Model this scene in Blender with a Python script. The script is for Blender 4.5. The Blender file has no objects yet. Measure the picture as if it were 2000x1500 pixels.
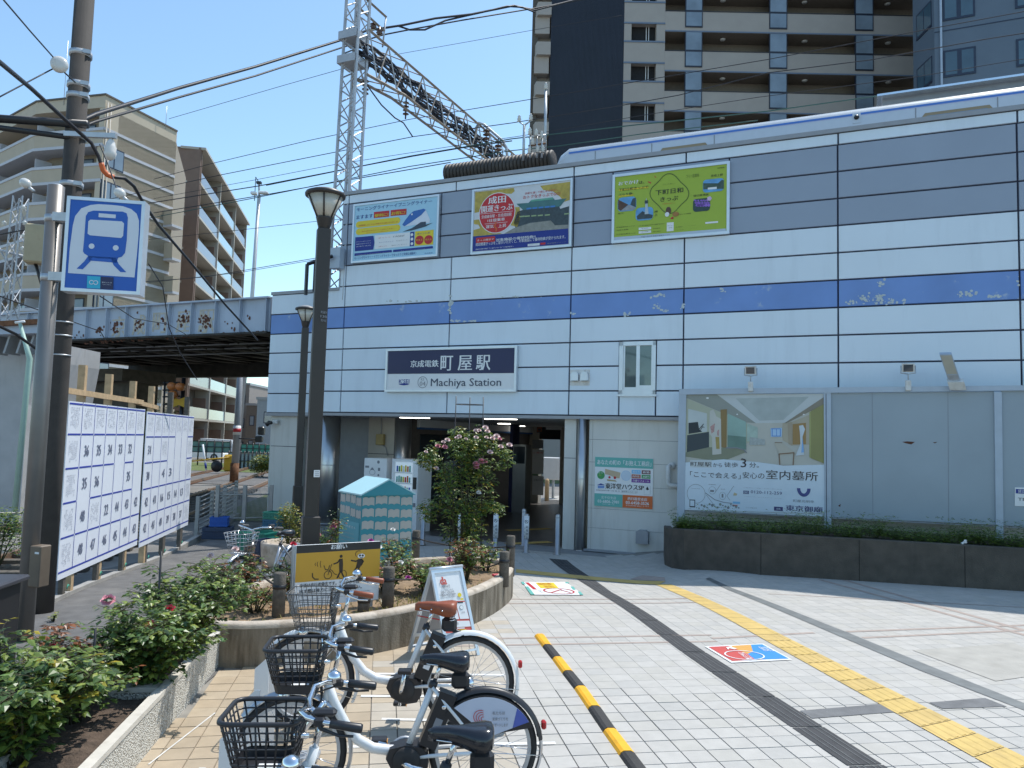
import bpy,math,random
from mathutils import Vector,Matrix,Euler
V=Vector
random.seed(11)
scn=bpy.context.scene
COL=scn.collection
# ---------------------------------------------------------------- camera, sky, sun, exposure
H=2.2
F=1500.0
PITCH=math.radians(4.12)
ROLL=math.radians(1.55)
cam_d=bpy.data.cameras.new("camera")
cam_d.sensor_width=36.0
cam_d.lens=36.0*F/2000.0
cam_d.clip_start=0.05
cam_d.clip_end=3000.0
cam=bpy.data.objects.new("camera",cam_d)
COL.objects.link(cam)
RCAM=Euler((math.pi/2+PITCH,0,0)).to_matrix()@Matrix.Rotation(ROLL,3,'Z')
cam.matrix_world=Matrix.Translation((0,0,H))@RCAM.to_4x4()
scn.camera=cam
SUN_EL=math.radians(64)
SUN_AZ=math.radians(49)
world=bpy.data.worlds.new("World")
scn.world=world
world.use_nodes=True
nt=world.node_tree
bg=nt.nodes["Background"]
sky=nt.nodes.new("ShaderNodeTexSky")
sky.sky_type='NISHITA'
sky.sun_disc=False
sky.sun_elevation=SUN_EL
sky.sun_rotation=SUN_AZ
sky.air_density=0.95
sky.dust_density=0.6
sky.ozone_density=0.4
sky.altitude=20
wb=nt.nodes.new("ShaderNodeMix");wb.data_type='RGBA';wb.blend_type='MULTIPLY';wb.inputs["Factor"].default_value=1.0
wb.inputs["B"].default_value=(0.92,1.055,1.03,1)
nt.links.new(sky.outputs[0],wb.inputs["A"]);nt.links.new(wb.outputs["Result"],bg.inputs[0])
bg.inputs[1].default_value=0.15
sun_d=bpy.data.lights.new("sun",'SUN')
sun_d.energy=2.9
sun_d.angle=math.radians(0.53)
sun_d.color=(1.0,0.97,0.92)
sun=bpy.data.objects.new("sun",sun_d)
COL.objects.link(sun)
SUNV=V((math.sin(SUN_AZ)*math.cos(SUN_EL),math.cos(SUN_AZ)*math.cos(SUN_EL),math.sin(SUN_EL)))
sun.rotation_euler=SUNV.to_track_quat('Z','Y').to_euler()
sun.location=SUNV*60
scn.view_settings.view_transform='Standard'
scn.view_settings.look='None'
scn.view_settings.exposure=0.66
scn.view_settings.gamma=1.0
scn.view_settings.use_curve_mapping=False
scn.render.engine='CYCLES'
scn.cycles.use_denoising=True
scn.cycles.max_bounces=6
scn.cycles.transparent_max_bounces=12
# ---------------------------------------------------------------- measuring helpers
CPOS=V((0,0,H))
def ray(px,py):
 return(RCAM@V(((px-1000)/F,-(py-750)/F,-1.0)))
def smooth(t):
 t=max(0.0,min(1.0,t))
 return t*t*(3-2*t)
def gz(x,y):
 """height of the paved ground: level near the camera, dipping a little to the station entrance"""
 return-0.25*smooth((y-9.5)/6.5)*(1-smooth((x-2.0)/2.2))
def GP(px,py,dz=0.0):
 d=ray(px,py)
 z=dz
 for _ in range(12):
  t=(z-H)/d.z
  p=CPOS+d*t
  z=gz(p.x,p.y)+dz
 return V((p.x,p.y,z))
def ZP(px,py,z):
 d=ray(px,py)
 return CPOS+d*((z-H)/d.z)
def AT(px,py,Y):
 d=ray(px,py)
 return CPOS+d*(Y/d.y)
def g(x,y,dz=0.0):
 return V((x,y,gz(x,y)+dz))
class Plane:
 def __init__(s,o,ex,ey=V((0,0,1))):
  s.o=V(o);s.ex=V(ex).normalized();s.ey=V(ey).normalized()
  s.n=s.ex.cross(s.ey).normalized()
 def hit(s,px,py,off=0.0):
  d=ray(px,py)
  o=s.o+s.n*off
  t=(o-CPOS).dot(s.n)/d.dot(s.n)
  p=CPOS+d*t-o
  return p.dot(s.ex),p.dot(s.ey)
 def w(s,u,v,off=0.0):
  return s.o+s.ex*u+s.ey*v+s.n*off
 def P(s,px,py,off=0.0):
  u,v=s.hit(px,py,off)
  return s.w(u,v,off)
 def shifted(s,off):
  return Plane(s.o+s.n*off,s.ex,s.ey)
  # ---------------------------------------------------------------- materials
MATS={}
def M(name,col,rough=0.6,metal=0.0,var=0.10,vs=6.0,bump=0.0,bs=40.0,spec=0.5,stain=0.0,scol=(0.1,0.08,0.06),ss=2.5,sth=0.58,streak=False,coat=0.0,sub=None):
 if name in MATS:
  return MATS[name]
 m=bpy.data.materials.new(name)
 m.use_nodes=True
 t=m.node_tree;N=t.nodes;L=t.links
 b=N["Principled BSDF"]
 b.inputs["Roughness"].default_value=rough
 b.inputs["Metallic"].default_value=metal
 b.inputs["Specular IOR Level"].default_value=spec
 if coat:b.inputs["Coat Weight"].default_value=coat
 c4=(col[0],col[1],col[2],1)
 if var or stain or bump:
  gp=N.new("ShaderNodeNewGeometry")
 if not var and not stain:
  b.inputs["Base Color"].default_value=c4
 else:
  nz=N.new("ShaderNodeTexNoise");nz.inputs["Scale"].default_value=vs;nz.inputs["Detail"].default_value=5
  L.new(gp.outputs["Position"],nz.inputs["Vector"])
  rp=N.new("ShaderNodeValToRGB")
  rp.color_ramp.elements[0].position=0.28;rp.color_ramp.elements[1].position=0.72
  rp.color_ramp.elements[0].color=tuple(c*(1-var)for c in col)+(1,)
  rp.color_ramp.elements[1].color=tuple(min(1,c*(1+var*.8))for c in col)+(1,)
  L.new(nz.outputs["Fac"],rp.inputs["Fac"])
  out=rp.outputs["Color"]
  if stain:
   n2=N.new("ShaderNodeTexNoise");n2.inputs["Scale"].default_value=ss;n2.inputs["Detail"].default_value=8;n2.inputs["Roughness"].default_value=0.65
   if streak:
    mp=N.new("ShaderNodeMapping");mp.inputs["Scale"].default_value=(3.0,3.0,0.35)
    L.new(gp.outputs["Position"],mp.inputs["Vector"]);L.new(mp.outputs["Vector"],n2.inputs["Vector"])
   else:
    L.new(gp.outputs["Position"],n2.inputs["Vector"])
   r2=N.new("ShaderNodeValToRGB")
   r2.color_ramp.elements[0].position=sth;r2.color_ramp.elements[0].color=(0,0,0,1)
   r2.color_ramp.elements[1].position=min(1,sth+0.14);r2.color_ramp.elements[1].color=(stain,stain,stain,1)
   L.new(n2.outputs["Fac"],r2.inputs["Fac"])
   mx=N.new("ShaderNodeMix");mx.data_type='RGBA'
   L.new(r2.outputs["Color"],mx.inputs["Factor"]);L.new(out,mx.inputs["A"])
   mx.inputs["B"].default_value=(scol[0],scol[1],scol[2],1)
   out=mx.outputs["Result"]
  L.new(out,b.inputs["Base Color"])
 if bump:
  n3=N.new("ShaderNodeTexNoise");n3.inputs["Scale"].default_value=bs;n3.inputs["Detail"].default_value=4
  L.new(gp.outputs["Position"],n3.inputs["Vector"])
  bm=N.new("ShaderNodeBump");bm.inputs["Strength"].default_value=bump;bm.inputs["Distance"].default_value=0.02
  L.new(n3.outputs["Fac"],bm.inputs["Height"]);L.new(bm.outputs["Normal"],b.inputs["Normal"])
 MATS[name]=m
 return m
def leafmat(name,col,var=0.35):
 if name in MATS:return MATS[name]
 m=bpy.data.materials.new(name);m.use_nodes=True
 t=m.node_tree;N=t.nodes;L=t.links
 b=N["Principled BSDF"]
 gp=N.new("ShaderNodeNewGeometry")
 rp=N.new("ShaderNodeValToRGB")
 cr=rp.color_ramp
 cr.elements[0].position=0.0;cr.elements[0].color=tuple(c*(1-var)for c in col)+(1,)
 cr.elements[1].position=1.0;cr.elements[1].color=tuple(c*(1+var)for c in col)+(1,)
 e=cr.elements.new(0.93);e.color=(col[0]*2.6,col[1]*1.7,col[2]*1.0,1)
 L.new(gp.outputs["Random Per Island"],rp.inputs["Fac"])
 L.new(rp.outputs["Color"],b.inputs["Base Color"])
 b.inputs["Roughness"].default_value=0.38
 tr=N.new("ShaderNodeBsdfTranslucent");L.new(rp.outputs["Color"],tr.inputs["Color"])
 ms=N.new("ShaderNodeMixShader");ms.inputs[0].default_value=0.28
 L.new(b.outputs[0],ms.inputs[1]);L.new(tr.outputs[0],ms.inputs[2])
 L.new(ms.outputs[0],N["Material Output"].inputs["Surface"])
 MATS[name]=m
 return m
def glassmat(name,col,rough=0.04,var=0.25,vs=0.8):
 """window glass on a dark room"""
 return M(name,col,rough=rough,var=var,vs=vs,spec=0.9)
 # ---------------------------------------------------------------- mesh builder
WL={}
def wl(o):
 return WL.get(o.name,V((0,0,0)))if o else V((0,0,0))
def tag(o,label=None,cat=None,group=None,kind=None):
 if label:o['label']=label
 if cat:o['category']=cat
 if group:o['group']=group
 if kind:o['kind']=kind
 return o
def thing(name,label,cat,loc=(0,0,0),group=None):
 o=bpy.data.objects.new(name,None)
 o.empty_display_size=0.2
 COL.objects.link(o);o.location=loc
 WL[o.name]=V(loc)
 return tag(o,label,cat,group)
class MB:
 def __init__(s):
  s.v=[];s.f=[];s.mi=[];s.sm=[];s.mats=[]
 def m(s,mat):
  if mat not in s.mats:s.mats.append(mat)
  return s.mats.index(mat)
 def add(s,vs,fs,mat,smooth=False):
  o=len(s.v);i=s.m(mat)
  s.v.extend([tuple(p)for p in vs])
  for f in fs:
   s.f.append(tuple(o+k for k in f));s.mi.append(i);s.sm.append(smooth)
  return s
 def quad(s,a,b,c,d,mat):
  return s.add([a,b,c,d],[(0,1,2,3)],mat)
 def poly(s,pts,mat):
  return s.add(pts,[tuple(range(len(pts)))],mat)
 def obox(s,o,a,b,c,mat):
  """parallelepiped: corner o and three edge vectors"""
  o=V(o);a=V(a);b=V(b);c=V(c)
  if a.cross(b).dot(c)<0:a,b=b,a
  vs=[o,o+a,o+a+b,o+b,o+c,o+a+c,o+a+b+c,o+b+c]
  return s.add(vs,[(3,2,1,0),(4,5,6,7),(0,1,5,4),(1,2,6,5),(2,3,7,6),(3,0,4,7)],mat)
 def box(s,c,sz,mat,rz=0.0):
  c=V(c);R=Matrix.Rotation(rz,3,'Z')
  a=R@V((sz[0],0,0));b=R@V((0,sz[1],0));d=V((0,0,sz[2]))
  return s.obox(c-(a+b+d)/2,a,b,d,mat)
 def bbox(s,c,sz,mat,bev=0.01,rz=0.0):
  """box with chamfered edges"""
  c=V(c);R=Matrix.Rotation(rz,3,'Z')
  hx,hy,hz=sz[0]/2,sz[1]/2,sz[2]/2
  bev=min(bev,hx*.9,hy*.9,hz*.9)
  lay=[]
  for z,i in((-hz,bev),(-hz+bev,0),(hz-bev,0),(hz,bev)):
   x,y=hx-i,hy-i;k=bev if i==0 else 0.3*bev
   lay.append([(x-k,-y,z),(x,-y+k,z),(x,y-k,z),(x-k,y,z),(-x+k,y,z),(-x,y-k,z),(-x,-y+k,z),(-x+k,-y,z)])
  vs=[c+R@V(p)for l in lay for p in l]
  fs=[tuple(reversed(range(8))),tuple(range(24,32))]
  for l in range(3):
   for k in range(8):
    a=l*8+k;b2=l*8+(k+1)%8
    fs.append((a,b2,b2+8,a+8))
  return s.add(vs,fs,mat)
 def tube(s,pts,r,mat,n=8,closed=False,caps=True,smooth=True):
  pts=[V(p)for p in pts]
  k=len(pts)
  rs=r if isinstance(r,(list,tuple))else[r]*k
  vs=[];fs=[]
  up=None
  for i in range(k):
   if closed:t=pts[(i+1)%k]-pts[i-1]
   else:t=pts[min(i+1,k-1)]-pts[max(i-1,0)]
   if t.length<1e-9:t=V((0,0,1))
   t.normalize()
   if up is None:
    up=V((0,0,1))if abs(t.z)<0.9 else V((1,0,0))
   x=up.cross(t)
   if x.length<1e-6:x=V((1,0,0)).cross(t)
   x.normalize();y=t.cross(x);up=y
   for j in range(n):
    a=2*math.pi*j/n
    vs.append(pts[i]+(x*math.cos(a)+y*math.sin(a))*rs[i])
  for i in range(k if closed else k-1):
   for j in range(n):
    a=i*n+j;b=i*n+(j+1)%n
    c=((i+1)%k)*n+(j+1)%n;d=((i+1)%k)*n+j
    fs.append((a,b,c,d))
  if caps and not closed:
   fs.append(tuple(reversed(range(n))));fs.append(tuple(range((k-1)*n,k*n)))
  return s.add(vs,fs,mat,smooth)
 def cyl(s,a,b,r,mat,n=16,r2=None):
  return s.tube([a,b],[r,r if r2 is None else r2],mat,n)
 def lathe(s,c,prof,mat,n=20,smooth=True,ax=None):
  """profile (r, z) turned round the vertical through c (or round axis ax)"""
  c=V(c);vs=[];fs=[]
  q=V((0,0,1)).rotation_difference(V(ax).normalized()).to_matrix()if ax is not None else Matrix.Identity(3)
  for r,z in prof:
   for j in range(n):
    a=2*math.pi*j/n
    vs.append(c+q@V((r*math.cos(a),r*math.sin(a),z)))
  for i in range(len(prof)-1):
   for j in range(n):
    fs.append((i*n+j,i*n+(j+1)%n,(i+1)*n+(j+1)%n,(i+1)*n+j))
  if prof[0][0]>1e-4:fs.append(tuple(reversed(range(n))))
  if prof[-1][0]>1e-4:fs.append(tuple(range((len(prof)-1)*n,len(prof)*n)))
  return s.add(vs,fs,mat,smooth)
 def prism(s,pts,vec,mat,side=None):
  """planar polygon pts pushed along vec"""
  pts=[V(p)for p in pts];vec=V(vec);k=len(pts)
  nrm=V((0,0,0))
  for i in range(k):
   a=pts[i];b=pts[(i+1)%k]
   nrm+=(a-pts[0]).cross(b-pts[0])
  if nrm.dot(vec)<0:pts=pts[::-1]
  top=[p+vec for p in pts]
  s.add(pts+top,[tuple(reversed(range(k))),tuple(range(k,2*k))],mat)
  s.add(pts+top,[(i,(i+1)%k,k+(i+1)%k,k+i)for i in range(k)],side or mat)
  return s
 def build(s,name,parent=None,loc=None,kind=None,label=None,local=False):
  me=bpy.data.meshes.new(name)
  base=V((0,0,0))if local else(wl(parent)if loc is None else V(loc))
  if base.length_squared:
   vs=[(x-base.x,y-base.y,z-base.z)for x,y,z in s.v]
  else:vs=s.v
  me.from_pydata(vs,[],s.f)
  for mt in s.mats:me.materials.append(mt)
  me.polygons.foreach_set("material_index",s.mi)
  me.polygons.foreach_set("use_smooth",s.sm)
  me.update()
  o=bpy.data.objects.new(name,me)
  COL.objects.link(o)
  if parent:
   o.parent=parent
   WL[o.name]=base if not local else V((0,0,0))
  else:
   if loc is not None:o.location=loc
   WL[o.name]=base
  if kind:o['kind']=kind
  if label:o['label']=label
  return o
def inst(src,parent,loc,rot=(0,0,0),name=None,mesh=None):
 """another object sharing src's mesh"""
 o=bpy.data.objects.new(name or src.name.split('.')[0],mesh or src.data)
 COL.objects.link(o)
 o.parent=parent;o.location=loc;o.rotation_euler=rot
 return o
def copy_tree(o,parent=None):
 c=o.copy();COL.objects.link(c);c.parent=parent
 for ch in list(o.children):
  copy_tree(ch,c)
 return c
def mesh_only(mb,name):
 o=mb.build(name,local=True);me=o.data
 bpy.data.objects.remove(o)
 return me
 # ---------------------------------------------------------------- flat print on signs
SIGNS=[]
class Sign:
 """flat printing on a plane; zoom = (x0, y0, scale) turns crop pixels of the photograph into plane positions"""
 def __init__(s,plane,off,parent,zoom=(0,0,1.0),name='print'):
  s.p=plane;s.off=off;s.parent=parent;s.z=zoom;s.mb=MB();s.txt=[];s.name=name;s.lay=0
  SIGNS.append(s)
 def uv(s,x,y):
  return s.p.hit(s.z[0]+x/s.z[2],s.z[1]+y/s.z[2],s.off)
 def o(s,lay):
  return s.off+0.0025*lay
 def poly(s,pts,mat,lay=1):
  q=[s.uv(*p)for p in pts]
  a=sum(q[i][0]*q[(i+1)%len(q)][1]-q[(i+1)%len(q)][0]*q[i][1]for i in range(len(q)))
  if a<0:q=q[::-1]
  s.mb.poly([s.p.w(u,v,s.o(lay))for u,v in q],mat)
 def rect(s,x0,y0,x1,y1,mat,lay=1):
  u0,v1=s.uv(x0,y0);u1,v0=s.uv(x1,y1)
  s.mb.quad(s.p.w(u0,v0,s.o(lay)),s.p.w(u1,v0,s.o(lay)),s.p.w(u1,v1,s.o(lay)),s.p.w(u0,v1,s.o(lay)),mat)
 def rrect(s,x0,y0,x1,y1,mat,lay=1,r=0.5):
  u0,v1=s.uv(x0,y0);u1,v0=s.uv(x1,y1)
  R=r*min(u1-u0,v1-v0)
  pts=[]
  for cx,cy,a0 in((u1-R,v0+R,-90),(u1-R,v1-R,0),(u0+R,v1-R,90),(u0+R,v0+R,180)):
   for k in range(6):
    a=math.radians(a0+18*k)
    pts.append(s.p.w(cx+R*math.cos(a),cy+R*math.sin(a),s.o(lay)))
  s.mb.poly(pts,mat)
 def circ(s,x,y,rx,mat,lay=1,ry=None,n=28):
  u,v=s.uv(x,y);u2,_=s.uv(x+rx,y);r=abs(u2-u)
  q=r
  if ry:q=abs(s.uv(x,y-ry)[1]-v)
  s.mb.poly([s.p.w(u+r*math.cos(2*math.pi*k/n),v+q*math.sin(2*math.pi*k/n),s.o(lay))for k in range(n)],mat)
 def ring(s,x,y,rx,w,mat,lay=1,ry=None,a0=0,a1=360,n=32):
  u,v=s.uv(x,y);r=abs(s.uv(x+rx,y)[0]-u);q=abs(s.uv(x,y-ry)[1]-v)if ry else r
  ww=abs(s.uv(x+w,y)[0]-u)
  for k in range(n):
   t0=math.radians(a0+(a1-a0)*k/n);t1=math.radians(a0+(a1-a0)*(k+1)/n)
   P=lambda rr,qq,t:s.p.w(u+rr*math.cos(t),v+qq*math.sin(t),s.o(lay))
   s.mb.quad(P(r-ww,q-ww,t0),P(r,q,t0),P(r,q,t1),P(r-ww,q-ww,t1),mat)
 def line(s,pts,w,mat,lay=1):
  """stroke, w in crop pixels"""
  q=[V(s.uv(*p))for p in pts]
  hw=abs(s.uv(pts[0][0]+w,pts[0][1])[0]-q[0].x)/2
  for a,b in zip(q,q[1:]):
   d=(b-a)
   if d.length<1e-9:continue
   d.normalize();nn=V((-d.y,d.x))*hw;e=d*hw*.5
   s.mb.quad(*[s.p.w(t.x,t.y,s.o(lay))for t in(a-e-nn,b+e-nn,b+e+nn,a-e+nn)],mat)
 def text(s,x0,y0,x1,y1,body,mat,lay=2,bold=0.0,vert=False):
  u0,v1=s.uv(x0,y0);u1,v0=s.uv(x1,y1)
  sk=getattr(s,'sk',0)
  if sk and not vert:
   w=sk*(x1-x0);yc=(y0+y1)/2;h=max(.8*(y1-y0),y1-y0-w)
   u0,v1=s.uv(x0,yc-h/2+w/2);u1,v0=s.uv(x1,yc+h/2-w/2)
  if vert:
   n=len(body);h=(v1-v0)/n
   for i,ch in enumerate(body):
    s.txt.append((u0,v1-h*(i+.95),u1,v1-h*(i+.05),ch,mat,lay,bold))
  else:
   s.txt.append((u0,v0,u1,v1,body,mat,lay,bold))
 def tuv(s,u0,v0,u1,v1,body,mat,lay=2,bold=0.0):
  s.txt.append((u0,v0,u1,v1,body,mat,lay,bold))
def finish_signs():
 need={}
 for s in SIGNS:
  for t in s.txt:need[(t[4],0)]=None
 tmp=[]
 for(body,bold)in need:
  c=bpy.data.curves.new("t",'FONT');c.body=body;c.resolution_u=2
  o=bpy.data.objects.new("t",c);COL.objects.link(o);tmp.append(((body,bold),o,c))
 bpy.context.view_layer.update()
 dg=bpy.context.evaluated_depsgraph_get()
 for k,o,c in tmp:
  me=bpy.data.meshes.new_from_object(o.evaluated_get(dg))
  vs=[(v.co.x,v.co.y)for v in me.vertices];fs=[tuple(p.vertices)for p in me.polygons]
  need[k]=(vs,fs)
  bpy.data.meshes.remove(me)
 for k,o,c in tmp:
  bpy.data.objects.remove(o);bpy.data.curves.remove(c)
 for s in SIGNS:
  for(u0,v0,u1,v1,body,mat,lay,bold)in s.txt:
   vs,fs=need[(body,0)]
   if not vs:continue
   xs=[p[0]for p in vs];ys=[p[1]for p in vs]
   ax,bx,ay,by=min(xs),max(xs),min(ys),max(ys)
   kx=(u1-u0)/max(1e-6,bx-ax);ky=(v1-v0)/max(1e-6,by-ay)
   if by-ay<0.25:ky=kx
   for q,dx in enumerate((0,-1,1)if bold else(0,)):
    dd=dx*min(bold,.03)*.9
    s.mb.add([s.p.w(u0+(x+dd-ax)*kx,v0+(y-ay)*ky,s.o(lay)+.0004*q)for x,y in vs],fs,mat)
  if s.mb.v:
   s.mb.build(s.name,s.parent,local=getattr(s,"local",False),kind=getattr(s,"kind",None))
   # ---------------------------------------------------------------- palette
m_tile=[M("paving_grey_%d"%i,c,rough=.75,var=.07,vs=9,bump=.15,bs=160,stain=.25,scol=(.30,.28,.25),ss=3.0,sth=.6)for i,c in enumerate([(.425,.405,.37),(.40,.385,.355),(.44,.42,.385),(.415,.395,.355)])]
m_tan=[M("paving_tan_%d"%i,c,rough=.8,var=.09,vs=7,bump=.2,bs=140,stain=.35,scol=(.30,.23,.15),ss=2.2,sth=.55)for i,c in enumerate([(.41,.325,.225),(.38,.305,.215),(.43,.35,.25)])]
m_mix=M("paving_beige",(.42,.37,.30),rough=.8,var=.09,vs=7,bump=.2,bs=140,stain=.3,scol=(.3,.25,.18),ss=2.5)
m_grout=M("grout",(.25,.235,.21),rough=.9,var=.2)
m_brown_tile=M("paving_brown",(.36,.29,.25),rough=.8,var=.15,vs=12,bump=.1)
m_asphalt=M("asphalt_old",(.135,.13,.125),rough=.9,var=.22,vs=5,bump=.5,bs=220,stain=.4,scol=(.22,.205,.185),ss=1.6,sth=.52)
m_asphalt_dk=M("asphalt_patch",(.17,.17,.17),rough=.9,var=.2,bump=.4,bs=200)
m_conc=M("concrete",(.34,.32,.29),rough=.85,var=.15,vs=4,bump=.25,bs=60,stain=.5,scol=(.16,.14,.11),ss=2.0,streak=True)
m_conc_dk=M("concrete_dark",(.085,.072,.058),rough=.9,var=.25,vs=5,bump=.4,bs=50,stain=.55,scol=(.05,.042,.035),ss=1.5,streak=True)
m_conc_pole=M("concrete_pole",(.052,.045,.04),rough=.85,var=.15,vs=8,bump=.2,bs=90,stain=.4,scol=(.03,.027,.024),ss=2)
m_ballast=M("ballast",(.20,.14,.10),rough=.95,var=.5,vs=22,bump=1.0,bs=35)
m_rust=M("rust",(.17,.075,.035),rough=.85,var=.4,vs=10,bump=.3)
m_rail=M("rail_steel",(.30,.20,.14),rough=.5,metal=.6,var=.2)
m_dark_strip=M("drain_cover_black",(.045,.045,.048),rough=.75,var=.25,vs=8,bump=.5,bs=120,stain=.35,scol=(.14,.135,.12),ss=3)
m_tact=M("tactile_yellow",(.56,.39,.12),rough=.7,var=.12,vs=8,bump=.2,stain=.3,scol=(.34,.24,.10),ss=3,sth=.55)
m_drain=M("drain_grate_grey",(.17,.18,.18),rough=.55,metal=.3,var=.2)
m_white=M("white_paint",(.78,.78,.77),rough=.45,var=.04)
m_whitew=M("white_paint_worn",(.66,.65,.62),rough=.7,var=.12,stain=.5,scol=(.46,.42,.36),ss=9,sth=.5)
m_black=M("black_paint",(.018,.018,.02),rough=.4,var=.1)
m_blackp=M("black_plastic",(.022,.022,.025),rough=.38,var=.08)
m_bumpy=M("rubber_yellow",(.80,.40,.015),rough=.6,var=.12,vs=9,stain=.3,scol=(.3,.17,.04),ss=7)
m_bumpk=M("rubber_black",(.035,.033,.032),rough=.75,var=.2,bump=.2)
m_chrome=M("chrome",(.75,.76,.78),rough=.12,metal=1.0,var=0)
m_steel=M("brushed_steel",(.52,.52,.52),rough=.32,metal=.9,var=.08,vs=3)
m_galv=M("galvanised",(.48,.50,.52),rough=.45,metal=.6,var=.12,vs=10)
m_alu=M("aluminium_frame",(.62,.66,.70),rough=.35,metal=.55,var=.05)
m_wood=M("timber_new",(.50,.35,.20),rough=.75,var=.18,vs=14,bump=.1)
m_woodold=M("timber_old",(.115,.10,.082),rough=.9,var=.3,vs=18,bump=.5,bs=70)
m_brownpole=M("lamp_post_brown",(.035,.028,.024),rough=.42,var=.12,vs=4)
m_soil=M("soil",(.27,.185,.11),rough=.95,var=.3,vs=9,bump=.8,bs=45,stain=.45,scol=(.13,.085,.05),ss=6)
m_soildk=M("soil_dark",(.10,.07,.05),rough=.95,var=.4,vs=12,bump=.9,bs=55)
m_blue=M("sign_blue",(.012,.10,.44),rough=.4,var=.03)
m_navy=M("sign_navy",(.012,.016,.075),rough=.4,var=.03)
m_ink=M("ink_black",(.02,.02,.022),rough=.6,var=0)
m_inkg=M("ink_grey",(.22,.23,.25),rough=.6,var=0)
m_inkb=M("ink_blue",(.015,.035,.24),rough=.6,var=0)
m_paper=M("paper_white",(.74,.75,.75),rough=.55,var=.02)
m_red=M("ink_red",(.50,.018,.025),rough=.5,var=0)
m_orange=M("ink_orange",(.60,.13,.03),rough=.5,var=0)
m_yel=M("ink_yellow",(.72,.56,.03),rough=.5,var=0)
m_green=M("ink_green",(.05,.30,.09),rough=.5,var=0)
m_teal=M("ink_teal",(.13,.42,.37),rough=.5,var=0)
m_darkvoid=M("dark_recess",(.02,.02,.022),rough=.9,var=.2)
m_glassd=glassmat("window_glass_dark",(.03,.045,.06))
def sheet(name,x0,x1,y0,y1,nx,ny,dz,mat,kind='structure',clip=None):
 mb=MB();vs=[];fs=[]
 for j in range(ny+1):
  for i in range(nx+1):
   x=x0+(x1-x0)*i/nx;y=y0+(y1-y0)*j/ny
   vs.append((x,y,gz(x,y)+dz))
 for j in range(ny):
  for i in range(nx):
   a=j*(nx+1)+i
   fs.append((a,a+1,a+nx+2,a+nx+1))
 mb.add(vs,fs,mat)
 return mb.build(name,kind=kind,loc=(0,0,0))
 # ---------------------------------------------------------------- ground
m_ground=M("town_ground",(.20,.19,.175),rough=.95,var=.25,vs=.6)
gb=MB();gb.quad((-900,-300,-.335),(900,-300,-.335),(900,1500,-.335),(-900,1500,-.335),m_ground)
gb.build("ground",kind='structure',loc=(0,0,0))
plaza=sheet("plaza",-2.62,14,-4,19.5,34,60,-.012,m_grout)
path=sheet("asphalt_path",-6.75,-2.62,-4,22,8,60,-.006,m_asphalt)
TU=V((math.cos(math.radians(9.5)),math.sin(math.radians(9.5)),0));TV=V((-TU.y,TU.x,0))
def tile_mesh(w,d,h,mat):
 mb=MB();e=.003
 a=[(-w/2,-d/2,-h),(w/2,-d/2,-h),(w/2,d/2,-h),(-w/2,d/2,-h)]
 b=[(-w/2+e,-d/2+e,0),(w/2-e,-d/2+e,0),(w/2-e,d/2-e,0),(-w/2+e,d/2-e,0)]
 mb.add(a+b,[(4,5,6,7),(0,1,5,4),(1,2,6,5),(2,3,7,6),(3,0,4,7)],mat)
 return mb
T=.2
rt=random.Random(5)
cand=[]
for i in range(-40,75):
 for j in range(8,100):
  c=TU*((i+.5)*T)+TV*((j+.5)*T)
  if c.y<4.2 or c.x<-2.55 or c.x>9.5 or c.y>17.6:continue
  # facade line
  if c.y>17.1-.448*(c.x-1.7)-.05:continue
  d=RCAM.transposed()@(c-CPOS)
  px=1000+F*d.x/-d.z;py=750-F*d.y/-d.z
  if px<150 or px>2150 or py>1640:continue
  if c.x<-1.0 and c.y<8.6 and(c.x<-1.35 or rt.random()<.7):mat=rt.choice(m_tan)
  elif c.x<.05 and c.y<9.5 and(c.x<-.3 or rt.random()<.7):mat=m_mix
  else:mat=rt.choice(m_tile)
  hid=px<1000 and py<1240
  cand.append((hid or py>1520 or px>2010 or px<200,c.y,c,mat))
cand.sort(key=lambda t:(t[0],t[1]))
near=cand[:300];rest=cand[300:]
tm={}
for _,_,c,mat in near:
 if mat not in tm:tm[mat]=mesh_only(tile_mesh(T-.0036,T-.0036,.02,mat),"paving_tile")
 o=bpy.data.objects.new("paving_tile",tm[mat]);COL.objects.link(o);o.parent=plaza
 o.location=(c.x,c.y,gz(c.x,c.y)+rt.uniform(-.0012,.0012));o.rotation_euler=(rt.uniform(-.002,.002),rt.uniform(-.002,.002),math.radians(9.5))
mb=MB()
for _,_,c,mat in rest:
 vs=[]
 w=(T-.0036)/2
 for sx,sy in((-1,-1),(1,-1),(1,1),(-1,1)):
  p=c+TU*(sx*w)+TV*(sy*w);vs.append(V((p.x,p.y,gz(p.x,p.y))))
 lo=[p-V((0,0,.016))for p in vs]
 mb.add(vs+lo,[(0,1,2,3),(4,5,1,0),(5,6,2,1),(6,7,3,2),(7,4,0,3)],mat)
mb.build("paving_tiles",plaza,kind='stuff')
def ribbon(mb,L,R,dz,mat,sub=6):
 """strip on the paving between two polylines of ground points"""
 for(a,b),(c,d)in zip(zip(L,L[1:]),zip(R,R[1:])):
  for k in range(sub):
   t0=k/sub;t1=(k+1)/sub
   q=[a.lerp(b,t0),c.lerp(d,t0),c.lerp(d,t1),a.lerp(b,t1)]
   q=[V((p.x,p.y,gz(p.x,p.y)+dz))for p in q]
   n=(q[1]-q[0]).cross(q[2]-q[0])
   if n.z<0:q=q[::-1]
   mb.poly(q,mat)
def line_strip(mb,pts,w,dz,mat,sub=6):
 P=[V(p)for p in pts]
 d=(P[-1]-P[0]).normalized();nn=V((-d.y,d.x,0))*(w/2)
 ribbon(mb,[p-nn for p in P],[p+nn for p in P],dz,mat,sub)
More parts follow.
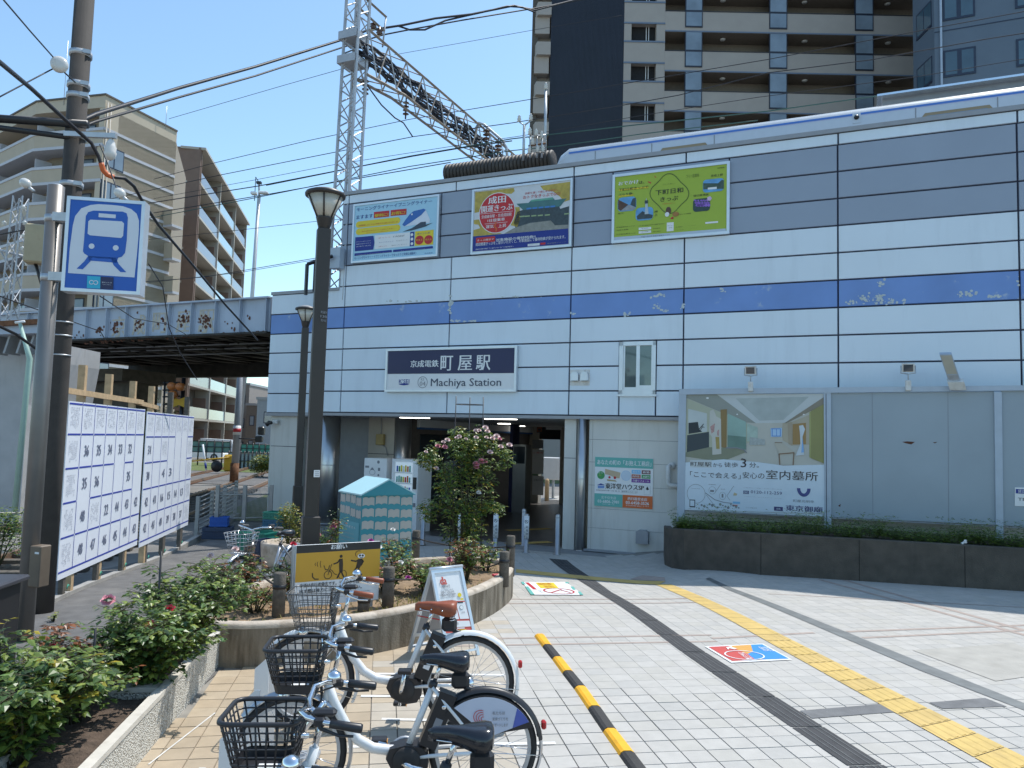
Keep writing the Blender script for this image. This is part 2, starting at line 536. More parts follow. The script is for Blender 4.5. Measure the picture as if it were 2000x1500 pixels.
 # brown border rows in the paving
mb=MB()
for px in((1050,1246),(1050,1259),(1090,1170.5),(1090,1178.5)):
 c=GP(*px)
 for a,b in((-1.1,2.05),):
  line_strip(mb,[c+TU*a,c+TU*b],.05,.003,m_brown_tile)
line_strip(mb,[GP(1600,1132),GP(2010,1243)],.09,.003,m_brown_tile)
line_strip(mb,[GP(1645,1132),GP(2010,1234)],.09,.003,m_brown_tile)
line_strip(mb,[GP(1655,1234),GP(2010,1221)],.06,.0035,m_brown_tile)
line_strip(mb,[GP(1685,1246),GP(2010,1231)],.06,.0035,m_brown_tile)
line_strip(mb,[GP(1390,1247),GP(1590,1236)],.06,.003,m_brown_tile)
line_strip(mb,[GP(1500,1160),GP(2010,1187)],.035,.003,m_brown_tile)
mb.build("brown_border_row",plaza)
# black drain cover strip: cover plates with seams
Lp=[(1072,1091),(1120,1127),(1167,1157),(1311,1259),(1400,1321),(1661,1500),(1800,1595)]
Rp=[(1107,1094),(1153,1127),(1194,1157),(1350,1257),(1450,1320),(1733,1500),(1870,1590)]
L3=[GP(*p)for p in Lp];R3=[GP(*p)for p in Rp]
def along(P,t):
 ds=[0]
 for a,b in zip(P,P[1:]):ds.append(ds[-1]+(b-a).length)
 x=t*ds[-1]
 for i in range(len(P)-1):
  if x<=ds[i+1]or i==len(P)-2:
   return P[i].lerp(P[i+1],(x-ds[i])/max(1e-6,ds[i+1]-ds[i]))
NP=16
for k in range(NP):
 mb=MB();t0=k/NP+.0008;t1=(k+1)/NP-.0008
 l=[along(L3,t0),along(L3,t1)];r=[along(R3,t0),along(R3,t1)]
 ribbon(mb,l,r,.005,m_dark_strip,3)
 for f in(.18,.36,.64,.82):
  la=[l[0].lerp(r[0],f),l[1].lerp(r[1],f)];ra=[l[0].lerp(r[0],f+.02),l[1].lerp(r[1],f+.02)]
  ribbon(mb,la,ra,.009,m_drain,3)
 mb.build("drain_cover_plate",plaza)
 # yellow tactile strip: blocks with four raised bars
Lp=[(1277,1141),(1500,1254),(1720,1377),(1938,1500),(2030,1552)]
Rp=[(1311,1142),(1500,1227),(1760,1358),(2000,1479),(2090,1524)]
L3=[GP(*p)for p in Lp];R3=[GP(*p)for p in Rp]
NP=27
tone=[m_tact,M("tactile_yellow_b",(.53,.37,.125),rough=.72,var=.14,stain=.35,scol=(.3,.22,.1),ss=4),M("tactile_yellow_c",(.59,.41,.13),rough=.7,var=.12,stain=.25,scol=(.36,.26,.12),ss=3)]
for k in range(NP):
 mb=MB();t0=k/NP+.0006;t1=(k+1)/NP-.0006
 l=[along(L3,t0),along(L3,t1)];r=[along(R3,t0),along(R3,t1)]
 mt=tone[k%3 if k%5 else 0]
 ribbon(mb,l,r,.006,mt,1)
 for f in(.06,.30,.54,.78):
  q=[]
  for lo,hi,dz in((f,f+.16,.006),(f+.03,f+.13,.0105)):
   for t,s2 in((0.04,0),(.96,0)):
    a=l[0].lerp(l[1],t);b=r[0].lerp(r[1],t)
    q+=[a.lerp(b,lo)+V((0,0,dz)),a.lerp(b,hi)+V((0,0,dz))]
  mb.add(q,[(4,5,7,6),(0,4,6,2),(5,1,3,7),(0,1,5,4),(6,7,3,2)],mt)
 mb.build("tactile_block",plaza)
mb=MB()
Lp=[GP(1008,1112),GP(1120,1123),GP(1300,1136)];Rp=[GP(1008,1118.5),GP(1120,1130),GP(1285,1142.5)]
ribbon(mb,Lp,Rp,.006,m_tact,8)
mb.build("tactile_row",plaza)
mb=MB()
ribbon(mb,[GP(1230,1131.5),GP(1300,1136)],[GP(1255,1124),GP(1298,1128)],.0062,m_brown_tile,3)
mb.build("worn_tactile_block",plaza)
# grey drain channel
mb=MB()
L3=[GP(1385,1128),GP(1430,1149),GP(1660,1238),GP(1820,1303),GP(2000,1374),GP(2100,1413)]
R3=[GP(1378,1131),GP(1422,1152.5),GP(1642,1244),GP(1800,1311),GP(2000,1388),GP(2100,1428)]
ribbon(mb,L3,R3,.005,m_drain,4)
mb.build("drain_channel",plaza)
# asphalt repair patches and a bare concrete slab in the paving
mb=MB()
for q in([(1562,1389),(1727,1375.5),(1755,1391),(1586,1404)],[(1815,1373),(1924,1364),(1967,1381),(1841,1385)]):
 P=[GP(*p)for p in q];ribbon(mb,[P[0],P[1]],[P[3],P[2]],.005,m_asphalt_dk,4)
mb.build("asphalt_patch",plaza)
mb=MB();P=[GP(1782,1270.5),GP(1982,1257),GP(2090,1310),GP(1945,1331)]
ribbon(mb,[P[0],P[1]],[P[3],P[2]],.0045,M("concrete_slab",(.38,.36,.32),rough=.85,var=.12,vs=5,bump=.3,stain=.4,scol=(.33,.30,.25),ss=3),6)
mb.build("concrete_patch",plaza)
# white parking lines under the bicycles
mb=MB()
for a,b in(((700,1316),(985,1319)),((705,1360),(900,1361)),((745,1405),(1010,1411)),((680,1459),(1085,1452)),((290,1494),(420,1393))):
 pa,pb=GP(*a),GP(*b)
 line_strip(mb,[pa,pb],.05 if a[0]>300 else .012,.004,m_whitew,5)
mb.build("parking_line",plaza,label="worn white parking lines under the bicycles")
# black and yellow rubber bump strip beside the bicycles
bs=thing("bump_strip","low black and yellow rubber bump strip beside the parked bicycles","bump strip",GP(1050,1245))
edges=[(1043,1065,1243),(1059,1080,1264),(1078,1100,1288),(1098,1122,1316),(1121,1147,1346),(1148,1176,1386),(1177,1207,1430),(1209,1243,1476),(1246,1283,1528),(1288,1328,1586)]
for k,(a,b)in enumerate(zip(edges,edges[1:])):
 mb=MB();mt=m_bumpy if k%2==0 else m_bumpk
 q=[]
 for(x0,x1,y),e in((a,.006),(b,-.006)):
  l=GP(x0,y);r=GP(x1,y);ee=(GP(*[(b[0]),b[2]])-GP(a[0],a[2])).normalized()*e
  for t,z in((0,0),(.12,.022),(.3,.034),(.7,.034),(.88,.022),(1,0)):
   q.append(l.lerp(r,t)+V((0,0,z))+ee)
 mb.add(q,[(i,i+1,i+7,i+6)for i in range(5)]+[(5,4,3,2,1,0),(6,7,8,9,10,11)],mt)
 mb.build("rubber_segment",bs)
 # stickers on the paving
def floor_plane(px,py):
 o=GP(px,py);a=GP(px+60,py);b=GP(px,py-15)
 ex=(a-o).normalized();n=ex.cross(b-o).normalized()
 return Plane(o,ex,n.cross(ex))
t=thing("floor_sticker","white and yellow no cycling sticker on the paving beside the round rose bed","floor sticker",GP(1075,1150))
s=Sign(floor_plane(1075,1150),.005,t,(1000,1080,6.667))
s=Sign(floor_plane(1075,1150),.005,t,(1000,1080,6.667),"backing");s.poly([(120,380),(700,380),(930,548),(290,545)],m_paper);s=Sign(floor_plane(1075,1150),.005,t,(1000,1080,6.667))
s.poly([(305,390),(540,390),(610,462),(375,462)],m_yel,2)
s.poly([(115,378),(150,378),(180,412),(140,412)],m_teal,2);s.poly([(170,440),(210,440),(295,545),(245,545)],m_teal,2)
s.poly([(690,381),(735,381),(745,398),(700,398)],m_teal,2);s.poly([(760,440),(800,440),(830,482),(795,482)],m_teal,2);s.poly([(855,506),(890,506),(930,548),(885,548)],m_teal,2)
s.poly([(170,388),(215,388),(325,478),(280,478)],m_red,2)
s.ring(610,500,195,22,m_red,3,ry=37);s.line([(510,522),(640,480)],26,m_red,3);s.line([(640,490),(760,520)],20,m_red,3)
s.text(325,396,535,420,"自転車",m_orange,3);s.text(395,428,570,455,"通行禁止",m_orange,3)
s.text(330,488,430,525,"降りて",m_inkg,3)
t=thing("floor_sticker","red orange and blue direction sticker on the paving beside the black drain strip","floor sticker",GP(1460,1277))
s=Sign(floor_plane(1460,1277),.005,t,(1400,1050,3.3333))
s=Sign(floor_plane(1460,1277),.005,t,(1400,1050,3.3333),"backing");s.poly([(-78,710),(300,692),(490,796),(95,816)],m_paper);s=Sign(floor_plane(1460,1277),.005,t,(1400,1050,3.3333))
s.poly([(-55,714),(80,708),(200,760),(250,797),(100,806)],M("sticker_red",(.52,.07,.06),rough=.5,var=.05),2)
s.poly([(80,708),(222,700),(235,745),(200,760)],M("sticker_amber",(.62,.32,.07),rough=.5,var=.05),2)
s.poly([(222,700),(295,697),(468,790),(250,797),(200,760),(235,745)],M("sticker_blue",(.03,.24,.60),rough=.5,var=.05),2)
s.ring(180,770,125,9,m_paper,4,ry=30)
s.text(130,750,240,800,"出口",m_paper,4,bold=.01)
s.poly([(60,720),(100,712),(95,718),(130,728),(115,733),(82,725),(75,735)],m_paper,4)
s.text(265,715,380,745,"駅前広場 方面",m_paper,4)
# ---------------------------------------------------------------- railway level ground on the left
mb=MB()
kerb_a=GP(99,1180);kerb_b=GP(376,1058)
KD=(kerb_b-kerb_a).normalized();KN=V((-KD.y,KD.x,0))
k0=kerb_a-KD*9;k1=kerb_b+KD*6
mb.quad(k0+KN*.05+V((0,0,-.30)),k1+KN*.05+V((0,0,-.22)),k1+KN*9+KD*60+V((0,0,-.30)),k0+KN*9+V((0,0,-.30)),m_ballast)
mb.quad(k1+KN*.05+V((0,0,-.22)),k1+KN*-2.2+KD*20+V((0,0,-.3)),k1+KN*2+KD*20+V((0,0,-.3)),k1+KN*2+V((0,0,-.24)),m_ballast)
mb.build("track_bed",kind='structure',loc=(0,0,0))
# kerb along the path: stones one by one
kb=MB();n=26
kerb=thing("kerb","pale concrete kerb under the white poster boards along the path","kerb",kerb_a)
kerb['kind']='structure'
for i in range(n):
 a=k0.lerp(k1,i/n);b=k0.lerp(k1,(i+1)/n)
 a=g(a.x,a.y,-.12);b=g(b.x,b.y,-.12)
 d=(b-a).normalized()*.004
 mb=MB();mb.obox(a+d,b-a-d*2,KN*.11,V((0,0,.165)),m_conc)
 mb.build("kerb_stone",kerb)
 # rails and sleepers
tr=thing("railway_track","rusty tram rails on brown ballast beyond the low fence","railway track",k0+KN*2.2+V((0,0,-.3)))
for off in(1.3,2.75,4.6,6.05):
 mb=MB();a=k0+KN*off;b=k1+KN*off+KD*34
 a.z=-.3;b.z=-.3
 mb.obox(a-KN*.035,b-a,KN*.07,V((0,0,.14)),m_rail);mb.obox(a-KN*.07,b-a,KN*.14,V((0,0,.03)),m_rust)
 mb.build("rail",tr)
sl=None
for row in(2.02,5.32):
 for i in range(48):
  c=k0+KN*row+KD*(4+.62*i);c.z=-.27
  if sl is None:
   mb=MB();mb.box((0,0,0),(2.0,.22,.1),m_woodold);sl=mesh_only(mb,"sleeper")
  inst(None,tr,c-V(tr.location),(0,0,math.atan2(KN.y,KN.x)),"sleeper",sl)
  # road of the level crossing behind the bridge
mb=MB()
mb.quad(V((-26,39,-.312)),V((-2,35,-.312)),V((-2,45.5,-.312)),V((-26,50,-.312)),m_asphalt)
mb.build("crossing_road",kind='structure',loc=(0,0,0))
mb=MB();m_grass=M("weedy_grass",(.10,.14,.035),rough=.95,var=.5,vs=6,bump=.8,bs=30,stain=.6,scol=(.22,.16,.08),ss=3,sth=.5)
mb.quad(V((-26,50.2,-.318)),V((4,45.2,-.318)),V((6,62,-.318)),V((-30,62,-.318)),m_grass)
mb.quad(V((-8.5,22,-.3)),V((-5.2,22,-.3)),V((-6.5,36,-.3)),V((-10.5,36,-.3)),m_grass)
mb.build("verge",kind='structure',loc=(0,0,0))
# ---------------------------------------------------------------- station building
def proj(p):
 d=RCAM.transposed()@(V(p)-CPOS)
 return 1000+F*d.x/-d.z,750-F*d.y/-d.z
def ZY(p,py):
 """height above point p whose picture row is py"""
 a,b=0.0,1.0
 ya=proj((p[0],p[1],a))[1];yb=proj((p[0],p[1],b))[1]
 for _ in range(8):
  if abs(yb-ya)<1e-9:break
  c=a+(py-ya)*(b-a)/(yb-ya)
  a,ya,b=b,yb,c
  yb=proj((p[0],p[1],b))[1]
 return b
B=GP(1150,1078)
FP=Plane(B,(1,-.448,0))
EX,FN=FP.ex,FP.n
UP=V((0,0,1))
def fu(px,py,off=0.0):return FP.hit(px,py,off)[0]
def fv(px,py,off=0.0):return FP.hit(px,py,off)[1]
def fbox(mb,u0,u1,v0,v1,o0,o1,mat):
 """box in facade coordinates: along, up, outward"""
 mb.obox(FP.w(u0,v0,o0),EX*(u1-u0),UP*(v1-v0),FN*(o1-o0),mat)
m_panel=M("panel_white",(.66,.745,.815),rough=.5,var=.03,vs=.8,stain=.22,scol=(.50,.57,.63),ss=.9,sth=.5,streak=True)
m_panelg=M("panel_grey",(.285,.335,.415),rough=.5,var=.04,vs=.8)
m_panelb=M("panel_blue_peeling",(.16,.28,.58),rough=.55,var=.10,vs=1.2,stain=.85,scol=(.52,.57,.58),ss=2.6,sth=.615)
m_joint=M("panel_joint",(.022,.026,.05),rough=.8,var=0)
m_trim=M("grey_trim",(.30,.31,.33),rough=.5,metal=.2,var=.06)
m_wallw=M("wall_panel_cream",(.60,.59,.55),rough=.6,var=.06,vs=1.2,stain=.35,scol=(.42,.39,.34),ss=1.2,sth=.52,streak=True)
v0=fv(1110,811);vt=fv(1121,345);RH=(vt-v0)/10;vtop=fv(1121,325);vcap=vtop+.09
cols=[fu(671,640),fu(880,560),fu(1114,620),fu(1335,620),fu(1637,600),fu(1993,600)]
ustep=cols[-1]-cols[-2]
cols+=[cols[-1]+ustep,cols[-1]+2*ustep,cols[-1]+3*ustep]
uL=fu(663,566);uLL=fu(608,640);uR=cols[-1]
vlow=fv(663,563)
st=thing("station_building","white panelled elevated railway station building with a peeling blue band","station building",B)
mb=MB()
fbox(mb,uL+.02,uR,v0,vtop,-1.0,-.03,m_joint)
fbox(mb,uLL+.02,uL+.02,v0,vlow-.06,-1.0,-.031,m_joint)
fbox(mb,uL+.3,uR,v0+.1,vtop-1.6,-9,-1.0,m_conc)
mb.build("wall_core",st)
mb=MB()
fbox(mb,uL,uR,vtop,vcap,-.35,.035,m_trim)
fbox(mb,uLL,uL,vlow-.06,vlow+.02,-.35,.03,m_trim)
fbox(mb,uLL-.2,uR,v0-.085,v0-.012,-.5,.03,m_trim)
mb.build("parapet_trim",st)
JG=.0135
def panel(u0,u1,va,vb,mat,off=0.0,nm="wall_panel"):
 mb=MB()
 a=(u0+JG,va+JG);b=(u1-JG,vb-JG);e=.006
 P=lambda u,v,o:FP.w(u,v,o+off)
 q=[P(a[0],a[1],-.03),P(b[0],a[1],-.03),P(b[0],b[1],-.03),P(a[0],b[1],-.03),P(a[0]+e,a[1]+e,0),P(b[0]-e,a[1]+e,0),P(b[0]-e,b[1]-e,0),P(a[0]+e,b[1]-e,0)]
 mb.add(q,[(4,5,6,7),(0,1,5,4),(1,2,6,5),(2,3,7,6),(3,0,4,7)],mat)
 return mb.build(nm,st)
wu0,wu1=fu(1209.5,720),fu(1281,720)
for r in range(11):
 va=v0+RH*r;vb=va+RH
 if r==10:vb=vtop
 mat=m_panelb if r==4 else(m_panelg if r in(7,8,9)else m_panel)
 cs=[uL]+cols if va>vlow-.1 else[uLL]+cols
 if r in(7,8,9):
  cs=[uL,cols[0],fu(861,430),fu(922,430),fu(1120,430),fu(1196,400),fu(1424,390),cols[4],cols[5]]+cols[6:]
 if r==10:
  cs=[uL,cols[0],fu(891,360),fu(1121,335),fu(1340,305),fu(1637,275),fu(1987,220)]+cols[6:]
 for c0,c1 in zip(cs,cs[1:]):
  if c1-c0<.06:continue
  if r in(0,1,2)and abs(c0-cols[2])<.01:
   panel(c0,wu0,va,vb,mat);panel(wu1,c1,va,vb,mat)
   if r==0:panel(wu0,wu1,va,vb-.1,mat)
   continue
  panel(c0,c1,va,vb,mat)
  # paint flakes on the blue band
rf_=random.Random(12);m_flk=M("flaked_primer",(.50,.55,.55),rough=.8,var=.12,vs=20)
for cx_,cy_,n_,sx_,sy_ in((1665,590,16,14,4),(1690,584,26,12,7),(1718,584,34,10,10),(1742,588,18,9,5),(1763,588,8,4,5),(1719,553,12,8,6),(1876,577,12,7,4),(1896,575,16,8,5),(1930,579,8,6,2),(1947,578,8,7,2),(1989,548,6,2,8),(879,600,18,2,14),(884,592,8,4,3),(1285,577,16,14,4),(1283,598,12,8,5),(1300,606,8,8,3),(1334,598,8,3,7),(1120,612,5,3,4),(900,627,14,30,1.2),(800,588,10,40,1.0),(1010,580,8,40,1.0),(1412,567,6,5,4),(1225,612,7,8,4)):
 mb=MB()
 for k in range(n_):
  x,y,r=rf_.gauss(cx_,sx_*.6),rf_.gauss(cy_,sy_*.6),rf_.uniform(.8,3.4)
  q=[FP.P(x+r*rf_.uniform(.6,1.3)*math.cos(a),y-r*rf_.uniform(.5,1.0)*math.sin(a),.001+.0003*k)for a in(0,.8,1.7,2.5,3.3,4.2,5.3)]
  mb.poly(q,m_flk)
 mb.build("paint_flake",st,kind='stuff')
 # window in the facade
va,vb=v0+RH-.08,v0+3*RH-.02
mb=MB()
fbox(mb,wu0,wu1,va,vb,-.029,-.02,m_alu)
for a,b,c,d in((wu0,wu1,va,va+.09),(wu0,wu1,vb-.09,vb),(wu0,wu0+.09,va,vb),(wu1-.06,wu1,va,vb)):
 fbox(mb,a,b,c,d,-.02,.03,m_alu)
fbox(mb,wu0-.03,wu1+.03,va-.045,va,-.02,.06,m_alu)
wf=mb.build("window",st)
um=wu0+(wu1-wu0)*.53
m_gl=glassmat("station_glass",(.035,.07,.075),vs=2.5);m_gl2=glassmat("station_glass_curtain",(.09,.15,.145),vs=3)
mb=MB();fbox(mb,wu0+.10,um-.03,va+.1,vb-.1,-.02,-.008,m_gl);mb.build("pane",wf)
mb=MB();fbox(mb,um+.03,wu1-.07,va+.1,vb-.1,-.02,.004,m_gl2);mb.build("pane",wf)
mb=MB()
for a,b,o in((um-.05,um+.03,.012),(wu0+.09,wu0+.13,.0),(wu1-.1,wu1-.06,.012)):
 fbox(mb,a,b,va+.09,vb-.09,-.02,o,m_alu)
fbox(mb,wu0+.09,um,va+.09,va+.16,-.02,.001,m_alu);fbox(mb,um,wu1-.06,va+.09,va+.2,-.02,.011,m_alu)
mb.build("window_frame",wf)
# double vent cover
mb=MB()
fbox(mb,fu(1113.5,738),fu(1152,738),fv(1130,753),fv(1130,722),0,.006,m_whitew)
for a,b in((1117,1131.5),(1136,1150.5)):
 ua,ub=fu(a,735),fu(b,735);y0,y1=fv(1130,744),fv(1130,727)
 mb.prism([FP.w(ua,y0,.006),FP.w(ua,y1-.05,.006),FP.w(ua+.04,y1,.006),FP.w(ub-.04,y1,.006),FP.w(ub,y1-.05,.006),FP.w(ub,y0,.006)],FN*.09,m_alu)
 mb.obox(FP.w(ua+.015,y0-.004,.01),EX*(ub-ua-.03),UP*.02,FN*.07,m_black)
mb.build("vent_cover",st)
# set-back left bay
SB=-1.1
lu0,lu1=fu(525,700,SB),uLL+.5
ly=[806,768.5,729.5,690,653,615,577]
lv=[fv(527,y,SB)for y in ly]
mb=MB();fbox(mb,lu0+.01,lu1,lv[0],lv[-1],SB-4.5,SB-.03,m_joint);fbox(mb,lu0-.01,lu1,lv[-1],lv[-1]+.09,SB-4.5,SB+.03,m_trim)
fbox(mb,lu0-.02,lu1,lv[0]-.09,lv[0],SB-4.5,SB+.02,m_trim)
pass
mb.build("bay_core",st)
for i in range(6):
 panel(lu0,lu1,lv[i],lv[i+1],m_panelb if i==4 else m_panel,SB)
 # white pier under the bay
pu1=fu(581,900,SB-.1)
mb=MB();fbox(mb,fu(528,850,SB-.1),pu1,-.05,lv[0]-.09,SB-3.2,SB-.1,m_wallw)
fbox(mb,fu(530,850,SB-.1),pu1-.004,fv(550,872,SB-.1),fv(550,871,SB-.1),SB-.102,SB-.097,m_joint)
mb.build("pier",st)
# soffit, passage floor and walls
vs_=v0-.07
uA=fu(600,900,-1.0);uP=fu(1097,900);DEP=11.5
m_soff=M("soffit",(.42,.42,.41),rough=.7,var=.08)
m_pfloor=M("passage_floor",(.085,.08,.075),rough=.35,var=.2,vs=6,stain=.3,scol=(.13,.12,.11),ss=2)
mb=MB()
fbox(mb,uLL-.2,uR,vs_-.0,vs_+.03,-DEP,-.5,m_soff)
mb.build("soffit",st)
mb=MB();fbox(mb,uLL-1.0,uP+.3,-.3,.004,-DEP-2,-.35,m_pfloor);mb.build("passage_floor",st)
mb=MB();fbox(mb,uLL-1.0,uR,-.3,.0025,-.35,.55,M("entrance_step",(.24,.24,.235),rough=.75,var=.12));mb.build("entrance_step",st)
mb=MB()
for y,o in((1062,0),(1036,0)):
 p0=ZP(990,y,B.z+.01);p1=ZP(1075,y-4,B.z+.01)
 line_strip(mb,[V((p0.x,p0.y,0)),V((p1.x,p1.y,0))],.3,0,m_tact,1)
for i in range(len(mb.v)):mb.v[i]=(mb.v[i][0],mb.v[i][1],B.z+.009)
mb.build("tactile_row",st)
# steel columns
def scol(px,w,d,nm="steel_column"):
 u=fu(px,870,-d);r=abs(fu(px+w/2,870,-d)-u)
 mb=MB();mb.tube([FP.w(u,0,-d),FP.w(u,vs_,-d)],r,m_steel,20)
 for v in(.0,1.6):mb.tube([FP.w(u,v,-d),FP.w(u,v+.02,-d)],r+.006,m_steel,20)
 return mb.build(nm,st)
scol(645,31,1.0);scol(786,29,2.2);scol(1137,15,.05)
# walls on the left of the passage
m_beige=M("passage_wall_beige",(.42,.385,.33),rough=.6,var=.05)
m_greyw=M("passage_wall_grey",(.33,.34,.36),rough=.6,var=.06,stain=.3,scol=(.2,.2,.2),ss=1)
m_brickd=M("passage_tile_dark",(.145,.125,.11),rough=.5,var=.15,vs=12)
mb=MB()
fbox(mb,pu1,fu(722,900,-2.6),0,vs_,-3.2,-2.6,m_greyw)
fbox(mb,fu(600,900,-2.59),fu(660,900,-2.59),0,fv(640,880,-2.59),-2.6,-2.55,M("blue_grey_board",(.12,.15,.19),rough=.6,var=.05))
mb.build("inner_wall",st)
mb=MB()
ua,ub=fu(720,850,-2.0),fu(772,850,-2.0)
fbox(mb,ua,ub,0,vs_,-2.6,-2.0,m_beige);fbox(mb,ua+.01,ub,fv(745,887,-2.0),fv(745,886,-2.0),-2.001,-1.994,m_joint);fbox(mb,ub-.02,ub+.002,0,vs_,-2.1,-1.993,m_joint)
pn=mb.build("inner_panel",st)
mb=MB();ua,ub=fu(736.5,858,-1.95),fu(751,858,-1.95)
mb.bbox(FP.w((ua+ub)/2,(fv(744,869,-1.95)+fv(744,848,-1.95))/2,-1.93),(ub-ua,.13,fv(744,848,-1.95)-fv(744,869,-1.95)),M("switch_box_ochre",(.36,.27,.11),rough=.6,var=.1),.015,math.atan2(EX.y,EX.x))
c=FP.w((ua+ub)/2,fv(744,848,-1.95),-1.96);mb.tube([c,c+UP*.5],.012,m_trim,6)
c2=FP.w((ua+ub)/2+.05,fv(744,869,-1.95),-1.96);mb.tube([c2,c2+EX*.12-UP*.06,c2+EX*.2-UP*.3],.012,m_trim,6)
mb.build("switch_box",pn)
u0w=fu(801,880,-2.6)
LPl=Plane(FP.w(u0w,0,-2.6),-FN)
mb=MB()
mb.obox(FP.w(u0w,0,-2.6),-FN*(DEP-2.6),UP*vs_,-EX*.3,m_brickd)
mb.build("side_wall",st)
wl_end=DEP-2.6
# shop fascia along the side wall
mb=MB();fv0=LPl.hit(930,840)[1];fv1=vs_-.005
fx0=.3;fx1=LPl.hit(1040,845)[0]
mb.obox(LPl.w(fx0,fv0,.02),-FN*(fx1-fx0),UP*(fv1-fv0),LPl.n*.10,m_paper)
mb.obox(LPl.w(fx0,fv0-.06,.02),-FN*(fx1-fx0),UP*.06,LPl.n*.11,M("fascia_blue",(.02,.12,.35),rough=.4,var=0))
fas=mb.build("shop_fascia",st)
s=Sign(LPl,.125,fas,(780,800,5.174))
s.text(790,112,1020,172,"FamilyMart",M("fascia_text",(.02,.22,.42),rough=.5,var=0),1,bold=.02)
s.text(1175,160,1225,190,"町屋店",m_inkg,1)
# shop windows, posters, screen and steel kiosk
mb=MB()
for a,b in((.5,1.7),(1.8,3.0),(3.1,4.3)):
 if b<fx1:mb.obox(LPl.w(a,.35,.02),-FN*(b-a),UP*(fv0-.55),LPl.n*.03,m_glassd)
mb.build("shop_window",st)
mb=MB()
for k in range(5):
 c=LPl.P(868+7*k,842.5+1.0*k);mb.obox(V((c.x,c.y,c.z))+LPl.n*.2-UP*.015,-FN*.55+EX*.2,UP*.018,LPl.n*.05,m_paper)
mb.build("ceiling_louvre",st)
kd=7.4
mb=MB();ua,ub=fu(1001,930,-kd),fu(1026,930,-kd)
fbox(mb,ua,ub,0,fv(1010,868,-kd),-kd-.5,-kd,m_steel);fbox(mb,ua+.03,ub-.03,fv(1010,905,-kd),fv(1010,872,-kd),-kd,-kd+.02,m_glassd)
fbox(mb,ua-.12,ua,0,vs_,-kd-.5,-kd+.03,m_navy)
mb.build("steel_kiosk",st)
bd=DEP
mb=MB();ua=LPl and u0w-.3
ux0,ux1=fu(1052,920,-bd),fu(1093,920,-bd)
vo=fv(1070,858,-bd)
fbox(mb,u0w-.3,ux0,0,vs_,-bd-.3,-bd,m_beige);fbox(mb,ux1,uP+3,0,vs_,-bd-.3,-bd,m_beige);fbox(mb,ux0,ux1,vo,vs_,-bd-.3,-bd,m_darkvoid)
bw=mb.build("back_wall",st)
s=Sign(FP.shifted(-bd),.02,bw,(1000,650,4.0))
s.rect(110,990,150,1075,m_paper);s.rect(110,1085,150,1170,m_inkg);s.rect(160,835,245,905,m_inkg)
s.rect(160,910,245,1105,m_paper);s.rect(160,1105,245,1115,m_green,2);s.rect(160,1116,245,1270,m_paper)
s.rect(195,705,240,780,m_black,1);s.text(200,710,230,775,"出口",m_orange,2,vert=True);s.rect(265,690,388,760,m_paper)
s.text(170,1140,235,1160,"お知らせ",m_inkg,2);s.text(165,930,240,945,"ご案内",m_red,2)
# right part of the ground floor: piers and white panel wall
mb=MB();ua,ub=fu(1098,900),fu(1121,900)
fbox(mb,ua,ub,.0,vs_,-DEP,-.12,m_wallw)
fbox(mb,ua+.002,ub-.002,fv(1110,895,-.12),fv(1110,894,-.12),-.121,-.116,m_joint)
fbox(mb,ub,fu(1130,900),.0,vs_,-1,-.2,m_wallw)
mb.build("pier",st)
gu0=fu(1146,950);gv=[fv(1150,y,-.1)for y in(1074,1030,992,947,902,858)]+[vs_]
mb=MB();fbox(mb,gu0,uR,.0,vs_,-.8,-.125,m_joint)
mb.build("ground_wall_core",st)
for i in range(6):
 for a,b in((gu0,fu(1153,950)),(fu(1153,950),cols[3]+.5),(cols[3]+.5,cols[5])):
  mb=MB();fbox(mb,a+.003,b-.003,gv[i]+.003,gv[i+1]-.003,-.125,-.1,m_wallw);mb.build("cladding_panel",st)
mb=MB();fbox(mb,gu0-.05,fu(1335,1080,-.05),.02,.06,-.1,.02,m_trim);mb.build("base_trim",st)
mb=MB();ua,ub=fu(1242.5,1050),fu(1266,1050);y0_,y1_=fv(1250,1062),fv(1250,1035)
mb.prism([FP.w(ua,y0_,-.1),FP.w(ua,y1_-.04,-.1),FP.w(ua+.06,y1_,-.1),FP.w(ub-.06,y1_,-.1),FP.w(ub,y1_-.04,-.1),FP.w(ub,y0_,-.1)],FN*.14,m_trim)
mb.build("vent_hood",st)
mb=MB();q=[FP.P(1309,910,-.05),FP.P(1305,911,0),FP.P(1305,944,0),FP.P(1309,948.5,0),FP.P(1338,951,0)]
mb.tube(q,.05,m_whitew,10);mb.tube([FP.P(1312,910,-.1),FP.P(1312,910,-.03)],.075,m_whitew,14)
mb.build("vent_pipe",st)
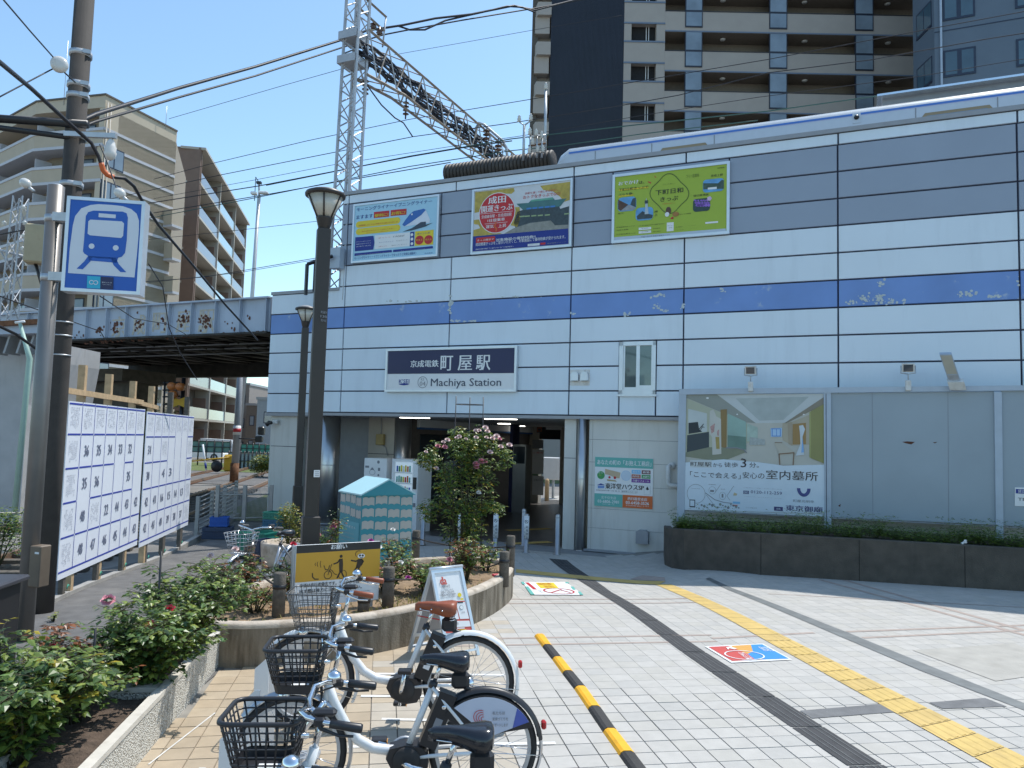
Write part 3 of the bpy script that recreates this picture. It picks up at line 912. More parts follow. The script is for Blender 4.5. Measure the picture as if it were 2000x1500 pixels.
# surveillance camera at the left pier
mb=MB();c=FP.P(533,824,SB)
mb.bbox(c+EX*.1,(.16,.12,.12),m_whitew,.02);mb.bbox(c+FN*.12-UP*.03,(.14,.12,.1),m_black,.03);mb.cyl(c+FN*.15-EX*.1-UP*.1,c+FN*.12,.055,m_black,10)
mb.build("surveillance_camera",st)
mb=MB()
for a,b in():
 p=FP.w(fu(a,812,-1.2),vs_-.012,-1.2);q=FP.w(fu(b,815,-1.2),vs_-.012,-1.2)
 mb.obox(p,q-p,UP*.01,FN*.18,m_paper)
mb.build("ceiling_and_fill_light",st)
m_tube_fill=bpy.data.materials.new("fluorescent_and_fill");m_tube_fill.use_nodes=True;_b=m_tube_fill.node_tree.nodes["Principled BSDF"];_b.inputs["Emission Color"].default_value=(1,.96,.88,1);_b.inputs["Emission Strength"].default_value=3.5
for a,d in((810,.8),(978,.8),(985,6.0),(1015,9.4)):  # near pair are ceiling lights; deep pair added to brighten passage and fascia
 mb=MB();u=fu(a,815,-d);w_=.42 if d<1 else .2;fbox(mb,u-w_,u+w_,vs_-.03,vs_-.012,-d-.07,-d+.07,m_tube_fill);mb.build("ceiling_and_fill_light",st)
 # ---------------------------------------------------------------- signs on the facade
def framed_sign(name,label,corners,depth=.09,fw=.055,mat=None,group=None,plane=FP,back=0.012):
 """aluminium framed board from four picture corners (TL, TR, BR, BL) lying on the plane"""
 q=[plane.hit(*c,depth)for c in corners]
 u0=(q[0][0]+q[3][0])/2;u1=(q[1][0]+q[2][0])/2;vb=(q[2][1]+q[3][1])/2;vt_=(q[0][1]+q[1][1])/2
 t=thing(name,label,"sign",plane.w((u0+u1)/2,vb,0),group)
 mb=MB()
 mb.obox(plane.w(u0+.01,vb+.01,back),plane.ex*(u1-u0-.02),plane.ey*(vt_-vb-.02),plane.n*(depth-.02-back),mat or m_paper)
 mb.build("board",t)
 mb=MB()
 for a,b,c,d in((u0,u1,vb,vb+fw),(u0,u1,vt_-fw,vt_),(u0,u0+fw,vb+fw,vt_-fw),(u1-fw,u1,vb+fw,vt_-fw)):
  mb.obox(plane.w(a,c,back),plane.ex*(b-a),plane.ey*(d-c),plane.n*(depth-back),m_alu)
 mb.build("frame",t)
 return t,depth-.018,(u0,u1,vb,vt_)
 # 1 light blue liner poster
m_lb=M("poster_sky_blue",(.36,.60,.74),rough=.4,var=.02)
t,o,_=framed_sign("billboard","light blue framed train poster high on the facade",[(691,399),(859,379),(853,499),(684,515)],mat=m_lb,fw=.05)
s=Sign(FP,o,t,(680,370,10));s.sk=.108
s.text(170,340,1640,350,"モーニングライナーイブニングライナー",m_inkb,1,bold=.012)
s.txt[-1]=s.txt[-1][:1]+(s.uv(170,432)[1],s.uv(1640,222)[0],s.uv(170,360)[1])+s.txt[-1][4:]
s.text(165,485,480,575,"ますます",m_inkb,1,bold=.02)
s.poly([(505,442),(805,412),(800,530),(500,560)],m_red);s.text(525,462,785,540,"便利に!",m_yel,3,bold=.03)
s.poly([(832,405),(1142,375),(1138,492),(828,522)],m_red);s.text(850,420,1115,500,"お得に!",m_yel,3,bold=.03)
for y0_,y1_ in((630,745),(770,888)):
 s.rrect(155,y0_,1015,y1_-80,m_yel,1);
s.text(205,650,970,690,"会員登録しなくてもご利用できる様になりました!",m_red,2);s.text(270,778,870,805,"乗れば乗るほどポイントが貯まります!",m_red,2);s.text(360,815,800,838,"貯めたポイントが使えます!",m_red,2)
s.poly([(140,935),(495,905),(515,1040),(490,1175),(130,1210)],m_inkb)
for i,b in enumerate(("ポケットレスサービスの","会員の方はサービスで","おなじみの")):s.text(160,1000+45*i,440,1030+45*i,b,m_paper,2)
s.poly([(525,900),(1210,835),(1200,1105),(515,1170)],m_paper)
s.text(590,925,830,955,"ポイント",m_red,2);s.text(875,895,1105,935,"T-POINT",m_ink,2);s.text(600,1010,890,1040,"ネットポイント",m_inkb,2);s.text(945,975,1160,1010,"Pontaポイント",m_inkg,2);s.text(600,1095,760,1125,"dポイント",m_red,2);s.text(850,1065,1150,1100,"楽天スーパーポイント",m_inkg,2)
s.poly([(1215,832),(1295,825),(1285,1105),(1203,1113)],m_inkb)
for y in(885,970,1060):s.circ(1247,y,26,m_paper,2)
s.poly([(1310,820),(1672,785),(1660,1075),(1298,1105)],m_yel);s.text(1350,835,1600,880,"ポイントが",m_inkb,2,bold=.02)
for x in(1393,1570):
 s.circ(x,990-(x-1393)*.05,82,m_red,2,ry=88)
s.text(1330,965,1450,1010,"貯まる",m_yel,3);s.text(1510,955,1630,1000,"使える",m_yel,3)
pass
s.poly([(125,1250),(850,1180),(858,1225),(125,1300)],m_inkb,2);s.poly([(880,1180),(1655,1105),(1660,1150),(880,1225)],m_inkb,2)
s.text(155,1255,820,1262,"全席座席指定 指定券発売当日まで購入可能",m_paper,3);s.text(1030,1175,1500,1182,"乗車日の1ヶ月前よりご購入可能",m_paper,3)
s.text(120,1330,1330,1300,"モーニングライナー・イブニングライナーでゆったりと快適な通勤を!",m_inkb,1)
s.txt[-1]=s.txt[-1][:1]+(s.uv(120,1372)[1],s.uv(1330,1262)[0],s.uv(120,1318)[1])+s.txt[-1][4:]
s.text(1490,1228,1650,1258,"京成電鉄",m_inkb,1)
# picture of the train nose
m_tw=M("print_train_white",(.66,.70,.78),rough=.5,var=.03)
s.poly([(1060,690),(1200,500),(1270,430),(1440,380),(1510,385),(1600,590),(1590,650),(1250,700),(1100,725)],m_tw,1)
s.poly([(1060,690),(1110,610),(1200,490),(1280,425),(1480,375),(1520,400),(1430,500),(1230,640),(1100,722)],M("print_train_blue",(.03,.13,.42),rough=.4,var=.1),2)
s.poly([(1060,830),(1250,755),(1420,640),(1520,630),(1520,690),(1660,650),(1500,730),(1250,800)],M("print_dark",(.04,.06,.09),rough=.5,var=.1),3)
s.circ(1250,488,16,m_paper,4)
# 2 temple ticket poster
m_gold=M("poster_gold",(.44,.33,.06),rough=.45,var=.25,vs=9)
t,o,_=framed_sign("billboard","framed facade poster with a red disc and a green temple roof",[(923,370),(1119,347),(1115,481),(918,497)],mat=M("poster_pale",(.60,.62,.64),rough=.4,var=.06),fw=.05)
s=Sign(FP,o,t,(900,340,8.6957));s.sk=.108
s.poly([(245,310),(900,235),(915,290),(860,335),(760,330),(400,560),(330,640),(235,660)],m_gold)
s.poly([(225,780),(400,760),(500,940),(700,1010),(600,1025),(215,1060),(218,950),(330,920),(300,860),(224,850)],m_gold)
s.poly([(1350,200),(1858,130),(1850,440),(1760,470),(1680,380),(1560,290),(1400,270)],m_gold)
s.poly([(910,560),(1000,560),(1010,760),(960,900),(850,870),(880,600)],m_gold)
s.circ(615,660,312,m_paper,2,ry=345);s.circ(615,660,300,m_red,3,ry=333)
s.text(475,360,765,515,"成田",m_paper,4,bold=.025);s.text(355,510,880,650,"開運きっぷ",m_paper,4,bold=.025)
s.text(355,670,865,745,"京成線各駅・京成成田駅",m_paper,4,bold=.01);s.text(460,745,750,815,"1往復乗車",m_paper,4,bold=.015);s.text(430,855,560,930,"運気",m_paper,4,bold=.015);s.text(640,840,775,915,"上昇",m_paper,4,bold=.015)
s.line([(335,680),(885,630)],5,m_paper,4);s.line([(410,850),(795,815)],5,m_paper,4)
s.line([(600,830),(575,890),(610,930),(600,970)],22,m_orange,4)
s.text(1095,280,1650,320,"四季を通して楽しめる成田へ",m_red,2);s.text(1060,330,1690,395,"おトクなきっぷでGO!",m_red,2,bold=.01)
m_tr=M("print_roof_green",(.06,.17,.17),rough=.5,var=.15);m_tr2=M("print_roof_light",(.12,.36,.26),rough=.5,var=.1);m_tb=M("print_timber_dark",(.045,.065,.075),rough=.5,var=.3,vs=14)
s.poly([(945,505),(1150,490),(1200,440),(1560,395),(1600,440),(1800,412),(1690,550),(1060,612)],m_tr,2);s.poly([(1200,440),(1560,395),(1575,430),(1185,470)],m_tr2,3)
s.poly([(1080,600),(1670,545),(1690,590),(1840,545),(1830,860),(1500,900),(930,920),(900,830),(960,640)],m_tb,1)
for x in(1120,1220,1325,1430,1525):s.rect(x,578-(x-1120)*.09,x+80,598-(x-1120)*.09,M("print_blue",(.05,.20,.50),rough=.5,var=0),4)
for x in(1000,1090,1200,1310,1430,1760):s.rect(x,715-(x-1000)*.06,x+85,728-(x-1000)*.06,M("print_lime",(.30,.40,.20),rough=.5,var=0),4)
s.poly([(900,920),(1180,830),(1530,790),(1600,870),(1830,860),(1828,925),(740,1010)],M("print_stair",(.26,.26,.23),rough=.5,var=.2,vs=12),2)
s.poly([(213,1060),(1826,925),(1830,1185),(203,1315)],m_inkb,3)
s.rrect(262,1085,585,1150,m_red,4,.2);s.text(285,1095,565,1140,"きっぷ提示で",m_paper,5,bold=.015);s.text(600,1055,1270,1130,"対象施設の優待特典!!",m_paper,5,bold=.02)
s.text(255,1175,1780,1128,"成田開運きっぷをご提示いただくと、対象施設にて優待特典が受けられます。",m_paper,5,bold=.01)
s.txt[-1]=s.txt[-1][:1]+(s.uv(255,1228)[1],s.uv(1780,1080)[0],s.uv(255,1172)[1])+s.txt[-1][4:]
s.rect(1140,1190,1340,1212,m_paper,4);s.rect(1355,1168,1440,1195,m_red,4);s.text(1155,1192,1325,1210,"京成成田キャンペーン",m_inkb,5);s.text(1470,1150,1790,1185,"京成電鉄グループ",m_inkg,5)
s.text(255,1260,900,1250,"特典の内容は施設により異なります 詳しくは駅係員まで",m_paper,5)
# 3 lime downtown ticket poster
m_lime=M("poster_lime",(.33,.44,.035),rough=.4,var=.02)
t,o,_=framed_sign("billboard","lime green framed poster high on the facade",[(1196,341),(1427,314),(1423,457),(1194,474)],mat=m_lime,fw=.06)
s=Sign(FP,o,t,(1190,310,8));s.sk=.108
s.poly([(75,1228),(1818,1090),(1830,1155),(72,1290)],M("poster_grey",(.45,.52,.60),rough=.4,var=0))
s.text(145,340,455,410,"おでかけ",m_paper,2,bold=.035);s.text(465,345,545,395,"は、",m_ink,2,bold=.02)
s.text(150,440,610,490,"下町日和きっぷで",m_ink,3,bold=.012);s.text(145,530,380,580,"ぶらり旅。",m_ink,3,bold=.012)
s.poly([(150,482),(610,435),(610,458),(150,505)],m_yel,2);s.poly([(145,578),(380,553),(380,572),(145,598)],m_yel,2)
m_olv=M("ink_olive",(.10,.15,.02),rough=.5,var=0)
pts=[]
for k in range(49):
 a=2*math.pi*k/48;r=1+.10*math.cos(4*a)
 pts.append((940+290*r*math.cos(a)/1.05,545-290*r*math.sin(a)*.98))
s.line(pts,13,m_olv,2)
s.text(725,460,1155,560,"下町日和",m_ink,3,bold=.012);s.text(800,580,1075,670,"きっぷ",m_ink,3,bold=.012)
s.text(835,385,1030,405,"ぷらっと楽しい",m_olv,3);s.text(830,690,1030,710,"京成電鉄の企画きっぷ",m_orange,3)
s.poly([(700,260),(735,290),(720,300)],m_red,2);s.poly([(600,352),(655,370),(650,390),(610,370)],m_red,2)
m_psky=M("print_sky",(.12,.33,.60),rough=.5,var=.25,vs=8);m_pst=M("print_street",(.30,.31,.32),rough=.5,var=.2,vs=15);m_pbr=M("print_brown",(.10,.05,.03),rough=.5,var=.3,vs=15)
s.rrect(135,615,420,805,m_psky,2,.3);s.poly([(140,640),(300,720),(180,815),(140,790)],m_pbr,3);s.poly([(180,815),(310,720),(410,760),(390,800)],m_pst,3);s.poly([(330,720),(365,625),(415,610),(415,760)],m_tb,3)
s.rrect(415,775,685,950,m_psky,2,.3);s.poly([(430,900),(520,820),(600,860),(680,880),(670,930),(440,950)],m_tb,3);s.poly([(555,870),(565,700),(580,610),(600,700),(615,865)],M("print_tower",(.42,.50,.55),rough=.5,var=0),4);s.rect(555,655,605,700,m_tb,5)
s.rrect(1465,335,1790,500,m_psky,2,.25);s.poly([(1470,385),(1700,385),(1760,330),(1790,340),(1790,470),(1470,480)],M("print_wood_green",(.05,.09,.07),rough=.5,var=.3,vs=15),3);s.poly([(1540,455),(1680,440),(1680,475),(1540,485)],m_paper,4)
s.rrect(1310,635,1575,810,M("print_leaf",(.03,.06,.06),rough=.5,var=.3,vs=15),2,.25)
for k in range(26):s.circ(1335+(k*61)%225,650+(k*37)%110,14+k%3*5,M("print_iris",(.26,.13,.52),rough=.5,var=.3,vs=20),3,n=9)
s.circ(1565,625,40,M("print_pink",(.62,.45,.62),rough=.5,var=0),4,ry=40,n=5)
s.text(1590,235,1775,285,"京成上野",m_ink,2);s.text(1315,550,1550,590,"堀切菖蒲園",m_ink,2);s.text(135,840,225,870,"柴又",m_ink,2);s.text(705,810,755,895,"押上",m_ink,2,vert=True);s.text(1205,235,1400,300,"フリー区間内",m_olv,2)
s.circ(925,815,42,m_pbr,4,ry=62);s.circ(905,872,34,m_paper,5,ry=36);s.circ(1040,868,52,M("print_cracker",(.36,.17,.04),rough=.5,var=.2),4,ry=36);s.poly([(950,935),(990,905),(1010,925),(985,948)],m_red,4)
s.text(1110,850,1275,875,"おトクな特典",m_ink,2);s.text(110,1050,400,1075,"京成線都内エリアが",m_ink,2);s.text(110,1100,300,1125,"1日乗り放題!",m_ink,2);s.text(110,1160,410,1190,"の下町日和きっぷ",m_ink,2)
s.text(460,1040,870,1025,"この一枚で下町めぐりをもっとお楽しみください",m_ink,2)
for y in(1075,1130):s.poly([(460,y+5),(655,y-10),(655,y+28),(460,y+43)],m_paper,2);s.text(505,y+3,610,y+22,"発売期間",m_inkg,3)
s.poly([(900,1000),(1008,992),(1005,1128),(898,1138)],m_paper,2);s.text(915,1035,990,1055,"きっぷの",m_inkg,3);s.text(930,1070,985,1090,"内容",m_inkg,3)
for i,x in enumerate((680,1035,1240)):s.text(x,1080-i*20,x+110,1098-i*25,"京成電鉄",m_ink,2);s.text(x,1128-i*20,x+130,1144-i*25,"各駅で発売中",m_ink,2)
s.poly([(1500,992),(1700,975),(1700,1002),(1500,1018)],m_paper,2);s.text(1690,130,1800,155,"京成電鉄",m_ink,2);s.text(500,1215,950,1195,"お問い合わせ 京成お客様ダイヤル",m_inkg,3)
# station name board
t,o,ext=framed_sign("station_name_board","dark blue and white station name board above the entrance",[(754,682),(1010,674),(1007,764),(750,766)],mat=m_paper,fw=.055,depth=.12)
t['category']="station sign"
s=Sign(FP,o,t,(500,350,3.3333))
s.poly([(862,1110),(1684,1092),(1680,1262),(857,1268)],m_navy)
s.text(1008,1180,1188,1222,"京成電鉄",m_paper,2,bold=.03);s.text(1205,1150,1280,1246,"町",m_paper,2,bold=.02);s.text(1318,1148,1405,1244,"屋",m_paper,2,bold=.02);s.text(1436,1146,1524,1242,"駅",m_paper,2,bold=.02)
s.text(1140,1298,1595,1362,"Machiya Station",M("ink_slate",(.045,.06,.10),rough=.5,var=0),2,bold=.006)
s.ring(1085,1322,32,3,m_inkg,2,ry=38);s.text(1075,1296,1095,1311,"KS",m_inkg,2);s.text(1067,1317,1103,1345,"04",m_inkg,2)
s.text(932,1302,998,1328,"K'SEI",m_inkb,2);s.poly([(928,1333),(965,1328),(1000,1332),(990,1338),(965,1342),(940,1339)],m_inkb,2)
# builder's advertisement on the ground floor wall
pl=FP.shifted(-.1)
q=[pl.hit(*c)for c in((1163,893),(1276,895.5),(1275,994),(1161.5,988))]
ua=(q[0][0]+q[3][0])/2;ub=(q[1][0]+q[2][0])/2;ya=(q[2][1]+q[3][1])/2;yb=(q[0][1]+q[1][1])/2
t=thing("advertisement_board","small teal white and orange advertisement board on the cream wall right of the entrance","advertisement",pl.w((ua+ub)/2,ya,0))
mb=MB();mb.obox(pl.w(ua,ya,.002),pl.ex*(ub-ua),UP*(yb-ya),pl.n*.02,m_paper);mb.build("board",t)
s=Sign(pl,.023,t,(1140,870,10));U=lambda f:ua+f*(ub-ua);Y=lambda f:yb-f*(yb-ya)
def R(f0,g0,f1,g1,mat,lay=1):
 s.mb.quad(pl.w(U(f0),Y(g1),s.o(lay)),pl.w(U(f1),Y(g1),s.o(lay)),pl.w(U(f1),Y(g0),s.o(lay)),pl.w(U(f0),Y(g0),s.o(lay)),mat)
def X(f0,g0,f1,g1,b,mat,lay=2,bold=0.0):s.tuv(U(f0),Y(g1),U(f1),Y(g0),b,mat,lay,bold)
R(0,0,1,.2,m_teal);R(0,.745,.493,1,m_teal);R(.493,.745,1,1,m_orange)
X(.04,.05,.97,.155,"あなたの町の「お抱え工務店」",m_paper,bold=.025)
X(.12,.79,.38,.85,"北千住支店",m_paper);X(.06,.87,.43,.93,"03-6806-2981",m_paper,bold=.02);X(.58,.785,.91,.845,"西日暮里支店",m_paper,bold=.03);X(.55,.865,.94,.925,"03-6458-3526",m_paper,bold=.03)
X(.14,.945,.35,.965,"足立区千住東一丁目",m_paper);X(.55,.94,.94,.965,"荒川区西日暮里 電話はこちらまで",m_paper)
R(.64,.235,.795,.31,M("ink_sky",(.18,.50,.78),rough=.5,var=0));R(.81,.235,.96,.31,M("ink_maroon",(.16,.04,.04),rough=.5,var=0));R(.64,.325,.795,.4,M("ink_brick",(.42,.10,.05),rough=.5,var=0));R(.81,.325,.96,.4,m_green);R(.64,.41,.96,.485,M("ink_purple",(.17,.035,.28),rough=.5,var=0))
for f,gg,b in((.66,.25,"雨もり"),(.83,.25,"新築"),(.66,.34,"内外装"),(.83,.34,"水廻り")):X(f,gg,f+.115,gg+.045,b,m_paper,3,.02)
X(.66,.425,.94,.47,"介護リフォーム",m_paper,3,.02)
X(.19,.525,.85,.64,"東洋堂ハウスSP",m_ink,2,.03);X(.03,.665,.44,.69,"東京都足立区千住東一丁目一番一号",m_ink);R(.47,.655,.74,.70,m_inkg);R(.473,.658,.737,.697,m_paper,2);X(.48,.665,.73,.69,"東洋堂リフォーム",m_ink,3)
s.circ(338,580,74,m_green,1);X(.055,.31,.135,.335,"建築・外構",m_paper,3);X(.075,.355,.115,.39,"ヤジ",m_yel,3)
s.poly([(420,455),(720,530),(700,645),(600,625),(500,580),(415,560)],M("print_sand",(.52,.40,.26),rough=.5,var=.1));s.circ(505,622,22,m_red,2);s.circ(610,630,26,m_red,2);s.poly([(455,660),(620,680),(650,708),(460,690)],M("print_sand2",(.42,.33,.16),rough=.5,var=.1),2)
s.circ(828,590,98,M("print_iceball",(.42,.55,.70),rough=.5,var=.1),1);s.circ(830,590,88,M("print_iceball2",(.55,.64,.73),rough=.5,var=.05),2)
s.poly([(258,775),(335,740),(420,775)],m_inkb,1);s.poly([(275,785),(405,785),(400,835),(275,838)],M("print_house",(.16,.28,.56),rough=.5,var=0),1)
R(.855,.54,.96,.72,m_inkg,1);R(.858,.543,.957,.717,m_paper,2);s.poly([(1215,850),(1245,800),(1262,830),(1280,860),(1240,875)],m_ink,3)
# ---------------------------------------------------------------- advertising hoarding above the right planter
BP=FP.shifted(.5)
m_frame=M("hoarding_frame_grey",(.40,.46,.53),rough=.5,var=.05,metal=.1)
m_hpan=M("hoarding_panel_grey",(.31,.365,.405),rough=.6,var=.05,vs=1.5,stain=.12,scol=(.33,.37,.40),ss=.8,sth=.5)
m_adpap=M("advert_white",(.60,.68,.75),rough=.45,var=.02)
hb=thing("hoarding","long grey framed hoarding on posts over the dark concrete planter","hoarding",V((BP.P(1337,996).x,BP.P(1337,996).y,.6)))
def quadpan(c,d0,d1,mat,nm,par):
 mb=MB();q=[BP.P(*p)for p in c]
 if d1>d0:q=[p+BP.n*d0 for p in q]
 mb.prism(q,BP.n*(d1-d0),mat)
 return mb.build(nm,par)
ADC=[(1341,771),(1609,769),(1610,1009),(1338,996)]
ad=quadpan(ADC,-.03,0,m_adpap,"advert_panel",hb)
quadpan([(1623,768),(1941,764.5),(1945,1025),(1624,1010)],-.03,0,m_hpan,"blank_panel",hb)
quadpan([(1955,763.5),(2075,762),(2080,1034),(1958,1026)],-.03,0,m_hpan,"blank_panel",hb)
quadpan([(1327,760),(2080,752),(2080,762),(1327,771)],-.04,.05,m_frame,"top_rail",hb)
for a,b,a2,b2,yb_ in((1327,1341,1322,1337,1035),(1609,1623,1610.5,1624,1036),(1941,1956,1945,1959.5,1056)):
 quadpan([(a,766),(b,766),(b2,yb_),(a2,yb_)],-.045,.04,m_frame,"post",hb)
quadpan([(1613,769),(1614,769),(1615,1036),(1614,1036)],.04,.046,m_joint,"seam",hb)
quadpan([(1338,996),(2080,1034),(2080,1036),(1338,998)],-.05,.01,m_trim,"bottom_rail",hb)
mb=MB()
for x in(1703,1851):
 q=[BP.P(x,767,.002),BP.P(x+.8,767,.002),BP.P(x+2.3,1018,.002),BP.P(x+1.5,1018,.002)];mb.poly(q[::-1],M("seam_grey",(.20,.21,.235),rough=.6,var=0))
m_rs=M("rust_stain",(.10,.035,.02),rough=.8,var=.4,vs=40)
for c in([(1762,863),(1772,862),(1787,863),(1780,868),(1770,866)],[(1822,864),(1831,863),(1826,866)],[(1637,988),(1642,984),(1641,990)]):
 mb.poly([BP.P(*p,.003)for p in c][::-1],m_rs)
mb.build("rust_mark",hb)
# the indoor cemetery advertisement
s=Sign(BP,.003,ad,(1330,760,6.0))
PC=lambda n,c,v=.06,vs=3.0:M("print_"+n,c,rough=.5,var=v,vs=vs)
s.poly([(58,62),(1672,52),(1678,890),(1200,900),(900,860),(500,830),(45,870)],PC("floor_cream",(.47,.46,.41)))
s.poly([(58,62),(420,60),(880,400),(760,390),(58,100)],PC("ceiling_grey",(.27,.285,.255)),2)
s.poly([(420,62),(1672,52),(1672,95),(1230,395),(880,400)],PC("ceiling_white",(.50,.53,.53)),2)
s.poly([(640,110),(1500,90),(1200,360),(920,370)],PC("mural",(.38,.42,.41),.12,4),3)
s.poly([(1672,95),(1672,180),(1240,400),(1210,400)],PC("beam_brown",(.24,.21,.16)),3)
s.poly([(58,105),(760,395),(900,470),(900,600),(545,690),(330,680),(45,745)],PC("wall_cream",(.43,.44,.33)),3)
s.poly([(85,230),(305,285),(305,500),(85,520)],PC("alcove",(.50,.54,.53)),4)
s.poly([(75,540),(330,500),(330,680),(70,740)],PC("counter",(.04,.055,.065)),4);s.poly([(90,395),(200,385),(215,470),(250,500),(90,525)],PC("stone_black",(.02,.028,.035),.2),5);s.line([(215,470),(265,410)],9,m_ink,5);s.line([(230,480),(255,440),(275,450)],7,m_ink,5)
s.poly([(465,240),(540,235),(535,690),(470,680)],PC("post_wood",(.25,.165,.06)),5)
s.poly([(548,285),(765,385),(765,710),(690,690),(548,690)],PC("glass_green",(.28,.42,.37),.15),5);s.poly([(548,540),(765,560),(765,712),(690,690),(548,690)],PC("glass_green2",(.14,.24,.20),.2),6)
s.poly([(45,745),(330,680),(700,690),(770,735),(480,850),(45,790)],PC("carpet",(.22,.23,.16),.12),4)
s.line([(530,688),(660,688),(740,712),(768,745)],14,m_inkg,7)
s.poly([(775,400),(900,450),(900,600),(775,615)],PC("glass_pale",(.36,.46,.40),.2,8),4)
s.poly([(810,560),(985,590),(985,655),(805,655)],PC("sofa_grey",(.36,.39,.38),.2,20),6)
s.poly([(340,255),(385,240),(415,320),(470,350),(475,760),(370,770),(365,560),(330,520)],PC("kimono_pale",(.52,.51,.46),.08),6);s.poly([(345,440),(400,400),(390,500),(360,520)],PC("flower_pink",(.46,.27,.25),.3,30),7);s.poly([(425,490),(450,470),(445,550),(425,545)],PC("flower_pink",(0,0,0)),7);s.poly([(405,560),(450,560),(455,700),(415,700)],PC("obi_gold",(.35,.26,.08),.2),7)
s.poly([(1050,460),(1185,455),(1180,560),(1055,560)],PC("window_blue",(.38,.56,.76)),5);s.line([(1060,465),(1165,465),(1165,550),(1070,550),(1070,465)],9,PC("blue_line",(.10,.24,.60),0),6);s.line([(1120,465),(1120,550)],6,PC("blue_line",(0,0,0)),6)
s.poly([(1190,400),(1310,380),(1505,300),(1505,650),(1310,660),(1190,600)],PC("wall_right",(.42,.37,.28)),3);s.poly([(1250,395),(1305,385),(1305,665),(1260,640)],PC("door_wood",(.36,.30,.22)),5);s.poly([(1310,410),(1465,395),(1465,645),(1310,650)],PC("door_brown",(.33,.20,.07)),5)
s.poly([(1505,270),(1675,175),(1675,870),(1505,800)],PC("lattice_lime",(.34,.34,.13)),5)
for k in range(12):s.line([(1530+12.3*k,250-6.4*k),(1530+12.3*k,815+4.5*k)],4,PC("lattice_dark",(.20,.17,.06),0),6)
s.poly([(1385,430),(1430,420),(1455,470),(1425,560),(1445,770),(1345,780),(1400,640),(1395,520)],PC("figure_white",(.55,.60,.63)),7);s.poly([(1425,570),(1442,740),(1410,745)],PC("figure_blue",(.20,.40,.70),0),8)
s.poly([(1095,630),(1190,628),(1330,740),(1320,750),(1150,755)],PC("bench_top",(.46,.43,.36)),7);s.line([(1150,760),(1325,745),(1315,895),(1160,895),(1150,760)],12,PC("bench_leg",(.20,.12,.07),0),8);s.rect(1100,622,1190,632,PC("bench_leg",(0,0,0)),8)
s.circ(312,105,16,m_paper,5,ry=10);s.circ(660,296,10,m_paper,5,ry=7);s.circ(1440,298,12,m_paper,5,ry=7)
m_txt=M("ink_brownblack",(.035,.025,.03),rough=.5,var=0);m_txb=M("ink_indigo",(.05,.05,.16),rough=.5,var=0)
s.poly([(45,860),(500,822),(900,855),(1200,895),(1678,885),(1682,1455),(45,1412)],m_adpap,9)
s.poly([(110,832),(360,828),(365,920),(110,915)],PC("halo",(.55,.59,.60),0),10)
s.text(115,850,360,910,"町屋駅",m_txt,11,bold=.004);s.text(378,865,485,915,"から",m_txt,11);s.text(510,855,670,918,"徒歩",m_txt,11);s.text(702,812,768,918,"3",m_txt,11);s.text(805,858,915,922,"分。",m_txt,11)
s.text(110,962,700,1055,"「ここで会える」",m_txt,11);s.text(725,968,980,1055,"安心の",m_txt,11);s.text(1000,945,1605,1078,"室内墓所",m_txt,11,bold=.004)
s.ring(180,1225,108,4,m_inkg,11,ry=112)
s.circ(370,1185,42,m_inkg,11,ry=45);s.circ(370,1185,39,m_adpap,12,ry=42);s.rect(345,1180,390,1205,m_inkg,13);s.circ(490,1250,38,m_inkg,11,ry=45);s.circ(490,1250,35,m_adpap,12,ry=42);s.rect(480,1225,500,1270,m_inkg,13)
s.line([(290,1215),(400,1295),(500,1325),(600,1338)],8,m_inkg,11);s.line([(300,1240),(400,1370)],4,m_inkg,11);s.line([(465,1120),(410,1200)],4,m_inkg,11);s.line([(620,1135),(540,1250),(575,1300)],4,m_inkg,11)
s.rect(610,1315,695,1345,PC("map_blue",(.22,.47,.70),0),11);s.rect(605,1352,665,1368,PC("map_red",(.55,.20,.18),0),12);s.poly([(615,1245),(625,1210),(660,1225),(655,1245)],PC("map_sand",(.52,.42,.26),0),11)
s.rect(105,1292,168,1385,m_ink,12);s.rect(112,1302,161,1372,m_adpap,13);s.text(328,1110,410,1125,"町屋駅前",m_inkg,11);s.text(468,1165,520,1180,"荒川区",m_inkg,11);s.text(115,1158,225,1172,"ご見学予約",m_inkg,11)
for k in range(16):s.circ(215+k*31,1395-(k*37%50),10+k%3*4,m_inkg if k%2 else PC("leaf_grey",(.24,.28,.25),0),12,n=5)
s.text(735,1150,1185,1178,"ご見学のご予約・お問い合わせは",m_inkg,11);s.rect(733,1188,798,1228,m_txb,11);s.text(740,1195,790,1222,"OO",m_adpap,12,bold=.03);s.text(820,1185,1185,1238,"0120-112-259",m_txb,11)
s.text(745,1255,1185,1282,"受付時間 午前十時から午後五時まで 年中無休",m_inkg,11);s.text(735,1292,1110,1312,"東京御廟本館 東京都荒川区町屋",m_inkg,11);s.text(735,1322,1140,1345,"東京御廟別館 東京都荒川区町屋",m_inkg,11);s.text(760,1380,890,1400,"ここで会える",m_inkg,11)
s.ring(1440,1165,80,40,M("logo_indigo",(.06,.075,.24),rough=.5,var=.2,vs=6),11,ry=95,a0=178,a1=362)
s.text(1315,1290,1560,1335,"町屋光明寺",m_inkg,11);s.text(1230,1355,1660,1448,"東京御廟",m_txb,11,bold=.02);s.rect(1092,1375,1195,1428,m_txb,11);s.text(1118,1390,1168,1415,"宗教",m_adpap,12)
t=thing("notice_board","small white and blue notice fixed to the right end of the grey hoarding","notice",BP.P(1990,985))
mb=MB();mb.prism([BP.P(1982,952,.001),BP.P(2040,952,.001),BP.P(2040,990,.001),BP.P(1982,988,.001)],BP.n*.012,m_paper);mb.build("board",t)
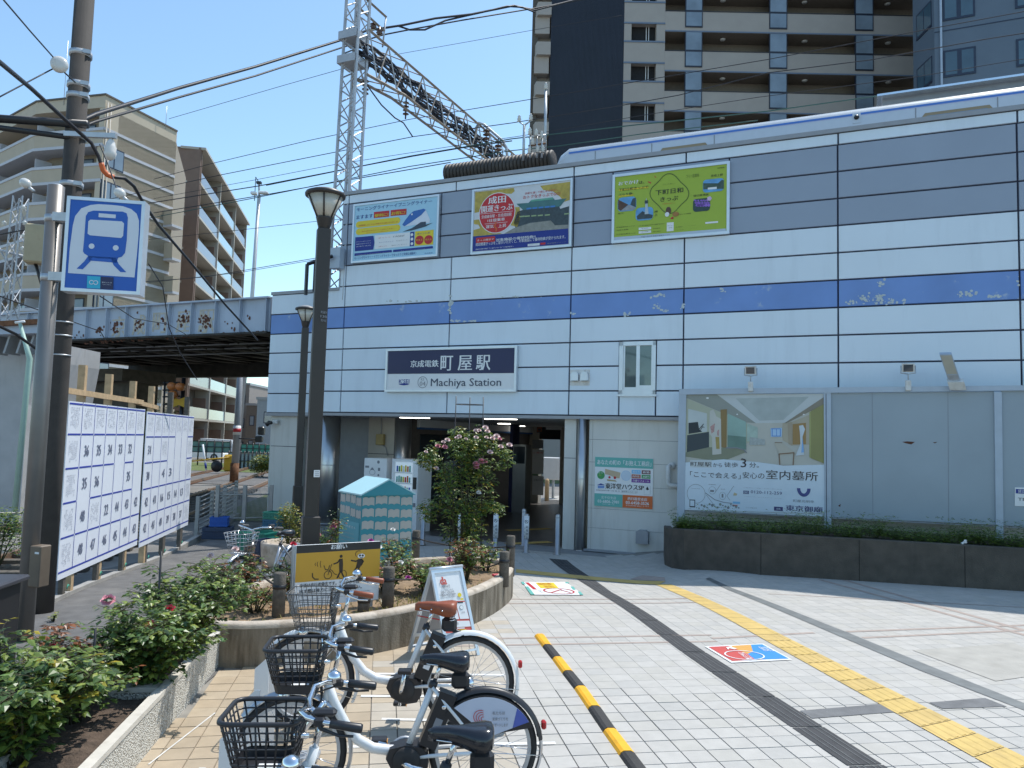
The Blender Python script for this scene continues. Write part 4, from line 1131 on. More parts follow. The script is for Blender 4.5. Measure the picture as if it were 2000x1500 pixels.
s=Sign(BP,.0155,t);s.rect(1984,955,2038,966,m_inkb,1);s.text(1988,956,2034,965,"貸広告募集中",m_paper,2);s.text(1988,972,2034,980,"TEL 03-",m_ink,1)
# floodlights on the hoarding
def floodlight(px,py_,ph,label):
 c=BP.P(px,py_,.08)
 t=thing("floodlight",label,"floodlight",V((c.x,c.y,c.z)),"floodlights on the hoarding")
 mb=MB();mb.bbox(c+UP*.03,(.10,.07,.2),m_whitew,.015,math.atan2(EX.y,EX.x));mb.build("bracket",t)
 mb=MB();mb.tube([c+UP*.1,c+UP*.24,c+UP*.26+EX*.12,c+UP*.40+EX*.12],.011,m_galv,6);mb.tube([c+UP*.24,c+UP*.26-EX*.12,c+UP*.40-EX*.12],.011,m_galv,6);mb.build("yoke",t)
 mb=MB();hc=c+UP*.36
 e=UP*.9+FN*.25;e.normalize();nn=EX.cross(e)
 mb.obox(hc-EX*.105-e*.075-nn*.04,EX*.21,e*.16,nn*.1,m_whitew);mb.build("lamp_head",t)
 mb=MB();mb.obox(hc-EX*.08-e*.06+nn*.061,EX*.16,e*.13,nn*.006,m_glassd);mb.build("lamp_glass",t)
floodlight(1466,758,0,"small square floodlight standing over the interior advertisement")
floodlight(1774,756,0,"small square floodlight standing over the middle of the blank hoarding panel")
c=BP.P(1866,750,.1)
t=thing("floodlight","long tilted tube floodlight on an arm above the blank hoarding panel","floodlight",c,"floodlights on the hoarding")
mb=MB();mb.obox(c-EX*.1-UP*.1,EX*.2,UP*.12,FN*.06,m_frame);mb.build("bracket",t)
tip=AT(1846,690,c.y-.25);d=(tip-c).normalized();sd=EX;nn=sd.cross(d).normalized()
mb=MB();mb.obox(c-sd*.11-d*.05,sd*.26,d*.17,nn*.13,m_whitew);mb.build("ballast_box",t)
mb=MB();mb.obox(c-sd*.09+d*.12,sd*.19,d*((tip-c).length-.1),nn*.08,m_frame);mb.build("lamp_housing",t)
L_=(tip-c).length
mb=MB();mb.obox(c-sd*.075+d*.14+nn*.081,sd*.16,d*.1,nn*.004,m_galv);mb.obox(c-sd*.075+d*.27+nn*.081,sd*.16,d*(L_-.27),nn*.004,M("lamp_diffuser",(.45,.43,.36),rough=.3,var=.05));mb.build("diffuser",t)
# ---------------------------------------------------------------- concrete planter on the right
base=[(1296,1084),(1298,1103),(1312,1109.5),(1335,1113),(1500,1124.5),(1750,1139),(2000,1155.5),(2140,1164)]
topy=[1026,1029.5,1032,1033.5,1042,1056.5,1071,1079]
pb=[GP(*p)for p in base]
tz=[ZY(p,y)for p,y in zip(pb,topy)]
rp=thing("concrete_planter","long dark stained concrete planter wall with weeds under the hoarding","planter",pb[3])
inn=[]
for i,p in enumerate(pb):
 q=p+(V((-FN.x,-FN.y,0))*.14 if i>1 else EX*.14);inn.append(q)
segs=[]
def at_x(i,t):return pb[i].lerp(pb[i+1],t),inn[i].lerp(inn[i+1],t),tz[i]+(tz[i+1]-tz[i])*t
chunks=[[(0,0),(0,1),(1,1),(2,1),(3,.97)],[(3,.97),(4,.85)],[(4,.85),(5,.72)],[(5,.72),(6,.55)],[(6,.55),(6,1)]]
chunks=[[(0,0),(0,1),(1,1),(2,1),(3,.92)],[(3,.92),(4,.72)],[(4,.72),(5,.55)],[(5,.55),(6,.99)]]
for ch in chunks:
 mb=MB();pts=[at_x(*c)for c in ch]
 for(a,ai,az),(b,bi,bz)in zip(pts,pts[1:]):
  d=(b-a).normalized()*.006
  a0,a1=a+d*0,b-d*0
  bev=.015
  P=lambda q,z:V((q.x,q.y,z))
  fo=(a-ai).normalized()*bev
  mb.quad(P(a0,-.3),P(a1,-.3),P(a1,bz-bev),P(a0,az-bev),m_conc_dk)
  mb.quad(P(a0,az-bev),P(a1,bz-bev),P(a1-fo,bz),P(a0-fo,az),m_conc_dk)
  mb.quad(P(a0-fo,az),P(a1-fo,bz),P(bi,bz),P(ai,az),m_conc_dk)
  mb.quad(P(ai,az),P(bi,bz),P(bi,bz-.5),P(ai,az-.5),m_conc_dk)
 mb.build("wall_section",rp)
mb=MB()
for ch in chunks[:-1]:
 a,ai,az=at_x(*ch[-1]);o=(a-ai).normalized()
 mb.obox(V((a.x,a.y,gz(a.x,a.y)-.02))+o*.0015-EX*.004,EX*.009,UP*(az-gz(a.x,a.y)),o*.002,M("joint_black",(.012,.011,.01),rough=.9,var=0))
mb.build("joint",rp)
mb=MB()
for i in range(len(pb)-1):
 a,b=inn[i],inn[i+1]
 fa=FP.w((a-FP.o).dot(EX),0,-.1);fb=FP.w((b-FP.o).dot(EX),0,-.1)
 mb.quad(V((a.x,a.y,tz[i]-.07)),V((b.x,b.y,tz[i+1]-.07)),V((fb.x,fb.y,tz[i+1]-.04)),V((fa.x,fa.y,tz[i]-.04)),m_soildk)
mb.build("soil",rp)
# ferny weeds
rg=random.Random(3)
m_weed=leafmat("weed_leaf",(.075,.16,.035),.5)
mb=MB()
for k in range(2100):
 i=rg.choice((2,3,3,4,4,4,5,5,5,6));t_=rg.random()
 a,ai,az=at_x(i,t_)
 p=V((ai.x,ai.y,az-.06))-FN*rg.uniform(.0,.75)
 hgt=rg.uniform(.12,.36)*(1.25 if math.sin(p.x*5.1)+math.sin(p.x*2.3+1)>.2 else .75);ang=rg.uniform(0,6.28);lean=rg.uniform(.2,.9)
 d=V((math.cos(ang),math.sin(ang),0));
 for j in range(4):
  f=.35+.65*j/3;c=p+UP*(hgt*f)+d*(lean*hgt*f*f);w=.035*(1.2-f*.6);sd=V((-d.y,d.x,0))
  for sg in(-1,1):
   tip2=c+sd*(sg*w*2)+d*w+UP*rg.uniform(-.02,.02)
   mb.add([c,c+d*w*.9+sd*sg*w*.6,tip2,c+sd*sg*w*.9-d*w*.2],[(0,1,2,3)],m_weed)
mb.build("weeds",rp,kind='stuff')
mb=MB();c=V((AT(1892,1056,10.9)));
for k in range(5):mb.bbox(V((inn[5].lerp(inn[6],.56).x,inn[5].lerp(inn[6],.56).y,tz[5]+.03))+V((rg.uniform(-.05,.05),0,rg.uniform(-.03,.05))),(.06,.03,.03),m_paper,.008,rg.uniform(0,3))
tag(mb.build("litter",loc=V((inn[5].x,inn[5].y,tz[5]))),"crumpled scrap of white litter in the weeds under the grey hoarding","litter")
# ---------------------------------------------------------------- train
TO=-3.0
tu0=fu(1078,300,TO);tu1=fu(2110,160,TO)
z_sh=fv(1500,238,TO);z_st=fv(1500,246.5,TO)
m_trw=M("train_white",(.60,.64,.70),rough=.25,metal=.0,var=.03,coat=.4);m_trb=M("train_blue",(.07,.20,.60),rough=.3,var=0);m_trr=M("train_roof",(.66,.65,.63),rough=.2,var=.05,metal=.5)
tn=thing("commuter_train","white commuter train with a thin blue line standing behind the station parapet","train",FP.w(tu0,vt-1.2,TO))
W=2.7;zb=vt-1.6;R_=.42
prof=[(0,zb),(0,z_sh-.25)]+[(-R_*(1-math.cos(a)),z_sh-.25+R_*math.sin(a)*.95)for a in(.3,.6,.9,1.2,1.45)]
prof+=[(-W+R_*(1-math.cos(a)),z_sh-.25+R_*math.sin(a)*.95)for a in(1.45,1.2,.9,.6,.3)]+[(-W,z_sh-.25),(-W,zb)]
mb=MB();n=len(prof)
def ring_at(u,k,dz):return[FP.w(u,zb+(v-zb)*(1-dz),TO+(o+W/2)*k-W/2)for o,v in prof]
rings=[ring_at(tu0,.80,.10),ring_at(tu0+.18,.93,.035),ring_at(tu0+.45,1,.0),ring_at(tu1,1,0)]
vs_t=[p for r in rings for p in r]
fs=[(i*n+j,i*n+j+1,(i+1)*n+j+1,(i+1)*n+j)for i in range(3)for j in range(n-1)]
fs_roof=[f for f in fs if 2<=f[0]%n<=n-4];fs_side=[f for f in fs if f not in fs_roof]
mb.add(vs_t,fs_side,m_trw,True);mb.add(vs_t,fs_roof,m_trr,True);mb.add(vs_t,[tuple(range(n))],m_trw)
mb.build("body",tn)
mb=MB();fbox(mb,tu0+.5,tu1,z_st-.024,z_st+.024,TO,TO+.006,m_trb);mb.build("blue_line",tn)
mb=MB()
for px in(1163,1273,1395,1789,1950):
 u=fu(px,280,TO);fbox(mb,u-.012,u+.012,zb,z_st-.04,TO,TO+.004,m_trim)
mb.build("door_seam",tn)
m_seal=M("window_seal_tan",(.33,.25,.15),rough=.5,var=0)
for a,b,y in((1285,1387,292),(1795,1945,219)):
 ua,ub=fu(a,y,TO),fu(b,y,TO);vt2=fv((a+b)/2,y-8 if a<1500 else y-6,TO)
 mb=MB();pts=[(ua,vt2-.9),(ua,vt2-.16),(ua+.12,vt2),(ub-.12,vt2),(ub,vt2-.16),(ub,vt2-.9)]
 mb.prism([FP.w(u,v,TO)for u,v in pts],FN*.012,m_seal);wd=mb.build("window",tn)
 pts=[(ua+.06,vt2-.88),(ua+.06,vt2-.2),(ua+.16,vt2-.07),(ub-.16,vt2-.07),(ub-.06,vt2-.2),(ub-.06,vt2-.88)]
 mb=MB();mb.prism([FP.w(u,v,TO+.012)for u,v in pts],FN*.004,glassmat("train_glass",(.22,.28,.36),var=.1));mb.build("pane",wd)
mb=MB();u=fu(1673,231,TO);v=fv(1673,231,TO);fbox(mb,u-.09,u+.09,v-.12,v+.12,TO,TO+.01,m_trw);mb.lathe(FP.w(u,v+.02,TO+.01),[(.06,0),(.055,.03),(.02,.05),(0,.055)],m_black,14,ax=FN);mb.build("side_lamp",tn)
mb=MB();ua,ub=fu(1715,190,TO-.55),tu1
v1=fv(1850,166,TO-.55)
fbox(mb,ua+.1,ub,z_sh+.05,v1-.05,TO-W+.7,TO-.75,m_trim);fbox(mb,ua-.02,ub,v1-.05,v1,TO-W+.55,TO-.5,M("polished_aluminium",(.8,.82,.85),rough=.16,metal=.9,var=0));mb.build("roof_unit",tn)
# dark corrugated cover
cu0,cu1=fu(873,340,-1.6),fu(1082,318,-1.6)
cz=fv(950,331,-1.6)
cv_=thing("corrugated_cover","dark rusty corrugated half round cover on the station roof beside the train","roof cover",FP.w(cu0,vcap-.2,-1.6))
NR=30
for k in range(NR):
 ua=cu0+(cu1-cu0)*k/NR;ub=cu0+(cu1-cu0)*(k+1)/NR
 mb=MB();mb.tube([FP.w(ua,cz,-1.6),FP.w(ua+(ub-ua)*.3,cz,-1.6),FP.w(ua+(ub-ua)*.7,cz,-1.6),FP.w(ub,cz,-1.6)],[.235,.275,.275,.235],M("corrugated_dark",(.06,.05,.042),rough=.6,var=.3,vs=4,stain=.4,scol=(.14,.10,.07)),16)
 mb.build("rib",cv_)
mb=MB();fbox(mb,cu0,cu1,vcap-.6,cz-.2,-1.8,-1.4,m_black);mb.build("stand",cv_)
# insulator posts at the train's nose
for i,(px,y0_,y1_,lab)in enumerate(((1022,245,306,"thin steel post with two white insulators rising left of the train nose"),(1064,175,303,"tall pale steel post with a lamp head beside the dark tower facade"))):
 a=AT(px,y1_+8,19.5);b=AT(px+2,y0_,19.5)
 t=thing("insulator_post",lab,"post",a)
 mb=MB();mb.tube([a,b],.035,m_galv,8)
 if i==0:
  mb.tube([b,b+EX*.18+UP*.1],.02,m_galv,6);mb.tube([b,b-EX*.15+UP*.12],.02,m_galv,6)
 mb.build("shaft",t)
 for k in range(2 if i==0 else 1):
  mb=MB();c=b+(EX*.18+UP*.1 if k else-EX*.15+UP*.12)if i==0 else b
  mb.lathe(c,[(.0,0),(.06,.01),(.03,.05),(.06,.07),(.03,.11),(.05,.13),(.0,.2)],M("porcelain",(.62,.60,.56),rough=.2,var=.05),12);mb.build("insulator",t)
t=thing("switch_rack","cluster of small insulators and clamps on a low frame left of the train nose","insulator rack",AT(1046,306,19.0))
mb=MB()
for px in(1035,1048,1058):mb.tube([AT(px,308,19),AT(px+1,262,19)],.03,m_galv,6)
mb.tube([AT(1032,285,19),AT(1066,280,19)],.025,m_rust,6);mb.tube([AT(1032,268,19),AT(1066,264,19)],.025,m_galv,6)
mb.build("frame",t)
for px,py in((1035,255),(1047,258),(1058,262),(1040,275),(1060,290),(1034,292),(1050,290)):
 mb=MB();mb.lathe(AT(px,py+8,18.95),[(.0,0),(.06,.01),(.03,.05),(.06,.07),(.03,.11),(.05,.13),(.0,.2)],M("porcelain",(.62,.60,.56)),10);mb.build("insulator",t)
 # ---------------------------------------------------------------- overhead line gantry
m_gal=M("lattice_grey",(.42,.43,.45),rough=.5,metal=.3,var=.1);m_galr=M("lattice_rusty",(.28,.24,.20),rough=.7,var=.25,vs=5,stain=.5,scol=(.16,.09,.05),ss=3,sth=.5)
GY=20.5
g0=AT(666,590,GY);g1=AT(701.5,-30,GY)
gt=thing("overhead_line_gantry","grey lattice mast with a long lattice beam carrying cables over the tracks","gantry",g0)
hw0,hw1=.245,.225
def corner(t,i):
 c=g0.lerp(g1,t);h=hw0+(hw1-hw0)*t
 a=math.radians(24)
 sx,sy=((-1,-1),(1,-1),(1,1),(-1,1))[i]
 return c+EX*(sx*h)-FN*(sy*h)
mb=MB()
for i in range(4):mb.tube([corner(0,i),corner(1,i)],.045,m_gal,4,smooth=False)
mb.build("mast_leg",gt)
NB=26
mb=MB()
for k in range(NB):
 t0=k/NB;t1=(k+1)/NB
 for i in range(4):
  j=(i+1)%4
  if k%2:mb.tube([corner(t0,i),corner(t1,j)],.021,m_gal,4,smooth=False)
  else:mb.tube([corner(t0,j),corner(t1,i)],.021,m_gal,4,smooth=False)
mb.build("mast_bracing",gt)
mb=MB()
for py in(75,122):
 mb=MB();c=AT(690-(py-75)*.06,py,GY);mb.box(c,(.58,.58,.22),m_gal,-.42);mb.build("mast_plate",gt)
DN=-FN
top0=AT(707,62,GY-.1);
def along_dn(p,px):
 lo,hi=0.0,30.0
 for _ in range(50):
  mid=(lo+hi)/2
  if proj(p+DN*mid)[0]<px:lo=mid
  else:hi=mid
 return lo
Lb=11.5
gap=1.02
chord={}
mb=MB()
NBm=12
def cp(k,s_,lv):
 c=top0+DN*(Lb*k/NBm)+EX*(.24*s_)
 if lv==0:c=c-UP*(gap+(.0 if k>1 else .12*(2-k)))
 return c
for s_ in(-1,1):
 for lv in(0,1):
  mb.tube([cp(k,s_,lv)for k in range(NBm+1)],.05,m_galr,4,smooth=False)
mb.build("beam_chord",gt)
mb=MB()
for k in range(NBm):
 for s_ in(-1,1):
  mb.tube([cp(k,s_,1),cp(k+.5,s_,0)],.02,m_gal,4,smooth=False);mb.tube([cp(k+.5,s_,0),cp(k+1,s_,1)],.024,m_galr,4,smooth=False)
 for lv in(0,1):mb.tube([cp(k,-1,lv),cp(k+1,1,lv)],.018,m_galr,4,smooth=False)
mb.build("beam_bracing",gt)
mb=MB();rc=random.Random(4)
for q in range(16):
 pts=[]
 for k in range(0,NBm*2+1):
  c=top0+DN*(Lb*k/NBm/2)+EX*rc.uniform(-.17,.17)-UP*(gap*(.25+.5*(q/16))+rc.uniform(-.09,.09))
  pts.append(c)
 mb.tube(pts,rc.choice((.012,.018,.035)),M("cable_dark_blue",(.03,.035,.05),rough=.5,var=.2),5)
mb.build("cable_bundle",gt)
mb=MB()
a,b,c,d=AT(712,-5,GY),AT(754,33,GY+1),AT(747,92,GY+1),AT(701,15,GY)
mb.tube([a,b],.045,m_galr,4,smooth=False);mb.tube([b,c],.025,m_gal,4);mb.tube([d,AT(750,60,GY+1)],.045,m_galr,4,smooth=False)
mb.build("side_bracket",gt)
m_porc=M("porcelain",(.62,.60,.56));m_insb=M("insulator_brown",(.10,.05,.035),rough=.25,var=.1)
for px,py in((729,48),(741,60)):
 mb=MB();mb.lathe(AT(px,py+9,GY+.7),[(.0,0),(.08,.01),(.04,.05),(.1,.07),(.04,.11),(.1,.14),(.03,.18),(.02,.25)],m_insb,10);mb.build("insulator",gt)
for px,py in((714,163),(793,205)):
 p=AT(px,py,GY+(px-700)*.03);mb=MB()
 mb.tube([p+UP*.35,p-UP*.45],.025,m_black,6)
 for k in range(4):mb.lathe(p-UP*(.32-.12*k),[(.02,0),(.10,.02),(.09,.04),(.02,.06)],m_insb,10)
 mb.build("insulator",gt)
mb=MB();pts=[AT(718,168,GY),AT(745,205,GY+.5),AT(771,230,GY+1.2),AT(788,240,GY+1.5),AT(806,267,GY+2)]
mb.tube(pts,.02,m_black,6);mb.build("jumper_wire",gt)
mb=MB();yy=26.5
pts=[AT(929,268,yy),AT(930,250,yy),AT(935,240,yy),AT(945,243,yy),AT(982,275,yy),AT(989,288,yy),AT(992,318,yy)]
mb.tube(pts,.05,m_gal,8);mb.build("arch_bracket",gt)
for px,py in((950,262),(973,284)):
 p=AT(px,py,yy);mb=MB();mb.tube([p+UP*.3,p-UP*.3],.02,m_black,6)
 for k in range(3):mb.lathe(p-UP*(.2-.14*k),[(.02,0),(.13,.03),(.10,.06),(.02,.08)],m_insb,10)
 mb.build("insulator",gt)
mb=MB();mb.box(AT(658,505,GY-.45),(.33,.2,.55),m_frame,-.42);mb.build("junction_box",gt)
mb=MB()
a=AT(597,576,GY-.6);
mb.tube([a,AT(600,516,GY-.6)],.05,m_black,4,smooth=False);mb.tube([AT(600,516,GY-.6),AT(650,500,GY-.6)],.05,m_black,4,smooth=False);mb.tube([AT(613,570,GY-.6),AT(616,512,GY-.6)],.04,m_black,4,smooth=False)
tag(mb.build("cable_rack",loc=a),"dark open steel cable rack on the low roof behind the tall lamp post","cable rack")
# ---------------------------------------------------------------- girder bridge over the tram tracks
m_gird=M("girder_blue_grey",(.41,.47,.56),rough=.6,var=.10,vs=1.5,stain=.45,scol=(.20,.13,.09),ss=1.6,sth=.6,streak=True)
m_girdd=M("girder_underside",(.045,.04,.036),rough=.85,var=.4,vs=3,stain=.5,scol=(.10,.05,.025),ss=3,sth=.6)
m_rustl=M("rust_flake",(.13,.055,.035),rough=.9,var=.4,vs=25)
BO=-1.25
G=FP.shifted(BO)
gu1=fu(529,615,BO);guL=fu(-90,640,BO)
gt_,gb_=fv(500,583,BO),fv(510,650,BO)
br=thing("girder_bridge","old blue grey riveted girder railway bridge with faded rusty lettering","bridge",G.w(guL,gb_,0))
mb=MB();fbox(mb,guL,gu1,gb_,gt_,BO-.03,BO,m_gird);mb.build("web_plate",br)
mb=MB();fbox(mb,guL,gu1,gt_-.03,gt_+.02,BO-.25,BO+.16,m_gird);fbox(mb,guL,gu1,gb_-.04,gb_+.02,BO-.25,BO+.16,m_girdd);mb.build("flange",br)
for px in(60,100,138,174,213,251,292,334,378,425,473,524):
 u=fu(px,630,BO);mb=MB();fbox(mb,u-.012,u+.012,gb_+.02,gt_-.03,BO,BO+.14,m_gird);fbox(mb,u-.07,u+.07,gb_+.02,gt_-.03,BO,BO+.012,m_gird);mb.build("stiffener",br)
m_fade=M("faded_letter",(.50,.46,.38),rough=.8,var=.15,stain=.5,scol=(.24,.25,.28),ss=5,sth=.5)
for ch,x0,x1,y0_,y1_ in(("京",735,818,895,1025),("成",868,945,885,1012),("町",1000,1092,870,1000),("屋",1152,1245,862,995),("駅",1298,1395,850,1000)):
 sg=Sign(G,.004,br,(0,350,3.3333),"faded_letter");sg.text(x0,y0_,x1,y1_,ch,m_fade,1,bold=.03)
sg=Sign(G,.004,br,(0,350,3.3333),"rust_flakes");sg.kind='stuff'
rr=random.Random(8)
for cx,cy,n,sp in((650,970,10,30),(760,960,14,45),(905,950,16,40),(1045,940,9,40),(1195,910,26,45),(1335,930,30,45),(1500,950,6,60),(1620,890,2,12),(530,1010,7,40)):
 for k in range(n):
  x=cx+rr.gauss(0,sp*.5);y=cy+rr.gauss(0,sp*.6);r=rr.uniform(4,12)
  sg.poly([(x+r*rr.uniform(.5,1.1)*math.cos(a),y+r*rr.uniform(.5,1.6)*math.sin(a))for a in(0,.9,1.8,2.8,3.7,4.6,5.5)],m_rustl,2)
for k in range(60):
 x=rr.uniform(480,1740);y=1085-(x-460)*.067-rr.uniform(2,16);r=rr.uniform(3,9)
 sg.poly([(x-r*1.6,y-r*.5),(x,y-r),(x+r*1.5,y),(x,y+r*.7)],m_rustl,2)
mb=MB()
for k in range(15):
 u=guL+(gu1-guL)*(k+.5)/15
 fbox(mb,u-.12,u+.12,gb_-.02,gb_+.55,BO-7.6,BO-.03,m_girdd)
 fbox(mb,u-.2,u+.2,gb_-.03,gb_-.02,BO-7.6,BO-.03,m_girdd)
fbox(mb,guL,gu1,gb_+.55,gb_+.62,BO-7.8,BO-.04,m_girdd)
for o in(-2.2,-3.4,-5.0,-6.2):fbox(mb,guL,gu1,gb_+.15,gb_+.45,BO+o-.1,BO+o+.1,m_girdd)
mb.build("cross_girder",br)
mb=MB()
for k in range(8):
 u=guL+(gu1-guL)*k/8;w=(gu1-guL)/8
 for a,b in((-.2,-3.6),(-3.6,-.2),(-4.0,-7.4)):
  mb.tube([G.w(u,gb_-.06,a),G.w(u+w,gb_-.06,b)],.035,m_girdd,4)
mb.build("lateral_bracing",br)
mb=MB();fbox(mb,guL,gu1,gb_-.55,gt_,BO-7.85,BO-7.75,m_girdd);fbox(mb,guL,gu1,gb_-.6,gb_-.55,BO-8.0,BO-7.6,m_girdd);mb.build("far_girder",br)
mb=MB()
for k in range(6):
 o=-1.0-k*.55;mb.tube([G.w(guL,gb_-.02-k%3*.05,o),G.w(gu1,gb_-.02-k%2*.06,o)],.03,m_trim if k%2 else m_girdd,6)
mb.build("conduit",br)
# piers of the bridge
bp=thing("bridge_pier","dark shaded concrete pier under the girder bridge behind the poster boards","bridge pier",FP.w(fu(150,850,-3),-.1,-3))
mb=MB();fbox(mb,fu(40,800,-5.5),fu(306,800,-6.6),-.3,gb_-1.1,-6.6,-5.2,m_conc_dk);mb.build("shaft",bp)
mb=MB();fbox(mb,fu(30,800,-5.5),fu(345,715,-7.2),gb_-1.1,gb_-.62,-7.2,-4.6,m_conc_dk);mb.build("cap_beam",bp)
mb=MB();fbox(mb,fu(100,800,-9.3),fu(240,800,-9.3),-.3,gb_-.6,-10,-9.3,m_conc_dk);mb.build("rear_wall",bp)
ab=thing("bridge_abutment","pale concrete bridge support behind the steel sign pole","bridge abutment",AT(20,900,19))
mb=MB();a=AT(-60,900,19.5);z0=-.3
p0=AT(-70,700,19.2);p1=AT(72,700,19.6)
P=lambda p,z,dy=0:V((p.x,p.y+dy,z))
zt=AT(50,700,19.6).z;zm=AT(50,790,19.6).z
m_abut=M("concrete_pale",(.42,.42,.42),rough=.85,var=.12,vs=2,stain=.4,scol=(.25,.23,.2),ss=1.5,streak=True)
pB=AT(56,760,19.6)
mb.obox(P(p0,z0),P(pB,z0)-P(p0,z0),V((0,3,0)),UP*(zm-z0),m_abut)
mb.prism([P(p0,zm),P(pB,zm),P(p1,zt),P(p1,zt+.5),P(p0,zt+.5)],V((0,3,0)),m_abut)
mb.build("concrete_block",ab)
mb=MB()
fx=AT(-60,650,18.4);fy=AT(80,640,18.4)
for px in(-20,5,30,52):mb.prism([AT(px,690,18.5),AT(px+12,655,18.5),AT(px+16,655,18.5),AT(px+4,690,18.5)],V((0,.6,0)),m_trim)
mb.obox(AT(-60,655,18.3),AT(80,650,18.3)-AT(-60,655,18.3),V((0,.9,0)),UP*.25,m_gird);mb.obox(AT(-60,640,18.2),AT(80,632,18.2)-AT(-60,640,18.2),V((0,.9,0)),UP*.12,m_rust)
mb.build("bearing_shelf",ab)
# ---------------------------------------------------------------- wires
m_wire=M("wire_dark",(.02,.022,.03),rough=.6,var=0);m_wireg=M("wire_green",(.03,.09,.08),rough=.5,var=0);m_cable=M("cable_black",(.012,.012,.016),rough=.55,var=0)
def wire(name,label,pts,r,mat,cat="overhead wire",group=None,sag=0.0,seg=8,base=None):
 """pts: (px, py, Y)"""
 q=[AT(*p)for p in pts];out=[]
 for a,b in zip(q,q[1:]):
  for k in range(seg):
   t=k/seg;c=a.lerp(b,t);c.z-=sag*4*t*(1-t);out.append(c)
 out.append(q[-1])
 mb=MB();mb.tube(out,r,mat,5)
 o=mb.build(name,loc=q[0]);tag(o,label,cat,group);return o
def offY(px,off):
 P=FP.shifted(off);u,v=P.hit(px,600);return P.w(u,v).y
def tw(pts,off):return[(x,y,offY(x,off))for x,y in pts]
GW="overhead wires along the railway"
ws=[("topmost thin wire crossing the lattice mast and both towers",[(300,350),(411,320),(600,275),(800,233),(1000,200),(1215,164),(1500,116),(1791,61),(2030,17)],-4.2,.011,m_wire),("second thin wire from the top crossing the beige tower windows",[(200,392),(429,342),(600,308),(806,267),(1000,240),(1225,204),(1325,186),(1500,142),(1700,117),(1922,77),(2030,60)],-4.2,.013,m_wire),("green contact wire passing just above the train roof",[(520,362),(800,305),(1000,271),(1250,243),(1500,217),(1715,187),(1900,160)],-4.6,.018,m_wireg),("green wire ending low at the train nose",[(240,436),(500,386),(800,325),(1000,294),(1092,285),(1250,262),(1480,235)],-4.6,.015,m_wireg),("thin wire just below the cable crossing of the lattice mast",[(300,388),(500,351),(650,322),(900,283),(1060,259),(1250,226),(1480,190),(1790,150),(2030,110)],-5.2,.009,m_wire),("black wire crossing the lattice mast at the height of the lamp head",[(290,397),(506,363),(656,334),(806,305),(900,289),(1000,275)],-4.0,.018,m_wire),("lower black wire from the brown apartment block to the corrugated cover",[(300,416),(520,380),(660,355),(800,331),(880,317)],-3.6,.015,m_wire),("low thin wire running behind the small far lamp head to the lattice mast",[(290,468),(470,449),(620,432),(665,428)],-3.8,.009,m_wire),("low wire joining the brown block to the dark steel frame",[(290,552),(470,532),(640,503)],-3.4,.009,m_wire),("lowest wire in front of the brown block just above the bridge girder",[(285,550),(400,541),(640,500)],-3.0,.011,m_wire),("thin high wire running from the poles to the lattice beam",[(330,232),(560,165),(670,134)],-2.2,.008,m_wire),("faint wire from the lattice beam to the left edge of the dark tower facade",[(770,107),(900,84),(1045,58),(1215,30)],-4.5,.007,m_wire),]
for lab,pts,off,r,mt in ws:
 wire("overhead_wire",lab,tw(pts,off),r,mt,group=GW)
mb=MB()
wire("black_cable","thick black cable sagging from the pole across the sky to the tower, the upper one",[(150,240,11.0),(186,224,11.4),(350,172,15),(500,130,18.5),(674,76,22),(716,60,22.6),(788,49,23),(850,36,23.5),(920,28,24),(1004,11,25),(1045,20,26),(1200,-20,28)],.036,m_cable,"cable",seg=3)
wire("black_cable","thick black cable sagging from the pole across the sky to the tower, the lower one",[(150,252,11.0),(186,238,11.4),(350,190,15),(500,148,18.5),(674,91,22),(749,68,22.6),(800,58,23),(900,40,23.8),(1045,16,26),(1200,-12,28)],.024,m_cable,"cable",seg=3)
wire("black_cable","twisted loose black cable hanging between the two thick cables above the lattice beam",[(776,50,23.1),(800,58,23),(830,58,23.2),(870,40,23.6),(905,32,24),(950,22,24.3),(990,12,24.8),(1020,14,25.3),(1045,24,25.8)],.03,m_cable,"cable",seg=3)
wire("black_cable","black cable with an orange sleeve running down past the utility pole to the bridge",[(-40,90,5.6),(0,122,6.2),(60,172,7.2),(132,238,8.2),(178,279,8.7),(192,305,8.8),(199,326,8.85),(208,340,8.9),(224,346,8.95),(243,348,9.1),(262,364,9.4),(280,396,9.8),(310,440,10.8),(375,516,13.2),(440,595,16),(503,664,18.6)],.022,m_cable,"cable",seg=3)
wire("orange_sleeve","short orange sleeve on the black cable right of the pole",[(197,318,8.8),(201,332,8.83),(209,341,8.87),(222,346,8.92)],.031,M("sleeve_orange",(.55,.12,.03),rough=.5,var=.1),"cable sleeve",seg=3)
wire("stay_wire","thin stay wire descending to the round insulator at the utility pole",[(-20,-40,6.0),(7,0,6.6),(60,62,7.5),(106,114,8.2)],.008,m_wire,"stay wire",seg=3)
wire("stay_wire","thin stay wire rising to the round insulator from below",[(-30,206,7.4),(0,189,7.6),(104,134,8.2)],.008,m_wire,"stay wire",seg=3)
wire("stay_wire","short stay wire between the round insulator and the upper pole band",[(122,138,8.25),(147,161,8.6)],.009,m_wire,"stay wire",seg=3)
wire("service_wire","thin wire dropping from the pole bracket to the ball insulator above the sign",[(195,282,8.75),(210,318,8.7),(222,352,8.6),(230,374,8.5)],.008,m_wire,"service wire",seg=3)
wire("service_wire","thin wire hanging in front of the girder lettering down past the crossing signal",[(290,515,11),(318,560,12),(330,640,13),(352,690,14),(385,742,15)],.009,m_wire,"service wire",seg=3)
wire("service_wire","thin wire running from the left poles across the girder below the sign",[(-10,575,9),(60,600,10),(196,647,13),(206,664,13.5)],.008,m_wire,"service wire",seg=3)
